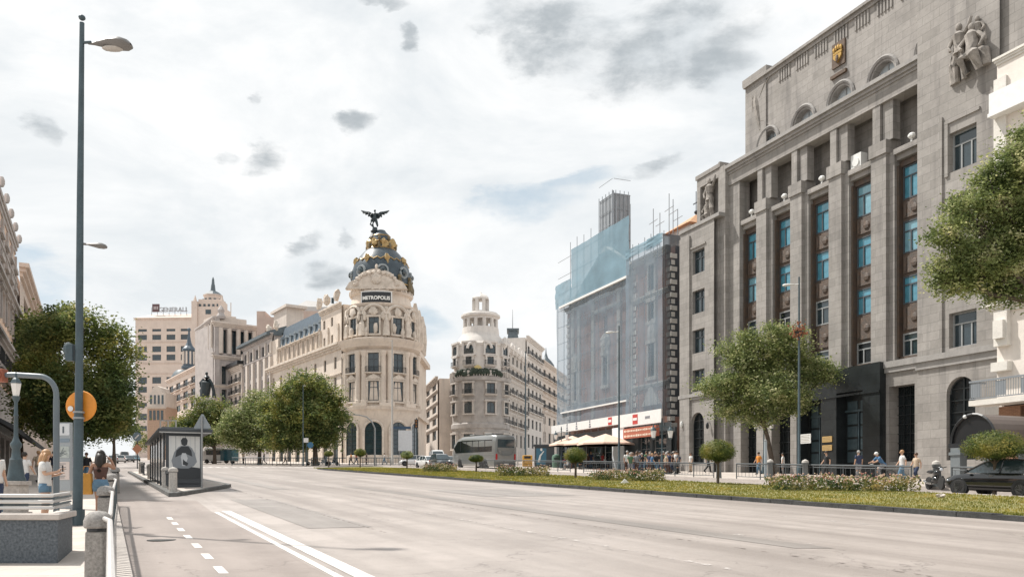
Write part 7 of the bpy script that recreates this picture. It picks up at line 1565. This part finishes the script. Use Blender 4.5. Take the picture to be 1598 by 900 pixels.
    m = MB(); m.box(S[-1][0] - .02, S[-1][0] + .012, -.45, .45, .38, .52); m.build('grille', BLACK, t); m = MB(); m.box(S[-1][0] + .0121, S[-1][0] + .02, -.25, .25, .3, .4); m.box(S[0][0] - .03, S[0][0] - .005, -.25, .25, .5, .61); m.build('number_plate', WHITE, t)
    return t
PK = dict(black=paint('car_black', (.006, .007, .008), .1), white=paint('car_white', (.68, .68, .67)), silver=paint('car_silver', (.36, .37, .38)), dark=paint('car_charcoal', (.035, .045, .05)), blue=paint('car_teal_blue', (.03, .12, .16)), red=paint('car_dull_red', (.30, .04, .03)))
p = Vector((19.65, 33.4, gz(33.4) + .01)); car('parked_car', 'shiny black hatchback at the right edge behind the rightmost clipped ball tree', PK['black'], p, STR)
bpy.data.objects['parked_car'].rotation_euler.y = -math.atan(.04 * SD.y) 
gp = 'cars between the domed building and the coach'
for px, z, kind, col, rz, lab in ((688, 96, 'suv', 'dark', -90 + 20, 'dark car in front of the white cars, just left of the silver coach'), (668, 104, 'saloon', 'white', -60, 'white saloon leftmost of the cars beside the coach'), (682, 112, 'van', 'white', -80, 'white van behind the dark car left of the coach'),
    (700, 110, 'hatch', 'silver', -75, 'silver hatchback between white van and the coach'), (646, 118, 'hatch', 'white', 185, 'white hatchback near the right corner of the domed building'), (658, 128, 'saloon', 'silver', -70, 'silver saloon farthest back in the gap street')):
    car('car', lab, PK[col], Wp(px, z, .01), R(rz), kind, gp)
gp2 = 'distant cars at the end of the left street'
for px, z, kind, col, rz, lab in ((176, 150, 'saloon', 'silver', 116, 'silver distant saloon nearest the left kerb'), (188, 160, 'hatch', 'white', 116, 'white distant hatchback above the dark-haired woman'), (202, 170, 'saloon', 'dark', -64, 'dark distant saloon left of the bus shelter'), (194, 185, 'van', 'white', 116, 'small white distant van far up the left street'), (212, 190, 'hatch', 'blue', -64, 'blue-green distant hatchback just left of the road sign'), (180, 200, 'suv', 'dark', 116, 'dark distant car farthest up the left street')):
    car('car', lab, PK[col], Wp(px, z, .01), R(rz), kind, gp2)
# silver coach
CP = paint('coach_silver', (.17, .175, .17), .3); b = Vector(((772 - CX) / F * 88, 88, 0)) + SNx * 1.27 + SD * 6.1; b.z = gz(b.y) + .01
t = thing('coach', 'large silver grey coach with dark windows seen from behind, before the pavilion-tower building', 'coach', b, STR); t.rotation_euler.y = -math.atan(.04 * SD.y)
m = MB(); Sx = [(-6.1, .45, 3.2, 1.12), (-6.04, .36, 3.5, 1.22), (-5.8, .32, 3.72, 1.27), (-3, .3, 3.76, 1.27), (3.2, .3, 3.70, 1.27), (4.6, .3, 3.45, 1.27), (5.6, .3, 2.9, 1.25), (6.05, .35, 2.1, 1.2), (6.15, .4, 1.4, 1.1)]
loft(m, Sx, [(0, 0), (.9, 0), (.98, .03), (1.0, .1), (1.0, .5), (.985, .8), (.93, .93), (.8, .985), (0, 1.0)]); m.build('body', CP, t, smooth=True)
for s in (-1, 1):
    m = MB(); m.add([(-5.3, s * 1.278, 1.95), (4.9, s * 1.282, 1.75), (5.5, s * 1.262, 2.3), (4.3, s * 1.25, 3.1), (2.9, s * 1.24, 3.18), (-5.3, s * 1.24, 3.22)], [(0, 1, 2, 3, 4, 5)]); m.add([(x, y - s * .03, z) for x, y, z in m.v], [(0, 1, 2, 3, 4, 5)]); w_ = m.build('side_windows', pm('coach_glass', (.012, .016, .018), .08, spec=.8), t)
    for i in range(5): x = -3.4 + 1.7 * i; m = MB(); m.box(x - .03, x + .03, s * 1.27 - .02, s * 1.285 + .0, 1.95, 3.15); m.build('window_pillar', BLACK, w_)
    m = MB(); m.box(-5.8, 5.4, s * 1.272 - .01, s * 1.272 + .015, 1.62, 1.66); m.box(-5.8, 5.4, s * 1.272 - .01, s * 1.272 + .015, 1.0, 1.03); m.build('trim_line', STEEL, t)
    for x in (-3.6, -2.5, 3.6): 
        m = MB(); m.cyl((x, s * 1.1, .55), (x, s * 1.277, .55), .58, n=20); m.build('wheel_arch', BLACK, t); wheel(t, x, s * 1.14, .5, .3)
m = MB(); m.box(-6.12, -6.0, -.98, .98, 2.35, 3.25); m.build('rear_window', GLASS, t, bevel=.04)
m = MB(); m.tube([(-6.14, -1.0, 2.2), (-6.15, -.8, 1.75), (-6.15, -.4, 1.55), (-6.15, .4, 1.55), (-6.15, .8, 1.75), (-6.14, 1.0, 2.2)], .05, 6); m.box(-6.16, -6.08, -.5, .5, 1.62, 2.0); m.build('engine_cover', pm('coach_trim_grey', (.16, .17, .17), .4), t)
m = MB(); m.box(-6.2, -6.05, -1.15, 1.15, .38, .72); m.build('bumper', pm('coach_bumper', (.12, .12, .12), .5), t, bevel=.03)
for s in (-1, 1):
    m = MB(); m.box(-6.17, -6.0, s * 1.08 - .09, s * 1.08 + .09, 1.0, 1.7); m.build('tail_light', LAMPR, t, bevel=.02)
m = MB(); m.box(-6.22, -6.201, -.3, .3, .85 - .3, .98 - .3); m.build('number_plate', WHITE, t)
m = MB(); m.box(-4, -2, -.7, .7, 3.77, 3.95); m.box(1, 2.4, -.6, .6, 3.74, 3.9); m.build('roof_unit', CP, t, bevel=.04)
# blue-green van-like bus by the left trees
b = Wp(343, 148, .01); t = thing('minibus', 'white and teal minibus parked below the mid green tree right of the bus shelter', 'minibus', b, R(168)); m = MB(); loft(m, [(-3.0, .5, 2.5, 1.0), (-2.9, .4, 2.75, 1.08), (2.0, .4, 2.75, 1.1), (2.7, .4, 2.3, 1.05), (3.0, .45, 1.2, .95)], [(0, 0), (.95, 0), (1, .06), (1, .7), (.95, .93), (.8, 1), (0, 1)]); m.build('body', PK['white'], t, smooth=True)
for s in (-1, 1):
    m = MB(); m.box(-2.7, 2.0, s * 1.1 - .02, s * 1.1 + .025, 1.5, 2.35); m.build('side_windows', GLASS, t)
    for x in (-1.9, 1.9): wheel(t, x, s * 1.0, .4, .25)
m = MB(); m.box(-3.04, -2.9, -1.0, 1.0, .5, 2.5); m.box(-3.0, -.8, -1.13, 1.13, .5, 2.4); m.build('teal_panel', PK['blue'], t)
# motorcycle on the pavement edge and scooters under the trees
def motorbike(label, loc, rz, col, group=None, scooter=False):
    t = thing('motorcycle' if not scooter else 'scooter', label, 'motorcycle' if not scooter else 'scooter', loc, rz, group)
    for x in (-.68, .70): 
        m = MB(); m.lathe([(.22, -.06), (.29, -.06), (.32, 0), (.29, .06), (.22, .06)], 18); o = m.build('wheel', TYRE, t, smooth=True); o.location = (x, 0, .32); o.rotation_euler.x = R(90); m = MB(); m.lathe([(0, -.03), (.22, -.03), (.22, .03), (0, .03)], 12); r_ = m.build('rim', RIM, o)
    m = MB(); m.tube([(.70, 0, .32), (.55, 0, .75), (.45, 0, 1.02)], .045, 6); m.tube([(.45, -.33, 1.08), (.45, 0, 1.0), (.45, .33, 1.08)], .022, 6); m.tube([(-.68, 0, .32), (-.2, 0, .4), (.2, 0, .45), (.5, 0, .85)], .05, 6); m.build('frame', BLACK, t, smooth=True)
    m = MB(); m.ball((.12, 0, .8), (.3, .15, .16), 10, 6); m.ball((0, 0, .48), (.3, .16, .2), 8, 6); m.ball((.56, 0, .98), (.12, .14, .14), 8, 6); m.ball((.72, 0, .62), (.22, .07, .05), 8, 4)
    if scooter: m.box(.25, .4, -.2, .2, .3, .95); m.box(-.6, .3, -.16, .16, .3, .42)
    m.build('fairing', col, t, smooth=True); m = MB(); m.ball((-.42, 0, .86), (.42, .14, .09), 10, 5); m.build('seat', BLACK, t, smooth=True); m = MB(); m.ball((.66, 0, .95), (.05, .08, .08), 8, 5); m.build('headlight', LAMPW, t); m = MB(); m.tube([(.05, -.16, .3), (-.5, -.18, .35), (-.8, -.18, .45)], .05, 7); m.build('exhaust', CHROME, t); return t
motorbike('black motorcycle standing by the fence left of the black hatchback', ip(RP - .6, 39.2, .01), STR + R(150), PK['black'])
for i, (px, z, col, lab) in enumerate(((488, 123, 'white', 'white scooter parked behind the railing, leftmost of three'), (503, 122.5, 'silver', 'silver scooter parked behind the railing, middle of three'), (520, 123, 'dark', 'dark scooter parked behind the railing, rightmost of three'))): motorbike(lab, Wp(px, z, .01), R(20 + 15 * i), PK[col], 'scooters parked behind the corner railing', True)

# ================================================================== PEOPLE
def skin_mesh(V, E, r, sub=1):
    me = bpy.data.meshes.new('s'); me.from_pydata([tuple(v) for v in V], E, []); o = bpy.data.objects.new('s', me); C.objects.link(o)
    s = o.modifiers.new('skin', 'SKIN'); s.use_smooth_shade = True
    for i, sv in enumerate(me.skin_vertices[0].data): q = r[i]; sv.radius = q if isinstance(q, tuple) else (q, q); sv.use_root = (i == 0)
    u_ = o.modifiers.new('sub', 'SUBSURF'); u_.levels = u_.render_levels = sub
    dg = bpy.context.evaluated_depsgraph_get(); me2 = bpy.data.meshes.new_from_object(o.evaluated_get(dg)); bpy.data.objects.remove(o); bpy.data.meshes.remove(me)
    return me2
def J(pose):
    """joint positions of a 1.70 m figure facing +x, y to its left"""
    j = dict(pel=(0, 0, .93), sp=(0, 0, 1.08), ch=(.01, 0, 1.27), nk=(.0, 0, 1.43), nk2=(.015, 0, 1.50), hd=(.03, 0, 1.60), top=(.03, 0, 1.665),
             hl=(0, .09, .90), kl=(.02, .095, .50), al=(-.02, .10, .09), tl=(.13, .115, .04), hr=(0, -.09, .90), kr=(.02, -.095, .50), ar=(-.02, -.10, .09), tr=(.13, -.115, .04),
             sl=(0, .17, 1.38), el=(-.02, .235, 1.12), wl=(.05, .25, .88), gl=(.07, .25, .80), sr=(0, -.17, 1.38), er=(-.02, -.235, 1.12), wr=(.05, -.25, .88), gr=(.07, -.25, .80))
    if pose == 'walk': j.update(kl=(.17, .09, .53), al=(.22, .10, .10), tl=(.37, .11, .07), kr=(-.05, -.09, .50), ar=(-.34, -.10, .17), tr=(-.23, -.11, .06), el=(-.12, .23, 1.14), wl=(-.10, .25, .90), gl=(-.08, .25, .82), er=(.08, -.23, 1.14), wr=(.22, -.24, .95), gr=(.27, -.24, .88))
    if pose == 'sit': j.update(pel=(0, 0, .50), sp=(-.03, 0, .66), ch=(-.03, 0, .85), nk=(.0, 0, 1.01), nk2=(.02, 0, 1.08), hd=(.05, 0, 1.18), top=(.05, 0, 1.245), hl=(.02, .09, .48), kl=(.42, .11, .50), al=(.42, .11, .08), tl=(.57, .12, .04), hr=(.02, -.09, .48), kr=(.42, -.11, .50), ar=(.38, -.11, .08), tr=(.53, -.12, .04), sl=(0, .17, .96), el=(.06, .24, .72), wl=(.28, .18, .68), gl=(.35, .16, .70), sr=(0, -.17, .96), er=(.06, -.24, .72), wr=(.28, -.18, .68), gr=(.35, -.16, .70))
    if pose == 'phone': j.update(el=(.02, .22, 1.12), wl=(.22, .12, 1.13), gl=(.30, .10, 1.17), er=(.06, -.22, 1.14), wr=(.30, -.14, 1.20), gr=(.37, -.12, 1.25), hd=(.05, 0, 1.59), top=(.065, 0, 1.655))
    if pose == 'touch': j.update(el=(.02, .27, 1.14), wl=(.10, .29, .92), gl=(.12, .28, .84), er=(.10, -.30, 1.26), wr=(.14, -.20, 1.48), gr=(.10, -.13, 1.56), kl=(.10, .09, .52), al=(.06, .10, .09), tl=(.2, .11, .04))
    if pose == 'cycle': j.update(pel=(-.1, 0, .98), sp=(0, 0, 1.10), ch=(.14, 0, 1.26), nk=(.22, 0, 1.38), nk2=(.26, 0, 1.44), hd=(.32, 0, 1.52), top=(.33, 0, 1.585), hl=(-.1, .09, .95), kl=(.28, .10, .78), al=(.12, .10, .40), tl=(.26, .11, .36), hr=(-.1, -.09, .95), kr=(.18, -.10, .60), ar=(.02, -.10, .22), tr=(.16, -.11, .18), sl=(.2, .17, 1.34), el=(.38, .22, 1.14), wl=(.56, .22, 1.08), gl=(.63, .22, 1.06), sr=(.2, -.17, 1.34), er=(.38, -.22, 1.14), wr=(.56, -.22, 1.08), gr=(.63, -.22, 1.06))
    return j
BONES = ['pel sp', 'sp ch', 'ch nk', 'nk nk2', 'nk2 hd', 'hd top', 'pel hl', 'hl kl', 'kl al', 'al tl', 'pel hr', 'hr kr', 'kr ar', 'ar tr', 'ch sl', 'sl el', 'el wl', 'wl gl', 'ch sr', 'sr er', 'er wr', 'wr gr']
RAD = dict(pel=(.135, .11), sp=(.12, .09), ch=(.15, .10), nk=(.06, .06), nk2=(.05, .05), hd=(.085, .10), top=(.055, .06), hl=.095, kl=.062, al=.038, tl=.035, hr=.095, kr=.062, ar=.038, tr=.035, sl=.06, el=.043, wl=.028, gl=.035, sr=.06, er=.043, wr=.028, gr=.035)
PM = {}
def part_mesh(key, j, bones, inc=0.0, over=None, cut=None, sub=1):
    if key in PM: return PM[key]
    names = []; 
    for b_ in bones:
        for n_ in b_.split():
            if n_ not in names: names.append(n_)
    V = [Vector(j[n_]) for n_ in names]
    if cut:
        for n_, (a_, f_) in cut.items():
            if n_ in names: V[names.index(n_)] = Vector(j[a_]).lerp(Vector(j[n_]), f_)
    E = [(names.index(b_.split()[0]), names.index(b_.split()[1])) for b_ in bones]; rr = []
    for n_ in names:
        q = (over or {}).get(n_, RAD[n_]); q = q if isinstance(q, tuple) else (q, q); rr.append((q[0] + inc, q[1] + inc))
    PM[key] = skin_mesh(V, E, rr, sub); return PM[key]
def add_hands(bm_mb, j, side, curl):
    w, g = Vector(j['w' + side]), Vector(j['g' + side]); d = (g - w).normalized(); up = Vector((0, 0, 1)); s = d.cross(up).normalized() if abs(d.z) < .9 else Vector((1, 0, 0)); nrm = s.cross(d).normalized()
    for k in range(4):
        o = g + d * .02 + s * ((k - 1.5) * .019); L1 = (.03, .036, .034, .026)[k]; p1 = o + d * L1; p2 = p1 + (d * (1 - curl) - nrm * curl).normalized() * L1 * .8; p3 = p2 + (d * (1 - 1.6 * curl) - nrm * curl * 1.6).normalized() * L1 * .6
        bm_mb.tube([o - d * .02, o, p1, p2, p3], [.009, .0095, .009, .008, .006], 6)
    sg = 1 if side == 'r' else -1; o = w.lerp(g, .35) + s * sg * .028; bm_mb.tube([w.lerp(g, .2), o, o + d * .03 + s * sg * .018, o + d * .055 + s * sg * .012], [.011, .0115, .010, .007], 6)
SKINM = pm('skin_tan', (.52, .32, .22), .55, var=.08); SKINB = pm('skin_brown', (.36, .20, .13), .55, var=.08)
CLR = {}
def cloth(name, c): 
    if name not in CLR: CLR[name] = pm('cloth_' + name, c, .85, var=.12, scale=6)
    return CLR[name]
COL = dict(white=(.66, .65, .63), black=(.018, .018, .02), orange=(.62, .24, .04), blue=(.06, .15, .28), denim=(.11, .20, .29), grey=(.22, .22, .23), red=(.42, .05, .05), beige=(.48, .38, .28), green=(.08, .16, .09), navy=(.03, .045, .09), pink=(.58, .30, .30), brown=(.09, .045, .035), yellow=(.60, .45, .10), lilac=(.40, .32, .46))
HAIR = dict(dark=pm('hair_dark', (.02, .014, .010), .5), brown=pm('hair_brown', (.08, .04, .02), .5), blonde=pm('hair_blonde', (.42, .24, .12), .5), grey=pm('hair_grey', (.35, .34, .33), .6), cap=pm('cap_white', (.7, .7, .68), .7))
def person(label, loc, rz, pose, top, bottom, hair='dark', h=1.70, group=None, shorts=False, skin=None, long=False, near=False, bare=False):
    t = thing('person', label, 'person', loc, rz, group); j = J(pose); s = h / 1.70; sub = 2 if near else 1
    def ob(name, me, mt):
        o = bpy.data.objects.new(name, me); C.objects.link(o); o.parent = t; o.scale = (s, s, s)
        if not len(me.materials): me.materials.append(mt)
        o.material_slots[0].link = 'OBJECT'; o.material_slots[0].material = mt; return o
    key = ('body', pose, near)
    if key not in PM:
        me = part_mesh(key, j, BONES, 0, None, None, sub)
        m = MB(); hd = Vector(j['hd'])
        f_ = hd + Vector((.10, 0, -.01))
        if near:
            for sd_ in 'lr': add_hands(m, j, sd_, .55 if pose == 'phone' else .3)
        m.ball(f_, (.022, .014, .026), 6, 5)
        for q in (-1, 1): m.ball(hd + Vector((-.005, q * .085, -.01)), (.018, .012, .03), 6, 5); m.ball(hd + Vector((.088, q * .033, .012)), (.012, .013, .009), 6, 4)
        m.ball(hd + Vector((.086, 0, -.055)), (.012, .024, .009), 6, 4)
        mm = m.data('x', SKINM, 'full'); bm = bmesh.new(); bm.from_mesh(me); bm.from_mesh(mm); bm.to_mesh(me); bm.free(); me.polygons.foreach_set('use_smooth', [True] * len(me.polygons)); me.materials.clear(); PM[key] = me
    ob('body', PM[key], skin or SKINM)
    # shirt / top: closed rings round the torso, sleeves and legs as tapered tubes
    def V_(n_): return Vector(j[n_])
    def rings(m, L_):
        o = len(m.v); n = 14
        for c, wy, dx in L_:
            for k in range(n): a = 2 * math.pi * k / n; m.v.append((c.x + dx * math.cos(a), c.y + wy * math.sin(a), c.z))
        for i in range(len(L_) - 1):
            for k in range(n): m.f.append((o + i * n + k, o + i * n + (k + 1) % n, o + (i + 1) * n + (k + 1) % n, o + (i + 1) * n + k)); m.m.append(0)
        m.f += [tuple(range(o + n - 1, o - 1, -1)), tuple(range(o + (len(L_) - 1) * n, o + len(L_) * n))]; m.m += [0, 0]
    Z = Vector((0, 0, 1)); hip = V_('pel') - Z * .05; key = ('top', pose, bare)
    if key not in PM:
        m = MB()
        if bare: rings(m, [(V_('sp') - Z * .06, .135, .115), (V_('sp') + Z * .04, .14, .118), (V_('ch') - Z * .05, .165, .135), (V_('ch') + Z * .035, .178, .13)])
        else:
            sh = V_('sl').lerp(V_('sr'), .5); rings(m, [(hip, .178, .142), (V_('pel') + Z * .05, .172, .138), (V_('sp'), .152, .125), (V_('ch'), .188, .138), (sh - Z * .02, .185, .115), (sh + Z * .035, .10, .09), (V_('nk') + Z * .01, .07, .075)])
            for q in 'lr': S_, E_ = V_('s' + q), V_('e' + q); m.tube([S_.lerp(V_('ch'), .25), S_, S_.lerp(E_, .35), S_.lerp(E_, .72)], [.07, .075, .066, .062], 10)
        PM[key] = m.data('x', cloth(top, COL[top]), 'full'); PM[key].materials.clear()
    ob('top' if bare else 'shirt', PM[key], cloth(top, COL[top]))
    key = ('legs', pose, shorts)
    if key not in PM:
        m = MB(); wst = V_('pel').lerp(V_('sp'), .55); rings(m, [(V_('pel') - Z * .11, .12, .09), (V_('pel') - Z * .07, .172, .128), (V_('pel'), .178, .138), (wst, .150, .122)])
        for q in 'lr':
            H_, K_, A_ = V_('h' + q), V_('k' + q), V_('a' + q)
            if shorts: m.tube([H_ + Z * .02, H_.lerp(K_, .2), H_.lerp(K_, .42)], [.10, .108, .105], 12)
            else: m.tube([H_ + Z * .02, H_.lerp(K_, .25), H_.lerp(K_, .9), K_.lerp(A_, .15), K_.lerp(A_, .97)], [.10, .106, .078, .074, .056], 12)
        PM[key] = m.data('x', cloth(bottom, COL[bottom]), 'full'); PM[key].materials.clear()
    ob('shorts' if shorts else 'trousers', PM[key], cloth(bottom, COL[bottom]))
    key = ('hair', pose, long)
    if key not in PM:
        m = MB(); hd = Vector(j['hd']); m.ball(hd + Vector((-.022, 0, .035)), (.105, .098, .10), 14, 9)
        if long:
            m.tube([hd + Vector((-.03, 0, .04)), hd + Vector((-.075, 0, -.08)), hd + Vector((-.11, 0, -.22)), hd + Vector((-.115, 0, -.38)), hd + Vector((-.10, 0, -.46))], [.09, .10, .095, .07, .02], 10)
            for q in (-1, 1): m.tube([hd + Vector((-.02, q * .06, .04)), hd + Vector((-.03, q * .09, -.08)), hd + Vector((-.06, q * .10, -.24)), hd + Vector((-.05, q * .09, -.36))], [.05, .045, .04, .015], 8)
        PM[key] = m.data('hair', HAIR['dark'], 'full')
    ob('hair', PM[key], HAIR[hair])
    if not near or True:
        key = ('shoes', pose)
        if key not in PM:
            m = MB()
            for sd_ in 'lr': a_, b_ = Vector(j['a' + sd_]), Vector(j['t' + sd_]); m.tube([a_ - (b_ - a_).normalized() * .06 - Vector((0, 0, .03)), a_ - Vector((0, 0, .02)), b_.lerp(a_, .3), b_ + (b_ - a_).normalized() * .04], [.03, .05, .045, .03], 8)
            PM[key] = m.data('shoes', BLACK, 'full')
        ob('shoes', PM[key], cloth('white' if shorts else 'black', COL['white' if shorts else 'black']))
    return t
def Lp(px, z, h=.13): return Wp(px, z, h)
w1 = person('woman in white t-shirt and denim shorts holding a phone beside the stone pedestal', Lp(70, 18.6), R(12), 'phone', 'white', 'denim', 'blonde', 1.66, None, True, SKINM, True, True)
j = J('phone'); g = Vector(j['gr']) * (1.66 / 1.7); ph = thing('phone', 'small dark phone held by the woman in the white t-shirt', 'phone', w1.location + Matrix.Rotation(R(12), 3, 'Z') @ (g + Vector((.045, 0, .015))), R(12)); m = MB(); m.box(-.012, .0, -.035, .035, -.06, .085); o = m.build('case', BLACK, ph, bevel=.004); m = MB(); m.box(-.0145, -.0125, -.03, .03, -.05, .075); m.build('screen', GLASS, ph)
w2 = person('dark-haired woman seen from behind in brown top and denim shorts at the second bollard', Lp(157, 19.6), R(98), 'touch', 'brown', 'denim', 'dark', 1.64, None, True, SKINB, True, True, True)
tb = thing('tote_bag', 'orange-yellow bag hanging at the side of the dark-haired woman', 'bag', w2.location + Vector((-.33, -.02, .62)), R(10)); m = MB(); m.box(-.13, .15, -.07, .07, 0, .5, 0, None, .015, .01); m.build('bag_body', pm('bag_mustard', (.55, .27, .05), .8, var=.15), tb, bevel=.03); m = MB(); m.tube([(-.1, 0, .48), (-.04, 0, .66), (.06, 0, .66), (.12, 0, .48)], .014, 6); m.build('handle', pm('bag_strap', (.3, .14, .03), .8), tb)
person('man in white shirt cut off by the left edge of the view', Lp(-8, 19.5), R(-20), 'stand', 'white', 'navy', 'dark', 1.72)
m = MB(); m.lathe([(.24, 0), (.26, .1), (.24, .85), (.27, .9), (.2, .98), (0, 1.0)], 14); bb = thing('litter_bin', 'dark blue round litter bin at the left edge beside the pedestal', 'bin', Lp(12, 21.2)); m.build('body', pm('bin_blue', (.05, .10, .16), .5), bb, smooth=True); m = MB(); m.lathe([(.275, .86), (.285, .9), (.275, .93)], 14); m.build('rim', STEEL, bb)
# people up the left pavement
gl_ = 'people on the left pavement'
rows = [(38, 30, 'walk', 'white', 'navy', 'dark', 80, 'walker in white shirt and navy trousers behind the iron lamp post'), (118, 42, 'walk', 'lilac', 'black', 'dark', 100, 'walker in lilac top behind the info panel'),
        (135, 46, 'walk', 'black', 'denim', 'brown', -80, 'walker in black top and jeans between lamp pole and dark-haired woman'), (60, 44, 'walk', 'beige', 'white', 'blonde', 90, 'blonde walker in beige top under the large tree'), (84, 50, 'walk', 'navy', 'beige', 'dark', -90, 'walker in navy top and beige trousers under the large tree'), (100, 60, 'walk', 'white', 'black', 'brown', 100, 'walker in white top and black trousers, small, beyond the large tree'), (128, 64, 'walk', 'green', 'navy', 'dark', -80, 'small walker in green top near the left kerb'), (28, 40, 'sit', 'white', 'denim', 'dark', -30, 'seated cafe guest in white under the black awning')]
for px, z, po, tp, bt, hr, rz, lab in rows: person(lab, Lp(px, z, .13 if po != 'sit' else .10), R(rz), po, tp, bt, hr, random.uniform(1.6, 1.8), gl_)
# people on the right pavement
gr_ = 'people on the right pavement'
rows = [(1184, 63, 'walk', 'orange', 'denim', 'dark', 200, 'walker in orange shirt and jeans behind the fence below the plaza tree'), (1222, 63, 'stand', 'white', 'grey', 'dark', 150, 'figure in white shirt and grey trousers left of the short post'), (1078, 72, 'stand', 'white', 'beige', 'brown', 200, 'figure in white and beige before the arched doorway'), (1408, 44.5, 'walk', 'white', 'denim', 'blonde', 170, 'blonde walker in white top and jeans right of the portal'),
        (1430, 44.5, 'walk', 'beige', 'navy', 'brown', 190, 'walker in beige top and navy trousers just left of the motorcycle'), (1105, 70, 'walk', 'grey', 'black', 'dark', 0, 'walker in grey and black behind the second ball tree'), (1290, 52, 'walk', 'black', 'black', 'dark', 180, 'walker in all black before the brass plaques'), (1340, 53, 'stand', 'navy', 'grey', 'grey', 100, 'grey-haired figure in navy at the portal door')]
for px, z, po, tp, bt, hr, rz, lab in rows: person(lab, Lp(px, z), R(rz), po, tp, bt, hr, random.uniform(1.62, 1.8), gr_)
# cyclist with bicycle
b = Lp(1376, 45); cy = person('cyclist in white cap and blue shirt leaning forward before the right wing', b, R(185), 'cycle', 'blue', 'grey', 'cap', 1.74)
bi = thing('bicycle', 'dark bicycle ridden by the person in white cap', 'bicycle', b, R(185))
for x in (-.5, .62):
    m = MB(); m.tube([(x + .34 * math.cos(2 * math.pi * k / 20), 0, .35 + .34 * math.sin(2 * math.pi * k / 20)) for k in range(21)], .018, 6); o = m.build('wheel', TYRE, bi)
    m = MB()
    for k in range(8): m.cyl((x, 0, .35), (x + .33 * math.cos(k * .785), 0, .35 + .33 * math.sin(k * .785)), .003, n=3)
    m.build('spokes', STEEL, o)
m = MB(); m.tube([(-.5, 0, .35), (.0, 0, .3), (.5, 0, .8), (-.12, 0, .8), (-.5, 0, .35)], .02, 6); m.tube([(0, 0, .3), (-.15, 0, .92)], .018, 6); m.tube([(.62, 0, .35), (.5, 0, .8), (.48, 0, 1.02)], .02, 6); m.build('frame', BLACK, bi); m = MB(); m.tube([(.58, -.24, 1.04), (.48, 0, 1.02), (.58, .24, 1.04)], .014, 6); m.build('handlebar', STEEL, bi); m = MB(); m.ball((-.17, 0, .94), (.12, .07, .035), 8, 5); m.build('saddle', BLACK, bi)
# crowd before the church and at the cafe
gc = 'crowd in front of the church'; rd = random.Random(77)
tops = ['white', 'black', 'black', 'navy', 'navy', 'grey', 'red', 'beige', 'brown', 'green', 'blue']; bots = ['denim', 'black', 'black', 'grey', 'navy', 'brown']; k = 0
spots = []
for i in range(48): spots.append((rd.uniform(978, 1058), rd.uniform(63, 78), 'walk' if rd.random() < .5 else 'stand'))
for i in range(16): spots.append((rd.uniform(880, 962), rd.uniform(84, 95), 'sit' if rd.random() < .6 else 'stand'))
seen = set(); Pn = ['near the twin-lantern lamp', 'by the white panel', 'below the terracotta sign', 'at the church corner']
CHM = pm('cafe_chair', (.10, .10, .11), .6)
cch = 0
for px, z, po in spots:
    while True:
        tp, bt, hr = rd.choice(tops), rd.choice(bots), rd.choice(['dark', 'dark', 'brown', 'brown', 'blonde', 'grey'])
        if (tp, bt, hr) not in seen: break
    seen.add((tp, bt, hr)); where = 'in front of the church' if px > 970 else 'under the cafe parasols'
    pos = {'walk': 'walking', 'stand': 'standing', 'sit': 'seated'}[po]
    p_ = Lp(px, z); rz = rd.uniform(0, 360); person(f'{hr}-haired person {pos} {where} in {tp} top and {bt} trousers', p_, R(rz), po, tp, bt, hr, rd.uniform(1.58, 1.82), gc if px > 970 else 'people at the cafe')
    if po == 'sit':
        c = thing('cafe_chair', f'cafe chair holding the {hr}-haired person in {tp} top and {bt} trousers', 'chair', p_, R(rz), 'cafe chairs'); m = MB(); m.box(-.22, .22, -.22, .22, .37, .41); m.build('seat', CHM, c); m = MB(); m.box(-.26, -.22, -.22, .22, .41, .85); m.build('backrest', CHM, c)
        for sx in (-.2, .2):
            for sy in (-.2, .2): m = MB(); m.cyl((sx, sy, 0), (sx, sy, .37), .015, n=5); m.build('leg', CHM, c)
# people near the corner building
gm = 'people round the corner building'
for px, z, po, tp, bt, hr, rz, lab in ((548, 127, 'walk', 'orange', 'black', 'dark', 180, 'tiny walker in orange left of the corner entrance'), (556, 128, 'walk', 'red', 'navy', 'brown', 0, 'tiny walker in red before the leftmost corner arch'), (572, 127, 'stand', 'black', 'black', 'dark', 0, 'tiny figure all in black before the central arch'), (600, 127, 'walk', 'white', 'denim', 'dark', 180, 'tiny walker in white and jeans by the pale mast'), (640, 126, 'walk', 'grey', 'navy', 'dark', 0, 'tiny walker in grey at the right corner of the domed building'), (445, 127, 'walk', 'white', 'black', 'brown', 0, 'tiny walker in white under the broad dark tree'), (412, 128, 'walk', 'navy', 'grey', 'dark', 180, 'tiny walker in navy under the yellow-green tree'), (380, 129, 'stand', 'beige', 'black', 'grey', 0, 'tiny figure in beige right of the minibus')): person(lab, Wp(px, z, .13), R(rz), po, tp, bt, hr, 1.7, gm)
